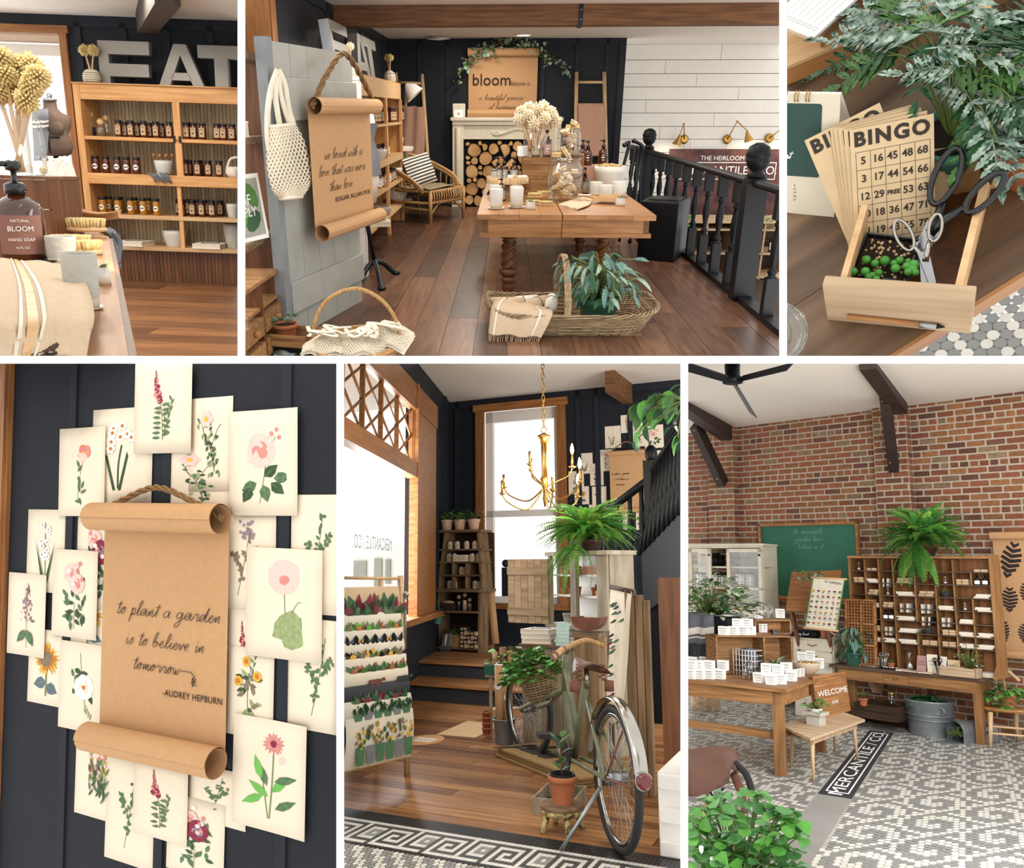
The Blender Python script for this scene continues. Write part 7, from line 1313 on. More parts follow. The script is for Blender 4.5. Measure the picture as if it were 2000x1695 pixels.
for i,(dx,h)in enumerate(((-6,30),(7,34),(18,24))):t=T('stopper_bottle','glass bottle with wooden ball stopper, %s in the shelf'%('left','tallest','right')[i],'bottle',SP(dx,1192,-.05)); G().m(('charcoal','tan','pbrown')[i]).lathe([(4.5*s,0),(4.5*s,h*.6*s)],12).o('contents',t); G().m('glass').lathe([(5.2*s,0),(5.2*s,h*.7*s),(3*s,h*.76*s)],12).o('glass_body',t); G().m('pine_pale').ball((0,0,h*.88*s),4.4*s,10,8).o('ball_stopper',t)
one('wooden_box','dark wooden box on the shelf beside the bottles','box',G().m('old_dark').rbox((0,0,7*s),(28*s,.14,14*s),.006),SP(-26,1192,-.05)); t=T('rolling_pin','wooden rolling pin on the dark box','rolling pin',SP(-28,1192,-.08)+V((0,0,16*s))); G().m('beech').lathe([(1.5*s,-14*s),(1.5*s,-10*s),(3*s,-9*s),(3*s,9*s),(1.5*s,10*s),(1.5*s,14*s)],10,M=Ry(pi/2)).o('roller',t)
t=T('hanging_planter','teal hanging pot with a small plant on the shelf front','plant',LB+V((-32*s,-.3,Zs(1216)))); pot(t,10*s,16*s,'teal_pot'); G().m('teal_pot').tube([(-9*s,0,16*s),(-6*s,0,60*s),(9*s,0,16*s)],1*s,5).o('hanger',t); leafy(t,(0,0,15*s),22,11*s,14*s,8*s,[leafmesh('leaf_grey',1,.5)],joined=True)
for i in range(22):j=i//5; x=14+(i%5)*7.2; t=T('wrapped_bundle','dark wrapped bundle in the low shelf pile, %s layer up, %s across'%(ORD[j],ORD[i%5]),'bundle',SP(x,1262-j*8.2,-.1),group='bundles stacked low in the shelf'); G().m(('charcoal','tan','old_dark')[i%3]).rbox((0,0,3.8*s),(6.6*s,.22,7.4*s),.006).o('wrapping',t); G().m('tan').box(-2.4*s,2.4*s,-.113,-.11,1.5*s,6*s).o('paper_band',t)
t=T('wicker_basket','small wicker basket with ivy low in the shelf','basket',SP(-8,1262,-.12)); g=G().m('rattan'); weave(g,14*s,12*s,17*s,14*s,24*s,8,14,1.6*s); g.o('woven_wall',t); leafy(t,(0,0,24*s),40,20*s,14*s,8*s,[leafmesh('leaf',1,.8)],joined=True,seed=4); G().m('rattan').tube([(14*s*cos(a),-15*s-2*s*sin(a),20*s-7*s*sin(a))for a in[k*pi/8 for k in range(9)]],1.3*s,6).o('handle',t)
q=lambda x,y,yy=8.45:pY(x,y,yy); cloth('tea_towel','grey striped towel hanging low on the narrow shelf','towel',[(q(866,1238),q(883,1236)),(q(862,1250),q(882,1250)),(q(860,1262),q(880,1263))],'linen_grey',nv=5,nu=6,fringe=.05,stripes=[(.4,.5,'linen_white',True)])
t=T('kraft_tube','kraft paper roll leaning beside the narrow shelf','tube',q(968,1258,8.8)); G().m('kraft').tube([(0,0,0),q(958,1155,8.9)-q(968,1258,8.8)],.045,12).o('tube',t)
# ---- poster rack at the left
f0=pz(795,1515); rd=ray(2300,1110); rd.z=0; rd.normalize(); RM=basis(f0,rd,V((0,0,1))); RN=RM.col[2].xyz; IR=lambda x,y:RM.inverted()@pl(x,y,f0,RN); zf=1 if RN.y<0 else-1; s=mp(f0)
t=T('poster_rack','wooden rack hung with botanical posters at the left edge','rack',M=RM); ut=IR(782,1124); G().m('ash').tube([(0,0,0),(ut.x,ut.y,0)],.019,4).o('upright',t); u2=IR(770,1128); G().m('ash').tube([(-.02,.02,-.25*zf),(u2.x,u2.y,-.12*zf)],.016,4).o('upright',t)
for y in(1128,1180,1232,1258,1283,1306,1333,1360):a,b=IR(640,y),IR(783,y+2); G().m('ash_x').tube([(a.x,a.y,0),(b.x,b.y,0)],.01,8).o('rung',t)
a=IR(787,1160); G().m('steel').tube([(a.x,a.y,.02*zf),(a.x+.01,a.y-.35,.02*zf)],.008,6).o('side_cord',t); G().m('steel').ball((a.x,a.y,.03*zf),.018,8,6).o('knob',t)
ROW=[(1154,1203,'tan','air plants',('leaf_dark','pleaf','crimson')),(1202,1231,'cream','root vegetables',('orange','pbrown','pleaf','leaf_bright')),(1229,1257,'cream','butterflies',('black','leaf_dark','yellow','blue_grey')),(1255,1281,'cream','bees and a sunflower',('pbrown','yellow','black','pleaf')),(1279,1307,'paper','potted house plants',('leaf','terracotta','pleaf','leaf_dark')),(1305,1333,'paper','two farm cows',('slate','rust','pbrown')),(1332,1360,'slate','dark beet leaves',('leaf_dark','crimson','pleaf')),(1358,1391,'cream','green flower pots',('pot_print','terracotta_pale','leaf_dark')),(1387,1470,'cream','flowers in metal buckets',('pot_print','galv','yellow','leaf_dark','pbrown'))]
R=random.Random(31)
for k,(y0,y1,m,lb,cs)in enumerate(ROW):
 xr=768+k*.6; a,b=IR(640,y1+(5 if k>5 else 0)),IR(xr,y1); c=IR(xr,y0); wd_,ht=b.x-a.x,c.y-b.y; zz=(.03+.012*k)*zf
 t=T('hanging_poster','poster of %s, %s down on the rack'%(lb,ORD[k]),'poster',M=RM@Tr(b.x,b.y,zz),group='posters on the rack'); g=G().m(m); g.grid(lambda u,v:(-wd_*(1-u),ht*v+.03*v,zf*.025*sin(v*2.6)),4,5).o('sheet',t); g=G()
 n=6
 for i in range(n):
  x=-wd_*(i+.5)/n*.86-.01; h=ht; cc=cs[i%len(cs)]; zq=zf*.03
  if lb.startswith('flowers')or lb.startswith('green'):
   g.m(('pot_print','galv','pot_print')[i%3]).poly([(x-.025,.02,zq),(x+.025,.02,zq),(x+.035,.02+h*.4,zq),(x-.035,.02+h*.4,zq)])
   for _ in range(14):u,v=x+R.uniform(-.035,.035),.02+h*R.uniform(.4,.85); r=R.uniform(.006,.014); g.m(R.choice(cs[2:])).poly([(u+r*cos(q),v+r*sin(q)*1.3,zq+zf*.001)for q in[j*pi/3 for j in range(6)]])
  elif 'cow' in lb:
   if i%3==0:w_,hh=.05,h*.3; g.m(cs[(i//3)%2]).poly([(x-w_,h*.35,zq),(x+w_,h*.35,zq),(x+w_*1.1,h*.6,zq),(x+w_*.6,h*.68,zq),(x-w_,h*.65,zq)]);[g.poly([(x+d-.005,h*.12,zq),(x+d+.005,h*.12,zq),(x+d+.006,h*.4,zq),(x+d-.006,h*.4,zq)])for d in(-.028,-.015,.018,.028)]; g.poly([(x+w_,h*.5,zq),(x+w_*1.7,h*.5,zq),(x+w_*1.5,h*.75,zq),(x+w_,h*.68,zq)])
  elif 'butterfl' in lb:
   for sx in(-1,1):g.m(cs[0]).poly([(x,h*.45,zq),(x+sx*.036,h*.92,zq),(x+sx*.04,h*.5,zq),(x+sx*.026,h*.12,zq)]); g.m(cs[1+i%3]).poly([(x+sx*.005,h*.47,zq+zf*.001),(x+sx*.02,h*.7,zq+zf*.001),(x+sx*.018,h*.35,zq+zf*.001)])
  else:
   for j in range(7):q=R.uniform(.2,2.9); l=h*R.uniform(.6,.9); g.m(R.choice(cs)).poly([(x,h*.12,zq),(x+l*.7*cos(q+.3),h*.12+l*.6*sin(q+.3),zq),(x+l*1.2*cos(q),h*.12+l*sin(q),zq),(x+l*.7*cos(q-.3),h*.12+l*.6*sin(q-.3),zq)])
   g.m(cc).poly([(x+.02*cos(q),h*.3+.024*sin(q),zq+zf*.001)for q in[j*pi/4 for j in range(8)]])
 g.o('printed_pictures',t,kind='stuff'); G().m('ash_x').tube([(-wd_,0,0),(0,0,0)],.006,6).o('bottom_rod',t)
 # ---- whitewashed hutch with open door
A,B_=pY(1076,1212,6.1),pY(1188,1228,5.62); A.z=B_.z=0; HL=(B_-A).length; HM=basis(A,B_-A,V((-(B_-A).y,(B_-A).x,0))); HN=HM.col[1].xyz; IH=lambda x,y:HM.inverted()@pl(x,y,A,HN); zc,ztp=.83,1.345
t=T('whitewashed_hutch','weathered whitewashed hutch with shelves behind the bicycle','cabinet',M=HM)
G().m('pale_paint').box(-.03,HL+.05,-.03,.22,ztp,ztp+.03).o('top',t); G().m('white').box(0,HL,.18,.2,zc,ztp).o('backing',t); sh5=[IH(1130,y).z for y in(1122,1163)]
for z in sh5+[zc+.012]:G().m('white').box(.0,HL,.02,.18,z-.014,z).o('shelf_board',t)
for x0,x1 in((0,.03),(IH(1118,1150).x,IH(1129,1150).x),(IH(1170,1150).x,HL+.03)):G().m('pale_paint').box(x0,x1,-.02,.01,zc,ztp).o('stile',t)
G().m('pale_paint').box(HL+.01,HL+.04,0,.2,0,ztp).o('side_panel',t); G().m('pale_paint').box(0,HL,-.02,.2,0,zc-.02).o('lower_body',t); G().m('pale_paint').box(-.02,HL+.02,-.04,.2,zc-.02,zc).o('waist_board',t)
for i in range(10):G().m('pale_paint').box(HL*i/10+.002,HL*(i+1)/10-.002,-.032,-.02,.02,zc-.05).o('front_board',t)
D0=pY(995,1215,6.15); D1=pY(1074,1215,6.08); dz0,dz1=D0.z,pY(1035,1092,6.1).z; dl=(D1-D0).length; d=G(); DM5=HM.inverted()@(Tr(D0.x,D0.y,0)@Rz(yaw(D0,D1)))
dd=G().m('barn_z').box(0,dl,-.004,.004,dz0,dz1).o('door',t,DM5)
for i in range(6):G().m('driftwood').box(dl*i/6+.002,dl*(i+1)/6-.002,-.018,-.004,dz0,dz1).o('door_board',dd)
for z in(dz0+.06,dz1-.12):G().m('driftwood').box(0,dl,-.03,-.018,z,z+.06).o('door_batten',dd)
hp=lambda x,y,z,dy=.09:HM@V((IH(x,y).x,dy,z))
hy=HM.to_euler().z
for i,(x,w_,m,z)in enumerate(((1095,20,'coral',sh5[0]),(1142,24,'coral',sh5[0]),(1152,24,'rose',sh5[0]),(1162,14,'yellow',sh5[1]))):
 for k in range(3 if i<3 else 2):p=hp(x,1130,z); sc_=mp(p); one('card_box','%s box %s in the pile %s'%('yellow' if m=='yellow' else 'coral',ORD[k],('top shelf left','top shelf middle','top shelf right','middle shelf right')[i]),'box',G().m(m).rbox((0,0,0),(w_*sc_*1.2,.14,5*sc_),.003),p+V((0,0,2.6*sc_+k*5.4*sc_)),hy,group='boxes in the hutch')
for i,(x,z,r,h,m)in enumerate(((1083,sh5[1],8,12,'terracotta'),(1098,sh5[1],7,11,'terracotta'),(1109,sh5[1],7,16,'terracotta'),(1141,sh5[1],7,16,'terracotta'),(1150,sh5[1],8,22,'old_dark'),(1088,zc+.012,10,18,'stone'),(1106,zc+.012,14,14,'terracotta'),(1139,zc+.012,9,9,'terracotta'),(1160,zc+.012,9,13,'pbrown'))):p=hp(x,1150,z); s_=mp(p); t=T('clay_pot','clay pot in the hutch, %s shelf, %s from the left'%('middle' if z==sh5[1]else 'lower',ORD[i if i<5 else i-5]),'pot',p); pot(t,r*s_,h*s_,m,soil=False)
# boxes and books in front of the hutch
s=mp(pY(1060,1250,5.6)); ctr=pY(1050,1250,5.6); t=T('counter_chest','pale boarded chest under the book stack','chest',(ctr.x,5.6,0)); zk=pY(1050,1258,5.6).z
for i in range(7):G().m('pale_paint').box(-.12+.075*i,-.048+.075*i,0,.015,0,zk-.02).o('board',t)
G().m('barn').box(-.14,.6,-.02,.5,zk-.02,zk).o('lid',t); G().m('pale_paint').box(-.12,-.1,.015,.48,0,zk-.02).o('board',t)
for i in range(3):book('white book in the stack on the pale chest, %s from the top'%ORD[2-i],Tr(pY(1052,1258,5.7).x,5.75,zk+i*.034)@Rz(.08-.06*i),60*s,.24,.032,'paper_white','white books on the chest',deco='slate')
for i in range(3):book('dark book lying by the mint book, %s from the top'%ORD[2-i],Tr(pY(1105,1258,5.65).x,5.7,zk+i*.02)@Rz(-.05*i),36*s,.2,.018,('slate','paper_white','blue_grey')[i],'dark books on the chest')
M_('mint','#b9d3cb',rough=.6); p=pY(1098,1258,5.55); t=T('mint_book','mint green book about garden bugs standing on the chest','book',M=Tr(p.x,5.55,zk)@Rz(.1)@Rx(-.12)); G().m('mint').box(-12*s,12*s,0,.02,0,44*s).o('cover',t); G().m('paper').box(-11.5*s,11.5*s,.003,.017,-.001,44.5*s).o('pages',t);[text(q_,5*s,'paper_white',t,Tr(0,-.002,(30-7*j)*s)@Rx(pi/2))for j,q_ in enumerate(('HOW TO','ATTRACT','BEES &','BUGS'))]
p=pY(1145,1262,5.2); s=mp(p); t=T('wooden_scale','rusty half-round bowl on a weathered wooden stand','bowl stand',(p.x,5.2,0)); zb=pY(1145,1236,5.2).z; G().m('barn_z').box(-24*s,24*s,0,.2,0,zb-.03).o('stand',t); G().m('barn').box(-27*s,27*s,-.02,.22,zb-.03,zb).o('stand_top',t); G().m('rust').add([(x*31*s,y,zb+3*s+(27*s*(1-math.sqrt(max(0,1-x*x)))))for y in(0,.16)for x in[k/8-1 for k in range(17)]]+[(-31*s,0,zb+31*s),(31*s,0,zb+31*s)],[(i,i+1,18+i,17+i)for i in range(16)]+[list(range(17))]).o('bowl',t)
# fern on the hutch
p=pY(1152,1082,5.9); p.z=ztp+.03; s=mp(p); t=T('boston_fern','huge bright fern on top of the whitewashed hutch','plant',p); pot(t,26*s,22*s,'old_dark'); fm5=[frondmesh(k,1,.2,24,1.0,i,.034)for i,k in enumerate(('fern','leaf_bright','fern','fern_dark'))]; ferny(t,(0,0,24*s),210,112*s,fm5,5,el=(.1,1.25)); ferny(t,(-.05,-.15,12*s),14,100*s,fm5,8,el=(-.9,-.3),az=(-2.8,-.4))
# bird scroll and old boards
q=[pY(x,y,yy)for x,y,yy in((1184,1405,5.0),(1214,1432,4.7),(1234,1155,4.7),(1193,1146,5.0))]; o=q[0]; t=T('bird_scroll','long paper scroll with small printed birds beside the hutch','scroll',o); Q=[p-o for p in q]; G().m('paper').grid(lambda u,v:Q[0].lerp(Q[1],u).lerp(Q[3].lerp(Q[2],u),v)+V((0,-.012*sin(v*9),0)),3,14,th=.002).o('sheet',t); R=random.Random(4); g=G()
for i in range(26):u,v=R.uniform(.12,.88),R.uniform(.04,.93); c=Q[0].lerp(Q[1],u).lerp(Q[3].lerp(Q[2],u),v)+V((-.006,-.022,0)); r=.016; g.m(R.choice(('slate','pbrown','pleaf','crimson','blue_grey'))).poly([c+V((r*x_,0,r*z_))for x_,z_ in((-1.6,-.6),(-.2,-.5),(.8,.2),(1.1,.8),(.4,.9),(-.3,.4))])
g.o('printed_birds',t,kind='stuff'); G().m('old_dark').tube([Q[3],Q[2]],.014,8).o('top_rod',t)
p=pY(1253,1500,4.75); t=T('old_door','stack of weathered grey boards standing behind the bicycle','boards',(p.x,4.75,0)); s=mp(p); zt=pY(1253,1152,4.75).z
for i,(x0,x1)in enumerate(((-24,-4),(-3,12),(13,24))):G().m('barn_z').box(x0*s,x1*s,.0,.05,0,zt-.03*i).o('board',t,bev=.004)
# hanging plant upper right
p=pY(1335,800,4.6); s=mp(p); t=T('trailing_plant','big glossy leafed plant hanging at the upper right corner','plant',p); lm=[leafmesh(k,1,.55,.5,(.3,.95,1,.7,.02))for k in('leaf_dark','leaf','leaf_bright')]; R=random.Random(9); g=G().m('stem')
for i in range(40):x,y=R.uniform(1240,1334),R.uniform(745,865); y=max(y,745+(1330-x)*.55); e=pY(x,y,4.6+R.uniform(-.3,.2))-p; g.tube([(0,0,.05),e],.004,4); put('leaf',lm[i%3],t,Tr(e)@Rz(pi+R.uniform(-1.2,1.2))@Ry(R.uniform(.1,1.2))@Rx(R.uniform(-.6,.6))@Mx.Scale(R.uniform(26,44)*s,4))
g.o('stems',t,kind='stuff')
# ---- bicycle
O=pz(1208,1664); bd=V((-.56,.8285,0)); bn=V((bd.y,-bd.x,0)); BM=Mx.Translation(O)@Mx((bd,bn,V((0,0,1)))).transposed().to_4x4(); IB=lambda x,y:BM.inverted()@pl(x,y,O,bn); wr=.315; t=T('bicycle','old olive green bicycle with wicker basket leaning by the hutch','bicycle',M=BM)
def wheel(cx,a=0):
 M=Tr(cx,0,wr)@Rz(a); w=G().m('rubber').tube([M@V(((wr-.017)*cos(q_),0,(wr-.017)*sin(q_)))for q_ in[k*pi/24 for k in range(48)]],.018,8,closed=True).o('tyre',t); G().m('chrome').tube([M@V(((wr-.042)*cos(q_),0,(wr-.042)*sin(q_)))for q_ in[k*pi/24 for k in range(48)]],.012,6,closed=True).o('rim',w)
 g=G().m('steel')
 for k in range(32):q_=k*pi/16; g.tube([M@V((.02*cos(q_+(1.2 if k%2 else-1.2)),.025*(-1)**(k//2),.02*sin(q_+(1.2 if k%2 else-1.2)))),M@V(((wr-.045)*cos(q_),0,(wr-.045)*sin(q_)))],.0013,4)
 g.o('spokes',w); G().m('steel').tube([M@V((0,-.05,0)),M@V((0,.05,0))],.022,12).o('hub',w)
fx=1.85; wheel(0); wheel(fx,-.28); hb=V((0,0,wr)); bb=IB(1122,1480); st_=IB(1146,1345); hd0,hd1=IB(1106,1275),IB(1104,1345); fh=V((fx,0,wr)); tb=lambda nm,P,r,m='bike_green':G().m(m).tube(P,r,8).o(nm,t)
bb.y=st_.y=hd0.y=hd1.y=0
tb('seat_tube',[bb,st_+V((0,0,.05))],.018); tb('down_tube',[bb,bb.lerp(hd1,.5)+V((0,0,-.03)),hd1],.019); tb('top_tube',[bb+(st_-bb)*.3,hd0.lerp(hd1,.4)],.016); tb('head_tube',[hd0+V((0,0,.03)),hd1-V((0,0,.02))],.022)
for y in(-.055,.055):tb('chain_stay',[bb+V((0,y*.6,0)),hb+V((0,y,0))],.011); tb('seat_stay',[st_-V((0,0,.06)),hb+V((0,y,0))],.01); tb('fork_blade',[hd1,hd1.lerp(fh,.6)+V((-.02,y,0)),fh+V((0,y,0))],.013)
G().m('chrome').grid(lambda u,v:((wr+.03+.012*cos((v-.5)*3))*cos(-.35+u*2.9+.55-.0)*-1,(v-.5)*.062,wr+(wr+.03+.012*cos((v-.5)*3))*sin(-.35+u*2.9+.55)),26,6,th=.002).o('rear_mudguard',t)
rp=V((-(wr+.05)*cos(.2),0,wr+(wr+.04)*sin(.2))); G().m('red_reflector').lathe([(.034,0),(.034,.015),(.02,.024)],18,M=Tr(rp)@Ry(-pi/2)).o('rear_reflector',t); G().m('chrome').lathe([(.038,-.012),(.038,.004)],18,M=Tr(rp)@Ry(-pi/2)).o('reflector_shell',t)
tb('mudguard_stay',[hb+V((0,-.05,0)),V((-wr*.95,-.03,wr*1.1))],.005,'rust'); tb('mudguard_stay',[hb+V((0,-.05,0)),V((-wr*.6,-.03,wr*1.75))],.005,'rust'); tb('kickstand',[hb+V((.05,-.06,-.05)),V((.02,-.26,.01))],.009,'steel')
G().m('iron').lathe([(.085,-.004),(.085,.004)],26,M=Tr(bb+V((0,-.05,0)))@Rx(pi/2)).o('chainring',t); tb('crank',[bb+V((0,-.07,0)),bb+V((.1,-.08,.1))],.009,'steel'); G().m('rubber').cb(bb+V((.1,-.13,.1)),(.08,.09,.025)).o('pedal',t); G().m('rubber').cb(bb+V((-.1,.13,-.1)),(.08,.09,.025)).o('pedal',t)
sd=st_+V((0,0,.1)); tb('seat_post',[st_,sd],.012,'chrome'); G().m('leather').grid(lambda u,v:sd+V(((u-.35)*.28,(v-.5)*.2*(1-u*.75),.035-.05*(2*v-1)**2+.02*(u-.5)**2)),10,8,th=.012).o('saddle',t)
for y in(-.06,.06):G().m('rust').tube([sd+V((-.08+.016*cos(q_),y+.016*sin(q_),-.05+q_*.0035))for q_ in[k*.6 for k in range(40)]],.003,5).o('saddle_spring',t); G().m('rust').cyl(sd+V((-.09,y*1.5,-.1)),sd+V((-.09,y*1.5,-.05)),.025,10).o('tool_bag_clip',t)
hbp=[pl(x,y,O+bn*k,bn)for x,y,k in((1082,1282,-.28),(1100,1268,-.2),(1112,1262,0),(1145,1250,.14),(1180,1262,.25))]; G().m('rattan').tube([BM.inverted()@V(p)for p in catmull([tuple(p)for p in hbp],5)],.014,8).o('handlebar',t); G().m('leather').tube([BM.inverted()@hbp[0],BM.inverted()@hbp[1]],.019,8).o('grip',t); tb('stem',[hd0,BM.inverted()@hbp[2]],.014,'chrome')
# wicker basket with ivy on the handlebar
p=pY(1062,1365,4.85); s=mp(p); Mb=Tr(p)@Ry(-.25); tk=T('bicycle_basket','wicker bicycle basket hanging from the handlebar','basket',M=Mb); g=G().m('wicker'); weave(g,28*s,22*s,46*s,32*s,62*s,13,22,2*s); g.o('woven_wall',tk); G().m('wicker').tube([(47*s*cos(a),33*s*sin(a),63*s)for a in[k*pi/16 for k in range(32)]],3*s,7,closed=True).o('rim',tk); G().m('wicker').lathe([(27*s,0),(27*s,3*s)],16,sy=.8).o('bottom',tk)
t=T('ivy_plant','bushy green ivy filling the bicycle basket','plant',M=Mb@Tr(-.02,-.03,52*s)); leafy(t,(0,0,0),230,60*s,50*s,19*s,[leafmesh(k,1,.95,.25,(.6,1,.6,.8,.02))for k in('leaf_bright','leaf','clover')],seed=12,droop=.9)
# crate stand with plants, bucket with tubes
p=pz(975,1440); p=V((pY(972,1400,5.95).x,5.95,0)); s=mp(p); t=T('potting_stand','white crate stand with green trim behind the bucket','stand',p); zt=pY(972,1318,5.95).z; Z9=lambda y:pY(972,y,5.95).z
for x in(-18,22):G().m('driftwood').box(x*s,x*s+.02,0,.02,0,zt).o('leg',t)
G().m('pale_paint').box(-26*s,28*s,-.01,.25,zt-.02,Z9(1300)).o('crate_body',t); G().m('green_board').box(-27*s,29*s,-.015,.26,Z9(1318),Z9(1300)).o('green_trim',t); G().m('driftwood').box(-20*s,24*s,0,.22,Z9(1390),Z9(1387)).o('shelf_board',t)
for i,(dx,h,r)in enumerate(((-14,26,5),(4,36,7),(18,30,6),(26,24,5))):one('paper_tube','short kraft tube in the white crate, %s from the left'%ORD[i],'tube',G().m(('kraft','barn_z')[i%2]).lathe([(r*s,0),(r*s,h*s),(r*s*.7,h*s),(r*s*.7,2*s)],12,cap=False),p+V((dx*s,.08,Z9(1302))),group='tubes in the white crate')
t=T('pale_plant','pale broad-leaved plant in the white crate','plant',p+V((.05,.15,Z9(1300)))); leafy(t,(0,0,0),26,42*s,40*s,26*s,[leafmesh(k,1,.6,.3)for k in('leaf_bright','leaf_grey')],seed=3)
for i in range(4):one('clay_pot','small terracotta pot stacked beside the crate stand, %s from the floor'%ORD[i],'pot',G().m('terracotta').lathe([(6*s,0),(8*s,10*s),(8.6*s,10*s),(8.6*s,14*s),(7*s,14*s)],14,cap=False),V((pY(955,1400,5.9).x,5.85,.012+i*10*s)),group='stacked small pots')
p=pz(985,1452); s=mp(p); t=T('metal_bucket','galvanised bucket of poster tubes on the floor','bucket',p); G().m('galv').lathe([(17*s,0),(22*s,46*s),(23*s,47*s),(21*s,46*s),(16*s,3*s),(.001,2*s)],22,cap=False).o('bucket',t); G().m('galv').tube([(22.5*s*cos(a),22.5*s*sin(a),46*s)for a in[k*pi/12 for k in range(24)]],1.4*s,6,closed=True).o('rim',t); G().m('steel').tube([(22*s*cos(a),-12*s*sin(a),44*s-5*s*sin(a))for a in[k*pi/10 for k in range(11)]],.8*s,5).o('handle',t)
for i,(dx,dy,h,r)in enumerate(((-7,-4,145,8.5),(8,4,116,8.5),(2,10,124,8))):t=T('poster_tube',('tall kraft poster tube with round label in the bucket','right poster tube in the bucket','rear poster tube in the bucket')[i],'tube',p+V((dx*s,dy*s,4*s))); G().m('kraft').tube([(0,0,0),(2*s*(i-1),0,h*s)],r*s,14).o('tube',t); G().m('cream').lathe([(r*s*1.02,0),(r*s*1.02,3*s)],14,(2*s*(i-1),0,h*s-2*s)).o('end_cap',t); G().m('paper_white').lathe([(6*s,0),(6*s,.002)],14,M=Tr(0,-r*s*1.02,h*s*.72)@Rx(pi/2)).o('round_label',t)
# door mats, stool with plant, tray
ma,mb,mc=pz(967,1477),pz(1122,1542),pz(1040,1443); dx=(mb-ma); MM=basis(ma,dx,V((-dx.y,dx.x,0))); ml,mh=dx.length,.46; M_('coir','#c09a63',rough=1,var=.25,scale=160,bump=1,bscale=300)
for i in range(3):t=T('door_mat','coir door mat, %s of the stack of three'%('lowest','middle','top lettered one')[i],'mat',M=MM@Tr(.01*i,.01*(i%2),.022*i)@Rz(.01*i)); G().m('coir').rbox((ml/2,mh/2,.011),(ml,mh,.021),.006).o('coir_pile',t)
handwriting([('plant a',0)],.06,.02,'ink',t,Tr(ml*.05,.1,.026)@Mx.Diagonal((1.1,2.3,1,1)),stretch=1.6)
p=pz(1098,1622); s=mp(p); zs_=68*s*1.0; t=T('milking_stool','small chippy yellow stool with round top','stool',p); zt=hz(1098,1568,p); G().m('barn').lathe([(40*s,zt-.03),(43*s,zt-.02),(43*s,zt-.004),(40*s,zt)],26).o('seat',t); M_('chippy','#c9b878',h2='#4a3c24',scale=40,contrast=.25,rough=.8); G().m('chippy').lathe([(42*s,zt-.045),(43.2*s,zt-.03),(42*s,zt-.02)],26).o('painted_edge',t)
for a in(.6,2.3,3.9,5.4):e=V((cos(a)*40*s,sin(a)*46*s,0)); G().m('chippy').tube([e,(e.x*.7,e.y*.7,zt-.03)],[.013,.016],8).o('leg',t)
q=p+V((2*s,0,zt)); t=T('potted_rubber_plant','young rubber plant in a terracotta pot on the yellow stool','plant',q); pot(t,28*s,52*s); G().m('black').lathe([(24*s,44*s),(25*s,56*s),(23*s,56*s),(22*s,44*s)],18,cap=False).o('inner_pot',t); lm=[leafmesh('leaf_dark',1,.45,.2),leafmesh('leaf',1,.45,.2)]; G().m('stem_brown').tube([(0,0,46*s),(-4*s,0,115*s)],1.8*s,6).o('stem',t)
for i,(z,a,l)in enumerate(((58,.3,26),(62,2.8,28),(70,1.5,28),(76,-1,30),(84,3.3,32),(90,.2,32),(98,1.9,32),(104,-.6,34),(110,2.7,36),(114,.7,34),(118,-1.6,30),(120,1.4,30))):put('leaf',lm[i%2],t,Tr(-3*s,0,z*s)@Rz(a)@Ry(-.7)@Mx.Scale(l*s,4))
p=pz(1062,1590); t=T('worn_tray','chippy white wooden tray behind the stool','tray',p,.1); s=mp(p);[G().m('pale_paint').box(*b,0,30*s).o('side_board',t)for b in((-22*s,60*s,-.012,0),(-22*s,60*s,.3,.312),(-22*s,-19*s,0,.3),(57*s,60*s,0,.3))]; G().m('old_dark').box(-20*s,58*s,0,.3,0,.008).o('bottom',t);[G().m('rose').tube([(10*s+k*4*s,.1,.01),(12*s+k*5*s,.08,24*s)],3*s,6).o('twig_bundle',t)for k in range(4)]
#  PLACE 6: brick room with the pigeonhole desk
use(6)
YB6=11.55; w6=lambda x,y,d=0:pY(x,y,YB6-d); s6=mp(w6(1700,1000)); ZC6=w6(1723,799).z
pL=pY(2230,1000,5.6); lamp('AREA',pL,170,(.98,.98,1),1.6,V((-4.6,10.5,2.3))-pL,'window_or_fill_light',sy=1.6)  # fill light added outside the view at the right; no window stands there
# brick wall with two pilasters, brick by brick
bwall=struct('wall_brick',G().m('mortar').box(-8.8,-1.9,YB6,YB6+.1,-.1,ZC6+.4))
pil=[(w6(1391,900).x,w6(1440,900).x),(w6(1715,900).x,w6(1782,900).x)]
for a,b in pil:G().m('mortar').box(a+.004,b-.004,YB6-.13,YB6,0,ZC6).o('pilaster_core',bwall)
R=random.Random(11); BH,BL_=.0838,.218; allb=[]; sideb=[]
def course(x0,x1,yf,z,k):
 hdr=k%7==3; x=x0-(0 if k%2 else BL_/2)
 while x<x1:
  l=(BL_*.5 if hdr else BL_)*R.uniform(.94,1.06); a,b=max(x,x0),min(x+l,x1); x+=l
  if b-a>.035:allb.append((a+.011,b-.011,yf,z+.011+R.uniform(-.002,.002),z+BH-.011,R.uniform(.0,.006)))
nc=int(ZC6/BH)+1
for k in range(nc):
 z=k*BH
 if z>ZC6-.03:break
 for x0,x1 in((-8.0,pil[0][0]),(pil[0][1],pil[1][0]),(pil[1][1],-2.0)):course(x0,x1,YB6,z,k)
 for a,b in pil:course(a,b,YB6-.13,z,k); sideb.append((b,z))
bmats=['brick']*5+['brick_b']*4+['brick_c']*2+['brick_d']
def vis(b):q=PLACES[6]; p=SM@V(((b[0]+b[1])/2,b[2],b[3]))-EYE; x,y=PX+F*p.x/p.y,PY-F*p.z/p.y; return 1344<x<2000 and y<1110,p.y
vb=sorted([b for b in allb if vis(b)[0]],key=lambda b:vis(b)[1]-(b[1]-b[0])*3); top=set(map(id,vb[:300])); rest={m:G().m(m)for m in bmats}
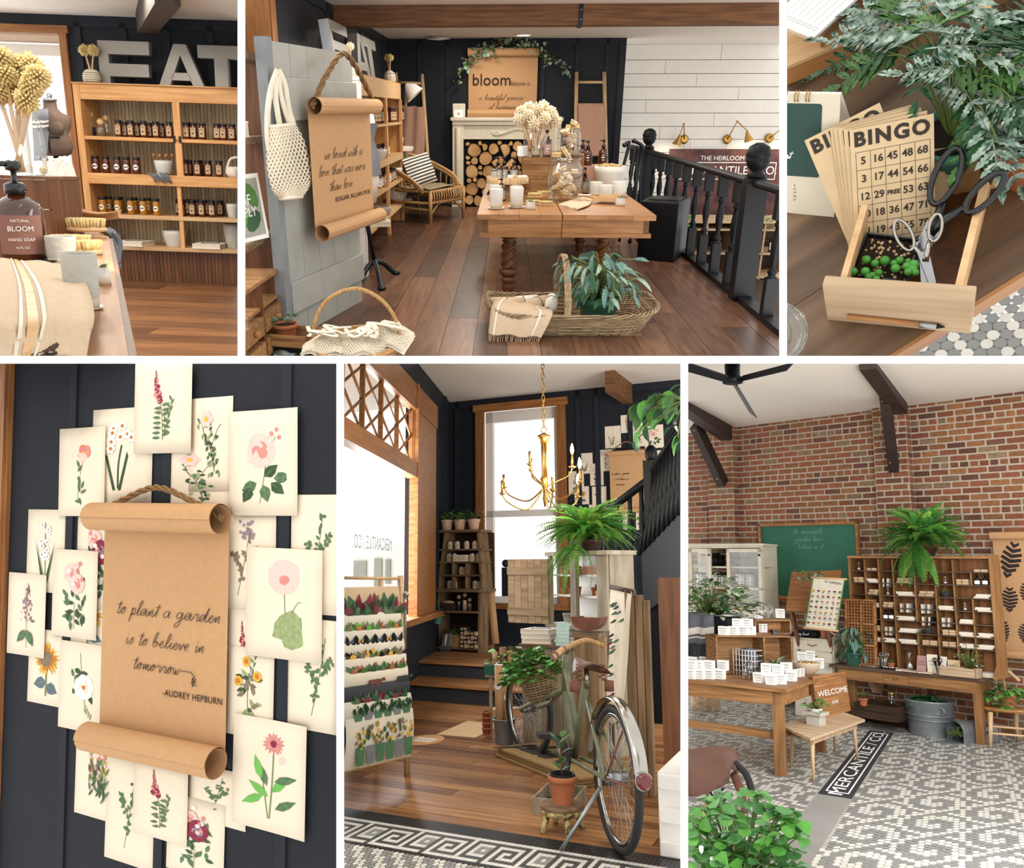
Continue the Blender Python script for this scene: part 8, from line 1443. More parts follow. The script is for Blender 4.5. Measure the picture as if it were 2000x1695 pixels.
for b in allb:
 m=R.choice(bmats); M_b=(b[0],b[1],b[2]-.004-b[5],b[2]+.01,b[3],b[4])
 if id(b)in top:cx,cz=(b[0]+b[1])/2,(b[3]+b[4])/2; G().m(m).rbox((0,0,0),(b[1]-b[0],b[4]-b[3],.025+b[5]),.006,Rx(pi/2)).o('brick',bwall,Tr(cx,b[2]+.006,cz)@Rx(R.uniform(-.03,.03))@Ry(R.uniform(-.006,.006)))
 else:rest[m].box(*M_b)
for b,z in sideb:rest[R.choice(bmats)].box(b-.01,b+.006,YB6-.128,YB6-.008,z+.011,min(z+BH-.011,ZC6))
for m,g in rest.items():
 if g.v:g.o('remaining_bricks',bwall,kind='stuff')
struct('ceiling',G().m('plaster').box(-9,-1,5.2,YB6,ZC6,ZC6+.1))
# hexagon tile floor
e0,e1,f0,f1=pz(1520,1695),pz(1698,1427),pz(1580,1695),pz(1743,1434); fl=struct('floor_tiled',G().m('grout_lt').box(-8,-1,4,YB6,-.05,-.004))
MA=basis(pz(1598,1550),pz(1698,1427)-pz(1598,1550),V((-1,0,0))); md=(pz(1698,1427)-pz(1598,1550)); ml=md.length; mn=V((md.y,-md.x,0)).normalized(); mw=(pz(1663,1561)-pz(1598,1550)).dot(mn)
instrip=lambda x,y:-.012<(V((x,y,0))-pz(1598,1550)).dot(mn)<mw+.012
tl=[]; px_,py_=.041,.066
for j in range(int((YB6-4.2)/py_)):
 y=4.2+j*py_
 for i in range(170):
  x=-7.4+(i+(j%2)/2)*px_
  if instrip(x,y):continue
  p=SM@V((x,y,0))-EYE; u_,v_=PX+F*p.x/p.y,PY-F*p.z/p.y
  if not(1335<u_<2010 and v_<1705):continue
  hx,hy=x/px_,j*.866; P_=10.0; best=None
  for b in range(-1,2):
   rj=round(hy/(P_*.866))+b
   ri=round((hx-(rj%2)*P_/2)/P_); dx_,dy_=hx-(ri*P_+(rj%2)*P_/2),hy-rj*P_*.866; d2=dx_*dx_+dy_*dy_
   if best is None or d2<best[0]:best=(d2,dx_,dy_)
  r_,th_=math.sqrt(best[0]),math.atan2(best[2],best[1]); white=((r_/2.9+th_/(2*pi))%1)<.5
  tl.append((p.y,x,y,'tile_white' if white else 'tile_grey'))
tl.sort(); hx_=lambda x,y:[(x+.0192*sin(a),y+.0385*cos(a))for a in[k*pi/3 for k in range(6)]]
tm6={m:G().m(m).prism(hx_(0,0),-.006,0).mesh('floor_tile')for m in('tile_white','tile_grey')}; rest={m:G().m(m)for m in tm6}
for n,(d,x,y,m)in enumerate(tl):
 if n<300:put('floor_tile',tm6[m],fl,Tr(x,y,0))
 else:rest[m].poly([(a,b,0)for a,b in hx_(x,y)])
for m,g in rest.items():g.o('further_floor_tiles',fl,kind='stuff')
mm=Tr(pz(1598,1550))@Rz(math.atan2(md.y,md.x)); sg=-1
G().m('concrete').box(-3.2,4,sg*mw,0,-.004,.0,mm).o('concrete_strip',fl)
t=T('floor_mat','black floor mat lettered MERCANTILE / CO. on the grey strip','mat',M=mm); G().m('charcoal').box(0,ml,sg*mw,0,.001,.006).o('mat',t); g=G().m('paper_white'); a0,a1,b0,b1=ml*.035,ml*.965,-mw*.16,-mw*.84
for q in((a0,a1,b0-.008,b0+.004),(a0,a1,b1-.004,b1+.008),(a0,a0+.025,b1,b0),(a1-.025,a1,b1,b0)):g.box(q[0],q[1],q[2],q[3],.006,.0065)
g.o('border',t); text('MERCANTILE / CO.',mw*.62,'paper_white',t,Tr(ml/2,-mw*.5,.0065),sx=ml*.86/(mw*.62*7.35),ext=.0002)
p=pz(1632,1429); one('floor_sticker','round orange floor sticker behind the bench','sticker',G().m('orange_dot').lathe([(.12,0),(.12,.002)],24,sy=1.6),p)
# roof timbers and fan
for i,(x0,y0,x1,y1,bx0,by0,bx1,by1)in enumerate(((1752,790,1694,700,1728,770,1746,916),(1412,844,1310,768,1358,830,1412,945))):
 o=w6(x0,y0,.3); t=T('roof_truss','dark timber rafter with knee brace %s'%('above the second brick pilaster','at the left picture edge')[i],'beam',o); c=pY(x1,y1,YB6-2.6)
 bar3(G().m('beam_dark'),(0,.1,0),c-o,.17,.24).o('rafter',t); u=o.lerp(c,.42); q0=pY(bx0,by0,YB6-.9)-o; q1=w6(bx1,by1,.2)-o; bar3(G().m('beam_dark'),q0,q1,.12,.17).o('knee_brace',t)
 for q in(q0.lerp(q1,.1),q0.lerp(q1,.92)):G().m('brass').ball(q+V((0,-.1,0)),.018,8,5).o('bolt',t)
hub=pY(1431,742,6.7); t=T('ceiling_fan','black three-bladed ceiling fan at the upper left','fan',hub); s=mp(hub); H_=G().m('black').lathe([(12*s,-8*s),(19*s,-6*s),(19*s,4*s),(14*s,8*s),(15*s,30*s),(10*s,40*s)],20); H_.o('hub',t)
for(x,y,yy,w_)in((1543,714,7.1,20),(1471,809,5.75,19),(1330,711,6.8,14)):
 e=pz(x,y,hub.z-.02)-hub; e=e.normalized()*min(e.length,2.2); d=e.normalized(); n=V((-d.y,d.x,.9)).normalized(); w=w_*s*.9; G().m('black').add([d*.1-n*w*.5,d*.1+n*w*.5,e+n*w*.62,e-n*w*.62]+[q-V((0,0,.015))for q in(d*.1-n*w*.5,d*.1+n*w*.5,e+n*w*.62,e-n*w*.62)],[(0,1,2,3),(7,6,5,4),(0,4,5,1),(1,5,6,2),(2,6,7,3),(3,7,4,0)]).o('blade',t)
 # chalkboard
a,b=w6(1487,1168,.05),w6(1676,1018,.05); t=T('chalkboard','green chalkboard in an oak frame on the brick wall','chalkboard',(a.x,YB6-.05,a.z)); cw,ch=b.x-a.x,b.z-a.z
G().m('green_board').box(.03,cw-.03,-.005,.02,.03,ch-.03).o('board',t)
for q in((0,cw,0,.045),(0,cw,ch-.04,ch),(0,.035,0,ch),(cw-.035,cw,0,ch)):G().m('oak').box(q[0],q[1],-.03,.03,q[2],q[3]).o('frame_rail',t)
M_('chalk','#7f9f8f',rough=.9); handwriting([('the mercantile',0),('garden love',1),('believe in it',2)],.034,.004,'chalk',t,Tr(cw*.36,-.006,ch*.86)@Rx(pi/2),lead=3.2)
# white glazed hutch
hb=w6(1340,1064,.45); hx1=w6(1490,1064,.45).x; hx0=hb.x-.05; hz1=w6(1415,1066,.45).z; t=T('glazed_hutch','white painted hutch with glass doors at the left wall','cabinet',(0,YB6-.45,0)); zz=lambda y:w6(1420,y,.45).z; xx=lambda x:w6(x,1130,.45).x
G().m('cream').box(hx0,hx1,0,.42,hz1-.03,hz1).box(hx0-.02,hx1+.02,-.02,.43,hz1,hz1+.03).o('top',t,bev=.005); G().m('cream').box(hx1-.05,hx1,0,.42,0,hz1).o('side_panel',t); G().m('cream').box(hx0,hx1,.4,.42,0,hz1).o('backing',t)
for y in(1106,1147):G().m('cream').box(hx0,hx1,.03,.4,zz(y)-.025,zz(y)).o('shelf_board',t)
G().m('cream').box(hx0,hx1,0,.42,0,zz(1190)).o('base',t)
def door(x0,x1,M=None):
 a,b=xx(x0),xx(x1); fr=G().m('cream'); z0,z1=zz(1188),zz(1072)
 for q in((a,a+.05,z0,z1),(b-.05,b,z0,z1),(a,b,z1-.05,z1),(a,b,z0,z0+.05),(a,b,zz(1150),zz(1146))):fr.box(q[0],q[1],-.03,0,q[2],q[3])
 d=fr.o('door',t,M); G().m('glass').box(a+.05,b-.05,-.018,-.012,z0+.05,z1-.05).o('pane',d); G().m('iron').ball((b-.025,-.04,zz(1084)),.018,8,5).o('knob',d)
door(1422,1490); door(1348,1391); door(1330,1347)
for i,(x,y,wpx,hpx,m)in enumerate(((1370,1146,18,27,'paper_white'),(1395,1146,16,27,'paper_white'),(1412,1146,16,27,'paper_white'),(1446,1146,17,30,'paper_white'),(1466,1146,16,30,'paper_white'),(1372,1105,12,24,'glass_dim'),(1398,1105,16,26,'black'),(1410,1105,12,22,'black'),(1440,1105,12,22,'glass_dim'),(1458,1105,12,20,'glass_dim'))):
 p=w6(x,y,.22); p.z=zz(1147 if y>1120 else 1106); s=mp(p); t2=T('storage_tin','tin or jar on a hutch shelf, %s of the %s row'%(ORD[i%5],'lower' if i<5 else 'upper'),'tin',p,group='tins in the white hutch'); r=wpx*s/2
 G().m(m).lathe([(r,0),(r,hpx*s*.86)],14).o('body',t2); G().m('black' if m!='glass_dim' else 'steel').lathe([(r*1.03,hpx*s*.86),(r*1.03,hpx*s)],14).o('lid',t2)
 if m=='paper_white':g=G().m('pleaf_dk');[patch(g,r*1.02,hpx*s*(.1+.2*k),hpx*s*(.22+.2*k),.12,2,c=-pi/2+(k%2-.5)*.9+d_)for k in range(4)for d_ in(-.4,.4)]; g.o('printed_leaves',t2)
 # pigeonhole desk
fr=pz(1913,1452); ZD=.71; A,B_=pY(1628,1286,10.45),pz(1916,1325,ZD); A.z=B_.z=0; DM=basis(A,B_-A,V((-(B_-A).y,(B_-A).x,0))); DW=(B_-A).length; DD=.42; inv=DM.inverted()
t=T('pigeonhole_desk','large wooden sorting desk with pigeonholes against the brick wall','desk',M=DM)
for i in range(3):G().m('desktop').box(-.05,DW+.03,-.03+i*(DD+.03)/3,-.032+(i+1)*(DD+.03)/3,ZD-.04,ZD).o('top_board',t,bev=.004)
G().m('desk').box(.05,DW-.05,.02,.05,ZD-.17,ZD-.04).o('apron',t); G().m('desk').box(DW-.06,DW-.03,.05,DD-.05,ZD-.17,ZD-.04).o('apron',t); dr=G().m('desk').box(DW*.36,DW*.53,.005,.03,ZD-.155,ZD-.05).o('drawer',t); G().m('brass').tube([(DW*.43,.0,ZD-.1),(DW*.445,-.03,ZD-.1),(DW*.46,0,ZD-.1)],.008,6).o('handle',dr)
for x,y in((.03,.03),(DW-.1,.03),(.03,DD-.1),(DW-.1,DD-.1)):G().m('desk_z').box(x,x+.08,y,y+.08,0,ZD-.04).o('leg',t)
UY=.16; pu=DM@V((0,UY,0)); un=DM.col[1].xyz; IU=lambda x,y:inv@pl(x,y,pu,un)
cl=[IU(1342+c*.329,1200).x for c in(985,1068,1150,1235,1362,1485,1595,1700,1818)]; dxs=[IU(1342+(985 if k==0 else 1818)*.329,1050+y*.329).z for y in(0,)for k in(0,)]
rowsL=[IU(1342+990*.329,1050+y*.329).z for y in(140,207,275,343,410,480,548,615)]; rowsR=[IU(1342+1815*.329,1050+y*.329).z for y in(105,190,270,352,435,512,590,655)]; rows=[(a+b)/2 for a,b in zip(rowsL,rowsR)]; UZ=rows[0]
G().m('desk').box(cl[0]-.03,cl[-1]+.03,UY-.02,DD+.02,UZ,UZ+.03).o('cabinet_top',t); G().m('desk_z').box(cl[-1],cl[-1]+.035,UY-.03,DD,ZD,UZ+.05).o('side_panel',t); G().m('desk_z').box(cl[0]-.03,cl[0],UY,DD,ZD,UZ).o('side_panel',t); G().m('cedar').box(cl[0],cl[-1],DD-.02,DD,ZD,UZ).o('backing',t)
G().m('desk').prism([(UY,0),(-.02,0),(-.02,.04),(UY,.16)],cl[-1]+.0,cl[-1]+.03,Tr(0,0,ZD)@Mx(((0,0,1,0),(1,0,0,0),(0,1,0,0),(0,0,0,1)))).o('shaped_side',t)
for z in rows[1:]:G().m('desktop').box(cl[0],cl[-1],UY-.01,DD-.02,z-.012,z).o('shelf_board',t)
rw=rows+[ZD]
for k in range(8):
 for i,x in enumerate(cl[1:-1]):
  if(k,i)in((0,6),(2,6),(5,3)):continue
  G().m('desk_z').box(x-.008,x+.008,UY,DD-.02,rw[k+1],rw[k]-.012).o('divider',t)
  # things in the pigeonholes
R=random.Random(21); CN=['first','second','third','fourth','fifth','sixth','seventh','last']
def slot(k,i):return cl[i],cl[i+1],rw[k+1],rw[k]-.012
cat={'P':'papers','B':'bundle','H':'hourglass','K':'books','W':'bottles','T':'pot'}
LAY=['HB.TB..B','BPKB.HBW','.BHPBT.P','.PBKKPHP','..WPKKP.','.BKPTBPP','.PPPBBPP','PK.HKPPP']
for k,line in enumerate(LAY):
 for i,c in enumerate(line):
  if c=='.':continue
  x0,x1,z0,z1=slot(k,i); w,h=x1-x0,z1-z0; mx=(x0+x1)/2; wh='in the %s row, %s pigeonhole'%(ORD[k],CN[i]); y=UY+.12
  if c=='P':
   for q in range(3):book('white papers, sheaf %s, %s'%(ORD[q],wh),DM@Tr(mx+R.uniform(-.02,.02),y,z0+.016*q)@Rz(R.uniform(-.12,.12)),w*.78,.22,.015,'paper_white','papers in the pigeonholes','paper_stack','papers')
  elif c=='B':
   n=2 if k else 1
   for q in range(n):t2=T('kraft_parcel','tan paper bundle, %s, %s'%(('lower','upper')[q],wh),'bundle',M=DM@Tr(mx,y,z0+q*h*.24)@Rz(R.uniform(-.1,.1)),group='tan bundles in the pigeonholes'); G().m('tan').rbox((0,0,h*.115),(w*.72,.22,h*.22),.006).o('wrapping',t2); G().m('twine').box(-.004,.004,-.113,.113,0,h*.235).o('string',t2)
  elif c=='K':
   for q in range(2):b=R.choice(['paper_white','tan','slate','cream']); book('%s book standing, %s'%(('left','right')[q],wh),DM@Tr(x0+w*(.3+.3*q),y,z0)@Ry(-pi/2+.1*q),h*.78,.16,.028,b,'books in the pigeonholes')
  elif c=='H':
   t2=T('hourglass','small hourglass %s'%wh,'hourglass',M=DM@Tr(mx,y-.08,z0),group='hourglasses in the pigeonholes'); r=min(w,h)*.2; hh=h*.8
   G().m('old_dark').lathe([(r,0),(r,hh*.08)],12).o('end_disc',t2); G().m('old_dark').lathe([(r,hh*.92),(r,hh)],12).o('end_disc',t2); G().m('glass_dim').lathe([(r*.8,hh*.08),(r*.85,hh*.25),(r*.15,hh*.5),(r*.85,hh*.75),(r*.8,hh*.92)],14).o('glass_bulb',t2); G().m('paper_white').lathe([(r*.75,hh*.09),(r*.4,hh*.3)],12).o('sand',t2)
  elif c=='W':
   for q in range(2):t2=T('small_bottle','%s dark bottle with white label %s'%(('left','right')[q],wh),'bottle',M=DM@Tr(x0+w*(.3+.4*q),y-.1,z0),group='bottles in the pigeonholes'); r=.032; hh=h*.85; G().m('black_gloss').lathe([(r,0),(r,hh*.55),(r*.3,hh*.68),(r*.3,hh)],12).o('glass_body',t2); g=G().m('paper_white'); patch(g,r*1.03,hh*.1,hh*.45,1.0,6); g.o('paper_label',t2)
  elif c=='T':
   t2=T('terrarium','small plant in a round pot lying %s'%wh,'plant',M=DM@Tr(mx,y-.1,z0),group='plants in the pigeonholes'); r=h*.36; G().m('terracotta' if i>5 else 'charcoal').lathe([(r*.5,0),(r,r*.8),(r*.85,r*1.5),(r*.8,r*1.5),(r*.9,r*.8)],14,cap=False).o('pot',t2); leafy(t2,(0,-.03,r*1.0),16,r*1.0,r*.9,r*.5,[leafmesh('leaf_dark',1,.5)],seed=k,joined=True)
   # on the desk
dk=lambda x,y,z=ZD:DM@V(((inv@pl(x,y,DM@V((0,.07,0)),un)).x,.07+(y-1292)*-.004,z))
def dput(fn):return fn
p=dk(1724,1282); t=T('scissor_jar','glass jar of old scissors on the desk','jar',p); s=mp(p); G().m('glass').lathe([(8*s,0),(8*s,18*s)],14,cap=False).o('glass_wall',t);[G().m('chrome').tube([(0,0,.01),(cos(a)*6*s,sin(a)*5*s,22*s)],1.2*s,6).tube([(cos(a)*6*s+3*s*cos(q),sin(a)*5*s,26*s+4*s*sin(q))for q in[i*pi/5 for i in range(10)]],.8*s,5,closed=True).o('scissors',t)for a in(0,1.3,2.6,3.9,5.2)]
p=dk(1832,1298); t=T('scissor_jar','second glass jar with black scissors near the open books','jar',p); s=mp(p); G().m('glass').lathe([(8*s,0),(8*s,16*s)],14,cap=False).o('glass_wall',t);[G().m('black').tube([(0,0,.01),(cos(a)*6*s,sin(a)*5*s,22*s)],1.2*s,6).tube([(cos(a)*6*s+3*s*cos(q),sin(a)*5*s,26*s+4*s*sin(q))for q in[i*pi/5 for i in range(10)]],.8*s,5,closed=True).o('scissors',t)for a in(.5,2.2,4.1)]
p=dk(1737,1282); t=T('potted_succulent','tiny terracotta pot beside the scissor jar','plant',p); pot(t,7*s,12*s); leafy(t,(0,0,12*s),12,7*s,7*s,5*s,[leafmesh('leaf',1,.5)],joined=True)
for i,(x,y,m)in enumerate(((1700,1285,'galv'),(1733,1288,'black'))):p=dk(x,y); one('desk_tray',('silver oval tray on the desk','black tray of trinkets on the desk')[i],'tray',G().m(m).lathe([(11*s,0),(13*s,3*s),(12.5*s,3*s),(10*s,1*s),(.001,1*s)],20,cap=False,sx=1.4),p)
for i in range(5):one('trinket','white stone trinket on the black tray, %s from the left'%ORD[i],'trinket',G().m('paper_white').ball((0,0,2.5*s),(2.5*s,2.5*s,1.6*s),8,5),dk(1724+i*6,1287+(i%2)*2),group='trinkets on the tray')
Rd=math.atan2(DM.col[0].y,DM.col[0].x)
def stand(label,x,y,wpx,hpx,m,lean=.25,txt=None,rz=0):p=dk(x,y); s=mp(p); t=T('standing_notebook',label,'notebook',M=Tr(p)@Rz(Rd+rz)@Rx(-lean)); G().m(m).box(-wpx*s/2,wpx*s/2,0,.012,0,hpx*s).o('cover',t);[text(q,4.2*s,'ink',t,Tr(0,-.002,hpx*s*(.62-.16*j))@Rx(pi/2),ext=.0002)for j,q in enumerate(txt or[])]; return t
stand('pink notebook standing on the desk',1798,1292,17,32,'pink_label',.3,['LOVELY','NOTES']); stand('open cream notebook standing at the desk middle',1822,1296,18,36,'cream',.2,['PLANS','LISTS'],.3); stand('white open notebook half behind the cream one',1838,1294,14,34,'paper_white',.2,None,-.5); stand('dark green framed card on the desk',1858,1292,14,26,'green_board',.2)
for i,(x,y,m,r_)in enumerate(((1765,1298,'cream',.3),(1785,1300,'pink_label',-.1),(1810,1300,'tan',.2))):p=dk(x,y); book(('cream booklet lying on the desk','pink booklet lying on the desk front','tan booklet lying before the notebooks')[i],Tr(p)@Rz(Rd+r_),26*s,.2,.012,m,name='booklet')
p=dk(1768,1252);
a,b=dk(1844,1312),dk(1912,1308); t=T('planter_crate','small cream wooden crate with a leafy plant on the desk','crate',M=Tr(dk(1878,1306))@Rz(Rd-.1)); W2=66*s
for q in((-W2/2,W2/2,-.09,-.075),(-W2/2,W2/2,.075,.09),(-W2/2,-W2/2+.015,-.09,.09),(W2/2-.015,W2/2,-.09,.09)):G().m('driftwood').box(*q,0,17*s).o('side_board',t)
for i in range(3):t2=stand('bingo card standing in the desk crate, %s'%('front','middle','rear')[i],1866-i*3,1300-i,15,30,'bingo',.3,['BINGO'],.1*i)
t=T('potted_fern','small airy green plant in the desk crate','plant',dk(1896,1302)); leafy(t,(0,0,.06),46,26*s,62*s,8*s,[leafmesh('leaf',1,.55),leafmesh('leaf_grey',1,.55)],seed=4,sr=.003)
# big fern on the cabinet
p=DM@V((IU(1800,1085).x,DD*.72,UZ+.03)); s=mp(p); t=T('boston_fern','big lush fern on top of the pigeonhole cabinet','plant',p); pot(t,22*s,18*s,'old_dark'); fm6=[frondmesh(k,1,.24,22,.9,i,.036)for i,k in enumerate(('fern_dark','fern','fern_dark','leaf_bright'))]
ferny(t,(0,-.05,30*s),230,94*s,fm6,5,el=(-.2,1.35)); ferny(t,(-.02,-.2,20*s),26,90*s,fm6,6,el=(-1.0,-.4),az=(-2.6,-.5))
# type case and blue fern
q=dk(1686,1283); t=T('type_case','tall wooden type tray with small compartments leaning by the desk','type case',M=DM@Tr(IU(1688,1275).x,UY-.1,ZD)@Rx(-.08)); s=mp(q); w,h=58*s,128*s
for x in(-w/2,0,w/2-.02):G().m('oak').box(x,x+.02,-.02,.03,0,h).o('rail',t)
for z in(0,h*.3,h*.62,h-.02):G().m('oak').box(-w/2,w/2,-.02,.03,z,z+.025).o('cross_rail',t)
G().m('oak_dark').box(-w/2,w/2,.025,.03,0,h).o('backing',t)
for i in range(1,22):G().m('oak').box(-w/2,w/2,-.01,.025,h*i/22-.004,h*i/22+.004).o('slat',t)
for i in range(1,10):G().m('oak').box(-w/2+w*i/10-.003,-w/2+w*i/10+.003,-.01,.025,0,h).o('slat',t)
p=dk(1667,1288); p.z=ZD; s=mp(p); t=T('potted_blue_fern','blue-green ruffled fern in a dark green pot at the desk left','plant',p); pot(t,20*s,26*s,'green_pot'); bl6=[leafmesh(k,1,.4,.4,(.25,.7,.4,.95,.5,1,.6,.95,.5,.8,.3,.4,.05),.12,.22)for k in('leaf_blue','leaf_dark','leaf_blue')]
R=random.Random(15); g=G().m('stem')
for i in range(85):
 az=R.uniform(0,6.28); rad=R.uniform(0,1); e=V((cos(az)*rad*34*s,sin(az)*rad*25*s,26*s+R.uniform(-.1,1)*56*s*(1-.4*rad))); g.tube([(0,0,20*s),e],.004,4); put('frond',bl6[i%3],t,Tr(e)@Rz(az)@Ry(R.uniform(-.2,1.1))@Rx(R.uniform(-.5,.5))@Mx.Scale(R.uniform(15,25)*s,4))
g.o('stems',t,kind='stuff')
# easel board and botanic poster
def flat3(name,label,cat,pts,yy,m,th=.02):
 P=[pY(x,y,yy+dy)for x,y,dy in pts]; o=P[0]; t=T(name,label,cat,o); n=(P[1]-P[0]).cross(P[3]-P[0]).normalized()*th; Q=[p-o for p in P]
 G().m(m).add(Q+[q-n for q in Q],[(0,1,2,3),(7,6,5,4),(0,4,5,1),(1,5,6,2),(2,6,7,3),(3,7,4,0)]).o('sheet',t); return t,P,n.normalized()
t,P,n=flat3('drawing_board','orange wooden drawing board tilted in front of the chalkboard','board',((1534,1193,-.2),(1628,1193,-.2),(1643,1113,.2),(1546,1117,.2)),10.4,'cedar_x')
for x in(1548,1610):b=pY(x,1196,10.5)-P[0]; G().m('oak_dark').tube([b,b+V((.02,.25,-.9))],.025,6).o('easel_leg',t)
t,P,n=flat3('botanic_poster','botanic garden flower poster hanging over the drawing board','poster',((1572,1226,0),(1634,1232,0),(1650,1130,.0),(1588,1128,.0)),9.95,'cream',.006)
PM=Mx(((P[1]-P[0]).normalized(),(P[3]-P[0]).normalized(),n)).transposed().to_4x4(); pw,ph=(P[1]-P[0]).length,(P[3]-P[0]).length; g=G(); R=random.Random(2)
for j in range(7):
 for i in range(6):
  x,y=pw*(i+.5)/6+(0),ph*(.1+.105*j); c=R.choice(['crimson','mauve','coral','yellow','rose','pleaf']); u=pw/25
  for q in range(4):a=R.uniform(0,6.3); g.m('pleaf' if q%2 else 'pleaf_dk').poly([PM@V((x+u*(.2+.9*cos(a)),y-u*.6+u*sin(a),.004)),PM@V((x+u*1.4*cos(a+.4),y-u*.6+u*1.6*sin(a+.4),.004)),PM@V((x,y-u*.6,.004))])
  for q in range(3):g.m(c).poly([PM@V((x+u*.5*(q-1)+u*.7*cos(a),y+u*.7+u*.7*sin(a),.005))for a in[k*pi/3 for k in range(6)]])
g.o('printed_flowers',t,kind='stuff'); text('BOTANIC GARDEN',pw*.1,'ink',t,PM@Tr(pw*.5,ph*.93,.004),ext=.0002)
for k in(0,ph):G().m('beech').tube([PM@V((-.02,k,0)),PM@V((pw+.02,k,0))],.012,8).o('hanging_rod',t)
G().m('leaf_bright').box(-.006,.006,0,ph,.004,.005,PM@Tr(pw*.01,0,0)).box(-.006,.006,0,ph,.004,.005,PM@Tr(pw*.99,0,0)).o('green_edge',t)
o=pY(1570,1120,10.2); t=T('leaf_garland','green leaf sprig on top of the drawing board','garland',o); lm=[leafmesh('leaf',1,.6),leafmesh('leaf_grey',1,.6)]; R=random.Random(6)
for i in range(46):x=R.choice((R.uniform(1556,1580),R.uniform(1575,1605))); q=pY(x,1118+R.uniform(-6,14)*(1 if x<1580 else .5),10.15)-o; put('leaf',lm[i%2],t,Tr(q)@Rz(R.uniform(0,6))@Ry(R.uniform(-.6,1.2))@Mx.Scale(.06,4))
# cream flat file with bag and pot
t=T('flat_file','cream chest of shallow drawers behind the table','drawers',(0,10.6,0)); x0,x1=pY(1548,1280,10.6).x,pY(1628,1280,10.6).x; z1=pY(1590,1247,10.6).z
G().m('cream').box(x0,x1,.02,.4,0,z1).o('body',t)
for k in range(5):
 za=z1-.03-.14*k; d=G().m('cream').box(x0+.02,x1-.02,0,.02,za-.12,za).o('drawer',t); G().m('brass').tube([((x0+x1)/2-.06,0,za-.05),((x0+x1)/2,-.025,za-.065),((x0+x1)/2+.06,0,za-.05)],.008,6).o('handle',d)
p=V((pY(1577,1245,10.72).x,10.72,z1)); s=mp(p); t=T('printed_pouch','black pouch with white lettering happy heart on the flat file','pouch',p); G().m('black').rbox((0,0,7*s),(44*s,.16,14*s),.02).o('pouch',t); handwriting([('happy heart',0)],2.4*s,.5*s,'paper_white',t,Tr(-18*s,-.085,5*s)@Rx(pi/2))
p=V((pY(1614,1245,10.7).x,10.7,z1)); t=T('round_pot','round terracotta pot with a string on the flat file','pot',p); G().m('terracotta').lathe([(6*s,0),(10*s,7*s),(9*s,14*s),(6*s,17*s),(5*s,17*s),(8*s,12*s)],18,cap=False).o('pot',t); G().m('net').tube(catmull([(6*s,-8*s,8*s),(14*s,-8*s,2*s),(20*s,-6*s,9*s),(10*s,-4*s,14*s)],6),.006,5).o('string',t)
# right edge: kraft scroll with leaf prints, chair with pothos
o=pY(1984,1046,11.2); t=T('paper_scroll','kraft scroll with printed leaves at the right picture edge','scroll',o); s=mp(o); scroll(t,84*s,228*s,8*s,False)
for i,(x,y,a,l,w)in enumerate(((1966,1095,1.3,78,36),(1964,1172,1.5,52,30),(1956,1235,1.5,45,14),(1996,1160,1.6,44,20),(1993,1238,1.5,40,22))):
 q=pY(x+6,y,11.2)-o; q.y=8*s*.7; g=G().m('ink');
 for k in range(7):
  for sgn in(-1,1):u0=-.45+.9*k/7; wv=(1-(2*abs(u0+.06))**2)*w/2*s; g.poly([q+Ry(-(a-pi/2))@V(v_)for v_ in((0,0,u0*l*s),(sgn*wv,0,(u0+.1)*l*s),(sgn*wv*.9,0,(u0+.17)*l*s),(0,0,(u0+.1)*l*s))])
 g.o('printed_leaf',t)
c=[pz(1935,1460),pz(1990,1465)]; cm=basis(c[0],c[1]-c[0],V((-(c[1]-c[0]).y,(c[1]-c[0]).x,0))); s=mp(c[0]); w=75*s; sh=66*s; t=T('wooden_chair','pale wooden spindle chair at the right edge','chair',M=cm); d=.55
for x,y,x2,y2 in((0,0,.03,.05),(w,0,w-.03,.05),(.06,d,.08,d-.06),(w-.06,d,w-.08,d-.06)):G().m('ash').tube([(x,y,0),(x2,y2,sh)],[.016,.024],8).o('leg',t)
G().m('oak').lathe([(.46*w*1.2,sh),(.5*w*1.2,sh+.015),(.48*w*1.2,sh+.035),(.001,sh+.03)],20,(w/2,d/2,0),cap=False,sy=.85).lathe([(.46*w*1.2,sh),(.001,sh)],20,(w/2,d/2,0),cap=False,sy=.85).o('seat',t)
for z,k in((.3,0),(.5,1)):G().m('ash_x').tube([(.015,.02,sh*z),(.07,d-.03,sh*z)],.012,6).tube([(.015,.03,sh*(z+.1)),(w-.015,.03,sh*(z+.1))],.012,6).o('stretcher',t)
G().m('ash').tube(catmull([(-.02,d*.9,sh),(0,d,sh+.25),(w*.25,d+.05,sh+.42),(w*.6,d+.05,sh+.45),(w,d,sh+.3)],6),.018,8).o('back_hoop',t);[G().m('ash').tube([(w*k,d-.03,sh),(w*k,d+.04,sh+.38)],.008,6).o('spindle',t)for k in(.25,.45,.65)]
t=T('potted_pothos','glossy green pothos in a terracotta pot on the wooden chair','plant',M=cm@Tr(w*.55,d*.45,sh+.035)); pot(t,17*s,26*s); leafy(t,(0,0,24*s),64,32*s,22*s,16*s,[leafmesh(k,1,.75,.4,(.5,1,.95,.6,.02))for k in('leaf','leaf_bright')],seed=9,droop=.9); leafy(t,(-8*s,-12*s,20*s),16,14*s,-30*s,14*s,[leafmesh('leaf_bright',1,.75,.4,(.5,1,.95,.6,.02))],seed=2,droop=.4)
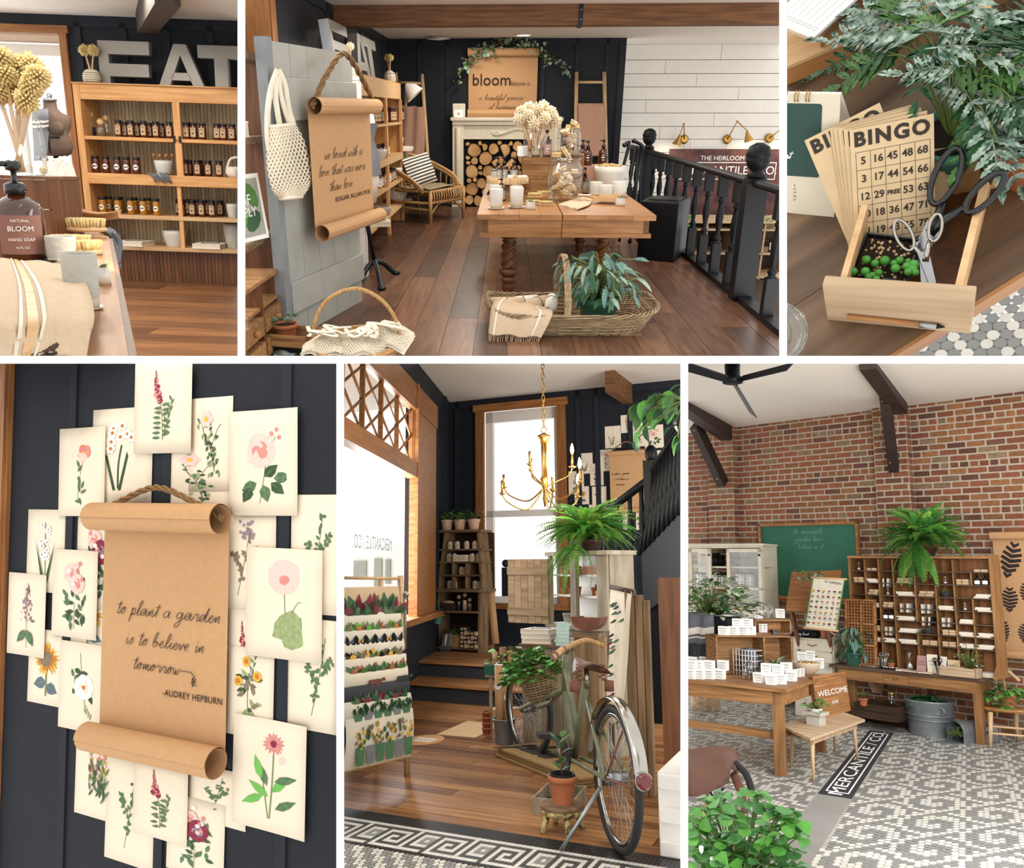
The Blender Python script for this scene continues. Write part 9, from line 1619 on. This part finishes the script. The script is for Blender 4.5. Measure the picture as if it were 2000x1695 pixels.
# ---- display table at the left
ft=pz(1530,1530); ZT=.763; c0,c1,c2=pz(1530,1345,ZT),pz(1623,1303,ZT),pz(1330,1323,ZT); c0.z=c1.z=c2.z=0; tx=(c2-c0).normalized(); ty=c1-c0; TL_=ty.length*.9; TM=basis(c0,-tx,V((tx.y,-tx.x,0))); Rt=math.atan2(-tx.y,-tx.x)*.55+(math.atan2(ty.y,ty.x)-pi/2)*.45; TM=Tr(c0)@Rz(Rt); TW=1.9; TDp=1.5
t=T('display_table','sturdy pine table loaded with small white boxes','table',M=TM)
for i in range(5):G().m('desk').box(-TW,.03,TDp*i/5-.03,TDp*(i+1)/5-.032,ZT-.03,ZT).o('top_board',t)
G().m('desk').box(-TW,-.03,.02,.05,ZT-.16,ZT-.03).o('apron',t,bev=.004); G().m('desk').box(-.06,-.03,.05,TDp-.05,ZT-.16,ZT-.03).o('apron',t)
for x,y in((-.11,.02),(-.11,TDp-.12)):G().m('desk_z').box(x,x+.085,y,y+.085,0,ZT-.03).o('leg',t)
G().m('desk').box(-TW,-.08,.06,.1,.3,.37).o('stretcher',t); G().m('desk').box(-.09,-.05,.08,TDp-.1,.3,.37).o('stretcher',t)
q=lambda x,y,z=ZT:V((*pz(x,y,z).xy,z))
def crate(label,x0,x1,yb,yt,dep,zb=ZT,m='crate',mid=None,name='wooden_crate'):
 a,b=q(x0,yb,zb),q(x1,yb,zb); w=(b-a).length; h=hz(x0,yt,a)-zb; t=T(name,label,'crate',M=Tr(a)@Rz(yaw(a,b)))
 G().m(m).box(0,w,0,dep,0,.012).o('bottom',t); G().m(m).box(0,w,0,dep,h-.014,h).o('top',t); G().m(m).box(0,.014,0,dep,0,h).o('side',t); G().m(m).box(w-.014,w,0,dep,0,h).o('side',t); G().m(m).box(0,w,dep-.01,dep,0,h).o('back',t)
 if mid:G().m(m).box(w*mid,w*mid+.012,0,dep,0,h).o('divider',t)
 return a,w,h
a,w,h1=crate('large wooden crate lying open on the display table',1400,1550,1322,1241,.22,mid=.62); z1=ZT+h1
crate('small wooden crate on top of the large one',1475,1546,1238,1210,.16,z1)
nb=[0]
def wbox(x,y,z,wpx=17,hpx=16,rz=0,where=''):
 wpx*=1.12; hpx*=1.1; p=q(x,y,z); s=mp(p); nb[0]+=1; t=T('gift_box','small white printed box '+where,'box',M=Tr(p)@Rz(Rt+rz),group='white boxes on the display table'); w,h=wpx*s,hpx*s
 G().m('paper_white').box(-w/2,w/2,0,w*.7,0,h).o('carton',t); g=G().m('sage_label');[g.box(-w*k,w*k,-.0012,0,h*f,h*(f+d))for k,f,d in((.4,.72,.1),(.3,.55,.05),(.36,.42,.05),(.25,.2,.06))]; g.o('printed_lines',t)
for i,x in enumerate((1346,1364,1383,1404)):wbox(x,1326,ZT,17,17,0,'in the left front row, %s from the left'%ORD[i])
for i,x in enumerate((1349,1362,1383,1410)):wbox(x,1309,ZT+.07,17,17,0,'stacked on the left front row, %s from the left'%ORD[i])
for i,x in enumerate((1350,1375,1396)):wbox(x,1300,ZT+.075,17,15,.1,'behind the left stacks, %s from the left'%ORD[i])
for i,x in enumerate((1412,1431,1451,1463)):wbox(x,1240,z1,17,15,0,'lower row on the large crate, %s from the left'%ORD[i])
for i,x in enumerate((1439,1458)):wbox(x,1225,z1+15*mp(q(1440,1240,z1)),16,15,0,'on top of the crate row, %s of two'%('left','right')[i])
for i,(x,y)in enumerate(((1480,1333),(1496,1332),(1505,1337),(1524,1336),(1545,1330))):wbox(x,y,ZT,17,17,-.1+.06*i,'in the front middle row, %s from the left'%ORD[i])
for i,(x,y)in enumerate(((1496,1316),(1518,1318),(1534,1314))):wbox(x,y,ZT+.072,17,18,0,'stacked in the front middle, %s from the left'%ORD[i])
for i,(x,y)in enumerate(((1567,1293),(1583,1290),(1600,1305))):wbox(x,y,ZT,15,17,.2,'behind the stone bowl, %s from the left'%ORD[i])
for i,(x,y)in enumerate(((1547,1324),(1553,1323),(1560,1322),(1567,1321))):wbox(x,y,ZT,6,14,0,'narrow stick box beside the bowl, %s from the left'%ORD[i])
for i,(x,y)in enumerate(((1478,1209),(1485,1209))):wbox(x,y,z1+.09,6,15,0,'narrow box on the small crate, %s'%('left','right')[i])
for i,(x,y)in enumerate(((1486,1235),(1494,1235))):wbox(x,y,z1+.012,6,15,0,'narrow box inside the small crate, %s'%('left','right')[i])
wbox(1525,1207,z1+.09,14,16,.5,'tilted alone on the small crate')
for i,(x,y,wp,hp,z)in enumerate(((1494,1208,13,30,z1+.09),(1506,1208,12,28,z1+.09),(1455,1327,11,30,ZT),(1466,1326,12,36,ZT))):
 p=q(x,y,z); s=mp(p); r=wp*s/2; t=T('glass_bottle','clear glass bottle with silver cap, %s'%('left one on the small crate','right one on the small crate','left one before the wire basket','right one before the wire basket')[i],'bottle',p); G().m('glass').lathe([(r,0),(r,hp*s*.7),(r*.4,hp*s*.84),(r*.4,hp*s*.9)],14).o('glass_body',t); G().m('steel').lathe([(r*.5,hp*s*.88),(r*.5,hp*s)],10).o('cap',t)
p=q(1462,1320); s=mp(p); t=T('wire_basket','white wire basket with grey cloth inside the crate','basket',p); g=G().m('paper_white'); w,h=46*s,50*s
for k in range(6):z=h*k/5; g.tube([(-w/2,-.08,z),(w/2,-.08,z),(w/2,.1,z),(-w/2,.1,z)],.004,4,closed=True)
for k in range(8):x=-w/2+w*k/7; g.tube([(x,-.08,0),(x,-.08,h)],.004,4)
g.o('wire_frame',t); G().m('linen_grey').ball((0,.02,h*.6),(w*.42,.07,h*.5),12,8).o('grey_cloth',t)
cloth('tea_towel','grey fringed towel hanging from the small crate','towel',[(q(1500,1236,z1)+V((0,.05,.03)),q(1545,1236,z1)+V((0,.05,.03))),(q(1502,1232,z1)+V((0,0,.05)),q(1548,1232,z1)+V((0,0,.05))),(pz(1510,1236,z1+.02),pz(1542,1240,z1-.03))],'linen_grey',nv=4,fringe=.05)
p=q(1514,1326); s=mp(p); t=T('spider_plant','striped spider plant behind the front boxes','plant',p); pot(t,11*s,20*s,'ceramic'); sm=leafmesh('leaf',1,.13,.7,(.5,1,.9,.7,.05)); sl=leafmesh('leaf_grey',1,.12,.8,(.5,1,.9,.7,.05)); R=random.Random(3);[put('leaf',(sm,sl)[i%2],t,Tr(0,0,20*s)@Rz(R.uniform(0,6.3))@Ry(-R.uniform(.3,1.3))@Mx.Scale(R.uniform(35,55)*s,4))for i in range(24)]
p=q(1574,1315); s=mp(p); bowl('speckled stone bowl of gold lids on the table corner',p,54*s,22*s,'clay_raw',foot=.5);[one('gold_lid_tin','little gold-lidded tin in the stone bowl, %s'%ORD[i],'tin',G().m('lid_gold').lathe([(5*s,0),(5*s,3*s),(4.6*s,3.4*s)],12),p+V((cos(i*2.4)*14*s*math.sqrt(i/9),sin(i*2.4)*14*s*math.sqrt(i/9),17*s+i*.002)),group='gold tins in the bowl')for i in range(9)]
# black planter with variegated plant and towel
p=pY(1398,1240,8.3); s=mp(p); zt_=pY(1398,1205,8.3).z; t=T('black_planter','long black trough planter with a variegated bushy plant','plant',(p.x,8.3,0)); G().m('charcoal').box(-75*s,62*s,-.2,.25,ZT,zt_).o('trough',t); G().m('soil').box(-72*s,59*s,-.18,.23,zt_,zt_+.005).o('soil',t); G().m('steel').tube([(62*s*cos(a),.3*sin(a),zt_+.03)for a in[k*pi/12 for k in range(24)]],.01,6,closed=True).o('rim',t)
leafy(t,(-6*s,0,zt_),210,80*s,82*s,24*s,[leafmesh(k,1,.5,.35)for k in('leaf_var','leaf','leaf_var','leaf_dark')],seed=8,droop=.25,sr=.0025)
F6=lambda x,y,yy=7.95:pY(x,y,yy)
cloth('tea_towel','grey striped towel with white fringe hanging at the left edge','towel',[(F6(1330,1203,8.2),F6(1391,1202,8.2)),(F6(1330,1200),F6(1392,1200)),(F6(1330,1240),F6(1393,1238)),(F6(1330,1258),F6(1394,1256))],'linen_grey',fringe=.13,stripes=[(.55,.66,'linen_white',False),(.72,.76,'linen_white',False)],wave=.015)
p=pz(1378,1384); s=mp(p); t=T('barrel','pale wooden barrel under the display table','barrel',p);[G().m('driftwood').box(-.5*7*s,.5*7*s,-28*s,-26*s,0,30*s,Rz(i*2*pi/24)).o('stave',t)for i in range(24)]; G().m('driftwood').lathe([(27*s,28*s),(.001,28*s)],24,cap=False).o('head',t)
for i,x in enumerate((1433,1476)):b=pz(x,1385); one('white_post','thin white table leg glimpsed under the display table, %s'%('left','right')[i],'leg post',G().m('white').lathe([(.018,0),(.022,.5)],8),b)
# bench with sign and potted plant
a,b,c,d=pz(1589,1525),pz(1675,1486),pz(1545,1501),pz(1627,1465); ZB=.37; bx=(b-a); by=(c-a); t=T('small_bench','small pale bench with tapered legs in front of the table','bench',a); P_=lambda u,v,z:V((bx.x*u+by.x*v,bx.y*u+by.y*v,z))
G().m('driftwood').add([P_(-.12,-.2,ZB),P_(1.12,-.2,ZB),P_(1.12,1.2,ZB),P_(-.12,1.2,ZB)]+[P_(-.12,-.2,ZB+.022),P_(1.12,-.2,ZB+.022),P_(1.12,1.2,ZB+.022),P_(-.12,1.2,ZB+.022)],[(3,2,1,0),(4,5,6,7),(0,1,5,4),(1,2,6,5),(2,3,7,6),(3,0,4,7)]).o('seat',t)
for u,v in((0,0),(1,0),(0,1),(1,1)):G().m('ash').tube([P_(u,v,0),P_(u*.96+.02,v*.92+.04,ZB-.1),P_(u*.96+.02,v*.92+.04,ZB)],[.01,.019,.019],8).o('leg',t)
for u0,v0,u1,v1 in((0,0,1,0),(0,1,1,1),(0,0,0,1),(1,0,1,1)):g=G().m('driftwood'); p0,p1=P_(u0,v0,ZB-.03),P_(u1,v1,ZB-.03); bar3(g,p0,p1,.02,.06); g.o('apron',t)
zs=ZB+.022; sa,sb=pz(1598,1404,zs),pz(1662,1388,zs); sa.z=sb.z=zs; sl_=hz(1592,1322,sa)-zs; t=T('letter_board','brown letter board reading WELCOME HOME on the bench','sign',M=Tr(sa)@Rz(yaw(sa,sb))@Rx(-.1)); sw=(sb-sa).length
for k in range(14):G().m('oak').box(0,sw,0,.03,sl_*k/14+.0015,sl_*(k+1)/14).o('slat',t)
G().m('oak_dark').box(-.012,0,-.004,.034,0,sl_).o('edge',t); text('WELCOME',sl_*.2,'paper_white',t,Tr(sw*.53,-.003,sl_*.56)@Rx(pi/2),sx=.92*sw/(sl_*.2*4.9)); text('HOME',sl_*.12,'paper_white',t,Tr(sw*.55,-.003,sl_*.3)@Rx(pi/2),spacing=1.3)
p=V((*pz(1594,1415,zs).xy,zs)); s=mp(p); t=T('potted_plant','small leafy plant in a square stone pot on the bench','plant',p); G().m('stone').prism([(-13*s,-13*s),(13*s,-13*s),(13*s,13*s),(-13*s,13*s)],0,22*s).box(-18*s,18*s,-18*s,18*s,19*s,25*s).o('stone_pot',t); G().m('ceramic').lathe([(10*s,24*s),(13*s,31*s),(11*s,31*s)],16,cap=False).o('inner_pot',t); leafy(t,(0,0,27*s),34,22*s,24*s,12*s,[leafmesh('leaf',1,.7),leafmesh('leaf_bright',1,.7)],seed=5)
# under the desk: tub, mailbox, pots, crates
p=pz(1819,1434); s=mp(p); t=T('wash_tub','galvanised round wash tub under the desk','tub',p); hh=66*s; G().m('galv').lathe([(38*s,0),(43*s,hh*.95),(45*s,hh),(42*s,hh),(41*s,hh*.8),(.001,hh*.75)],30,cap=False).o('tub',t);[G().m('galv').tube([(q_*s*cos(a),q_*s*sin(a),hh*z)for a in[k*pi/15 for k in range(30)]],.012,6,closed=True).o('band',t)for q_,z in((40.5,.45),(41.2,.58))]; G().m('galv').tube([(30*s+7*s*cos(a),-32*s,hh*.75+7*s*sin(a))for a in[k*pi/6 for k in range(12)]],.01,6,closed=True).o('ring_handle',t)
t=T('fatsia_plant','dark glossy palmate plant in the wash tub','plant',p+V((0,0,hh*.76))); pal=G().m('leaf_dark',True);[pal.leaf(Rz(a),1,.34,.3,.1)for a in(-1.6,-1.0,-.5,0,.5,1.0,1.6)]; pal=pal.mesh('leaf'); R=random.Random(8);[put('leaf',pal,t,Tr(R.uniform(-26,26)*s,R.uniform(-26,20)*s,R.uniform(4,26)*s)@Rz(R.uniform(0,6.3))@Ry(R.uniform(.0,.7))@Mx.Scale(R.uniform(16,26)*s,4))for _ in range(22)]
p=pz(1866,1450); s=mp(p); t=T('mailbox','old galvanised mailbox lying on the floor beside the tub','mailbox',M=Tr(p)@Rz(-.35)); P_=[(-18*s,0),(18*s,0),(18*s,22*s)]+[(18*s*cos(a),22*s+18*s*sin(a))for a in[k*pi/8 for k in range(1,8)]]+[(-18*s,22*s)]; M9=Rx(pi/2)
n=len(P_); G().m('galv').add([(x,-.0,z)for x,z in P_]+[(x,.55,z)for x,z in P_],[(i,(i+1)%n,n+(i+1)%n,n+i)for i in range(n)]+[[n+i for i in range(n)]],None,False).o('body',t); G().m('galv').prism(P_,0,.012,Tr(0,-.01,0)@Rx(pi)@Tr(0,0,-.01)).o('open_door',t); leafy(t,(0,.03,10*s),50,14*s,22*s,5*s,[leafmesh('leaf_bright',1,.6)],joined=True,seed=3)
def cratebox(label,x,y,wpx,hpx,z=0,rz=0):p=V((*pz(x,y,z).xy,z)); s=mp(p); t=T('wooden_crate',label,'crate',M=Tr(p)@Rz(rz),group='dark crates under the desk'); w,h=wpx*s,hpx*s;[G().m('old_dark').box(-w/2,w/2,-.16,-.145,h*k/2+.003,h*(k+1)/2-.003).o('board',t)for k in range(2)]; G().m('old_dark').box(-w/2,w/2,-.145,.3,0,.012).box(-w/2,-w/2+.015,-.145,.3,0,h).box(w/2-.015,w/2,-.145,.3,0,h).o('frame',t); G().m('old_dark').box(-w/2,w/2,.285,.3,0,h).o('board',t); return p,h
p,h=cratebox('lower dark wooden crate under the desk',1740,1412,100,20,0,-.2); cratebox('upper dark wooden crate under the desk',1722,1403,82,28,h,-.05)
for i,(x,y,r,hp,m,lb,pr,L_)in enumerate(((1718,1352,23,26,'terracotta_pale','wide whitewashed terracotta pot on the dark crates',30,12),(1687,1378,8,14,'terracotta','tiny terracotta pot on the crate edge',10,7),(1580,1372,11,24,'terracotta','terracotta pot glimpsed behind the letter board',10,8))):
 z=(h+28*s,h+28*s,0)[i]; p=V((*pz(x,y,z).xy,z)); s_=mp(p); t=T('potted_plant',lb,'plant',p); pot(t,r*s_,hp*s_,m); leafy(t,(0,0,hp*s_),30 if i==0 else 14,pr*s_,24*s_,L_*s_,[leafmesh('leaf',1,.6)],seed=i,joined=i>0)
p=V((*pz(1742,1376,h+28*s).xy,h+28*s)); jar('clear glass jar with a gold lid on the dark crates',p,14*s,25*s,'glass_dim','lid_gold',None)
t=T('leaning_stick','dark wooden stick leaning under the desk','stick',pz(1882,1415)); G().m('old_dark').tube([(0,0,0),(.1,.1,.5)],.02,6).o('stick',t)
# foreground: bicycle saddle and handlebar, clover plant
p=pY(1378,1530,3.3); s=mp(p); t=T('bicycle_saddle','brown leather bicycle saddle at the lower left edge','saddle',M=Tr(p+V((0,0,.05)))@Rx(.4)@Mx.Scale(1.15,4)); G().m('leather').grid(lambda u,v:((u-.62)*125*s,(v-.5)*150*s*(.35+.65*sin(min(1,u*1.15)*pi*.62))*(1-.8*max(0,(u-.7)/.3)**2),20*s-16*s*(2*v-1)**2-10*s*(u-.4)**2),14,10,th=.012).o('leather_top',t)
g=G().m('iron');
for x in(20,38):g.tube([(x*s+4*s*cos(a),-20*s+4*s*sin(a),-10*s-a*3*s)for a in[k*.7 for k in range(26)]],.004,5)
g.o('spring',t); G().m('rust').tube([(48*s,10*s,0),(54*s,10*s,-30*s),(50*s,10*s,-70*s)],[7*s,8*s,5*s],8).o('rear_clamp',t); G().m('rubber').tube(catmull([(40*s,30*s,8*s),(58*s,30*s,-12*s),(60*s,30*s,-50*s)],5),6*s,8).o('rear_loop',t); G().m('chrome').tube([(0,0,-5*s),(-10*s,0,-90*s)],8*s,10).o('seat_post',t); G().m('beech').tube(catmull([(-50*s,-30*s,-80*s),(-10*s,-30*s,-62*s),(25*s,-30*s,-28*s)],5),7*s,8).o('handle_tube',t)
p=pY(1445,1690,2.6); s=mp(p); t=T('clover_plant','large bright clover plant in the lower left corner','plant',p+V((0,0,-60*s))); tri=lambda m:(lambda g:[g.leaf(Rz(a)@Ry(.15),1,.98,.2,.2,(.02,.4,.75,1.05,.8))for a in(0,2.09,4.19)]and g.mesh('leaf'))(G().m(m,True)); cm_=[tri('clover'),tri('leaf_bright'),tri('clover')]; R=random.Random(14); g=G().m('stem')
for i in range(120):
 x,y=R.uniform(1350,1560),R.uniform(1545,1700)
 if((x-1448)/118)**2+((y-1660)/118)**2>1:continue
 yy=2.6+R.uniform(-.12,.1)+(1620-y)*.0005; e=pY(x,y,yy)-(p+V((0,0,-60*s))); g.tube([(0,0,0),e*.5+V((0,0,.02)),e],.0022,4); put('leaf',cm_[i%3],t,Tr(e)@Rz(R.uniform(0,6.3))@Rx(R.uniform(-.2,.75))@Mx.Scale(R.uniform(22,34)*s,4))
g.o('stems',t,kind='stuff');[G().m('paper_white').lathe([(.001,0),(4*s,5*s),(5*s,13*s),(3*s,15*s)],8).o('white_flower',t,Tr(pY(x,y,2.45)-(p+V((0,0,-60*s)))))for x,y in((1370,1668),(1392,1690))]
use(0)
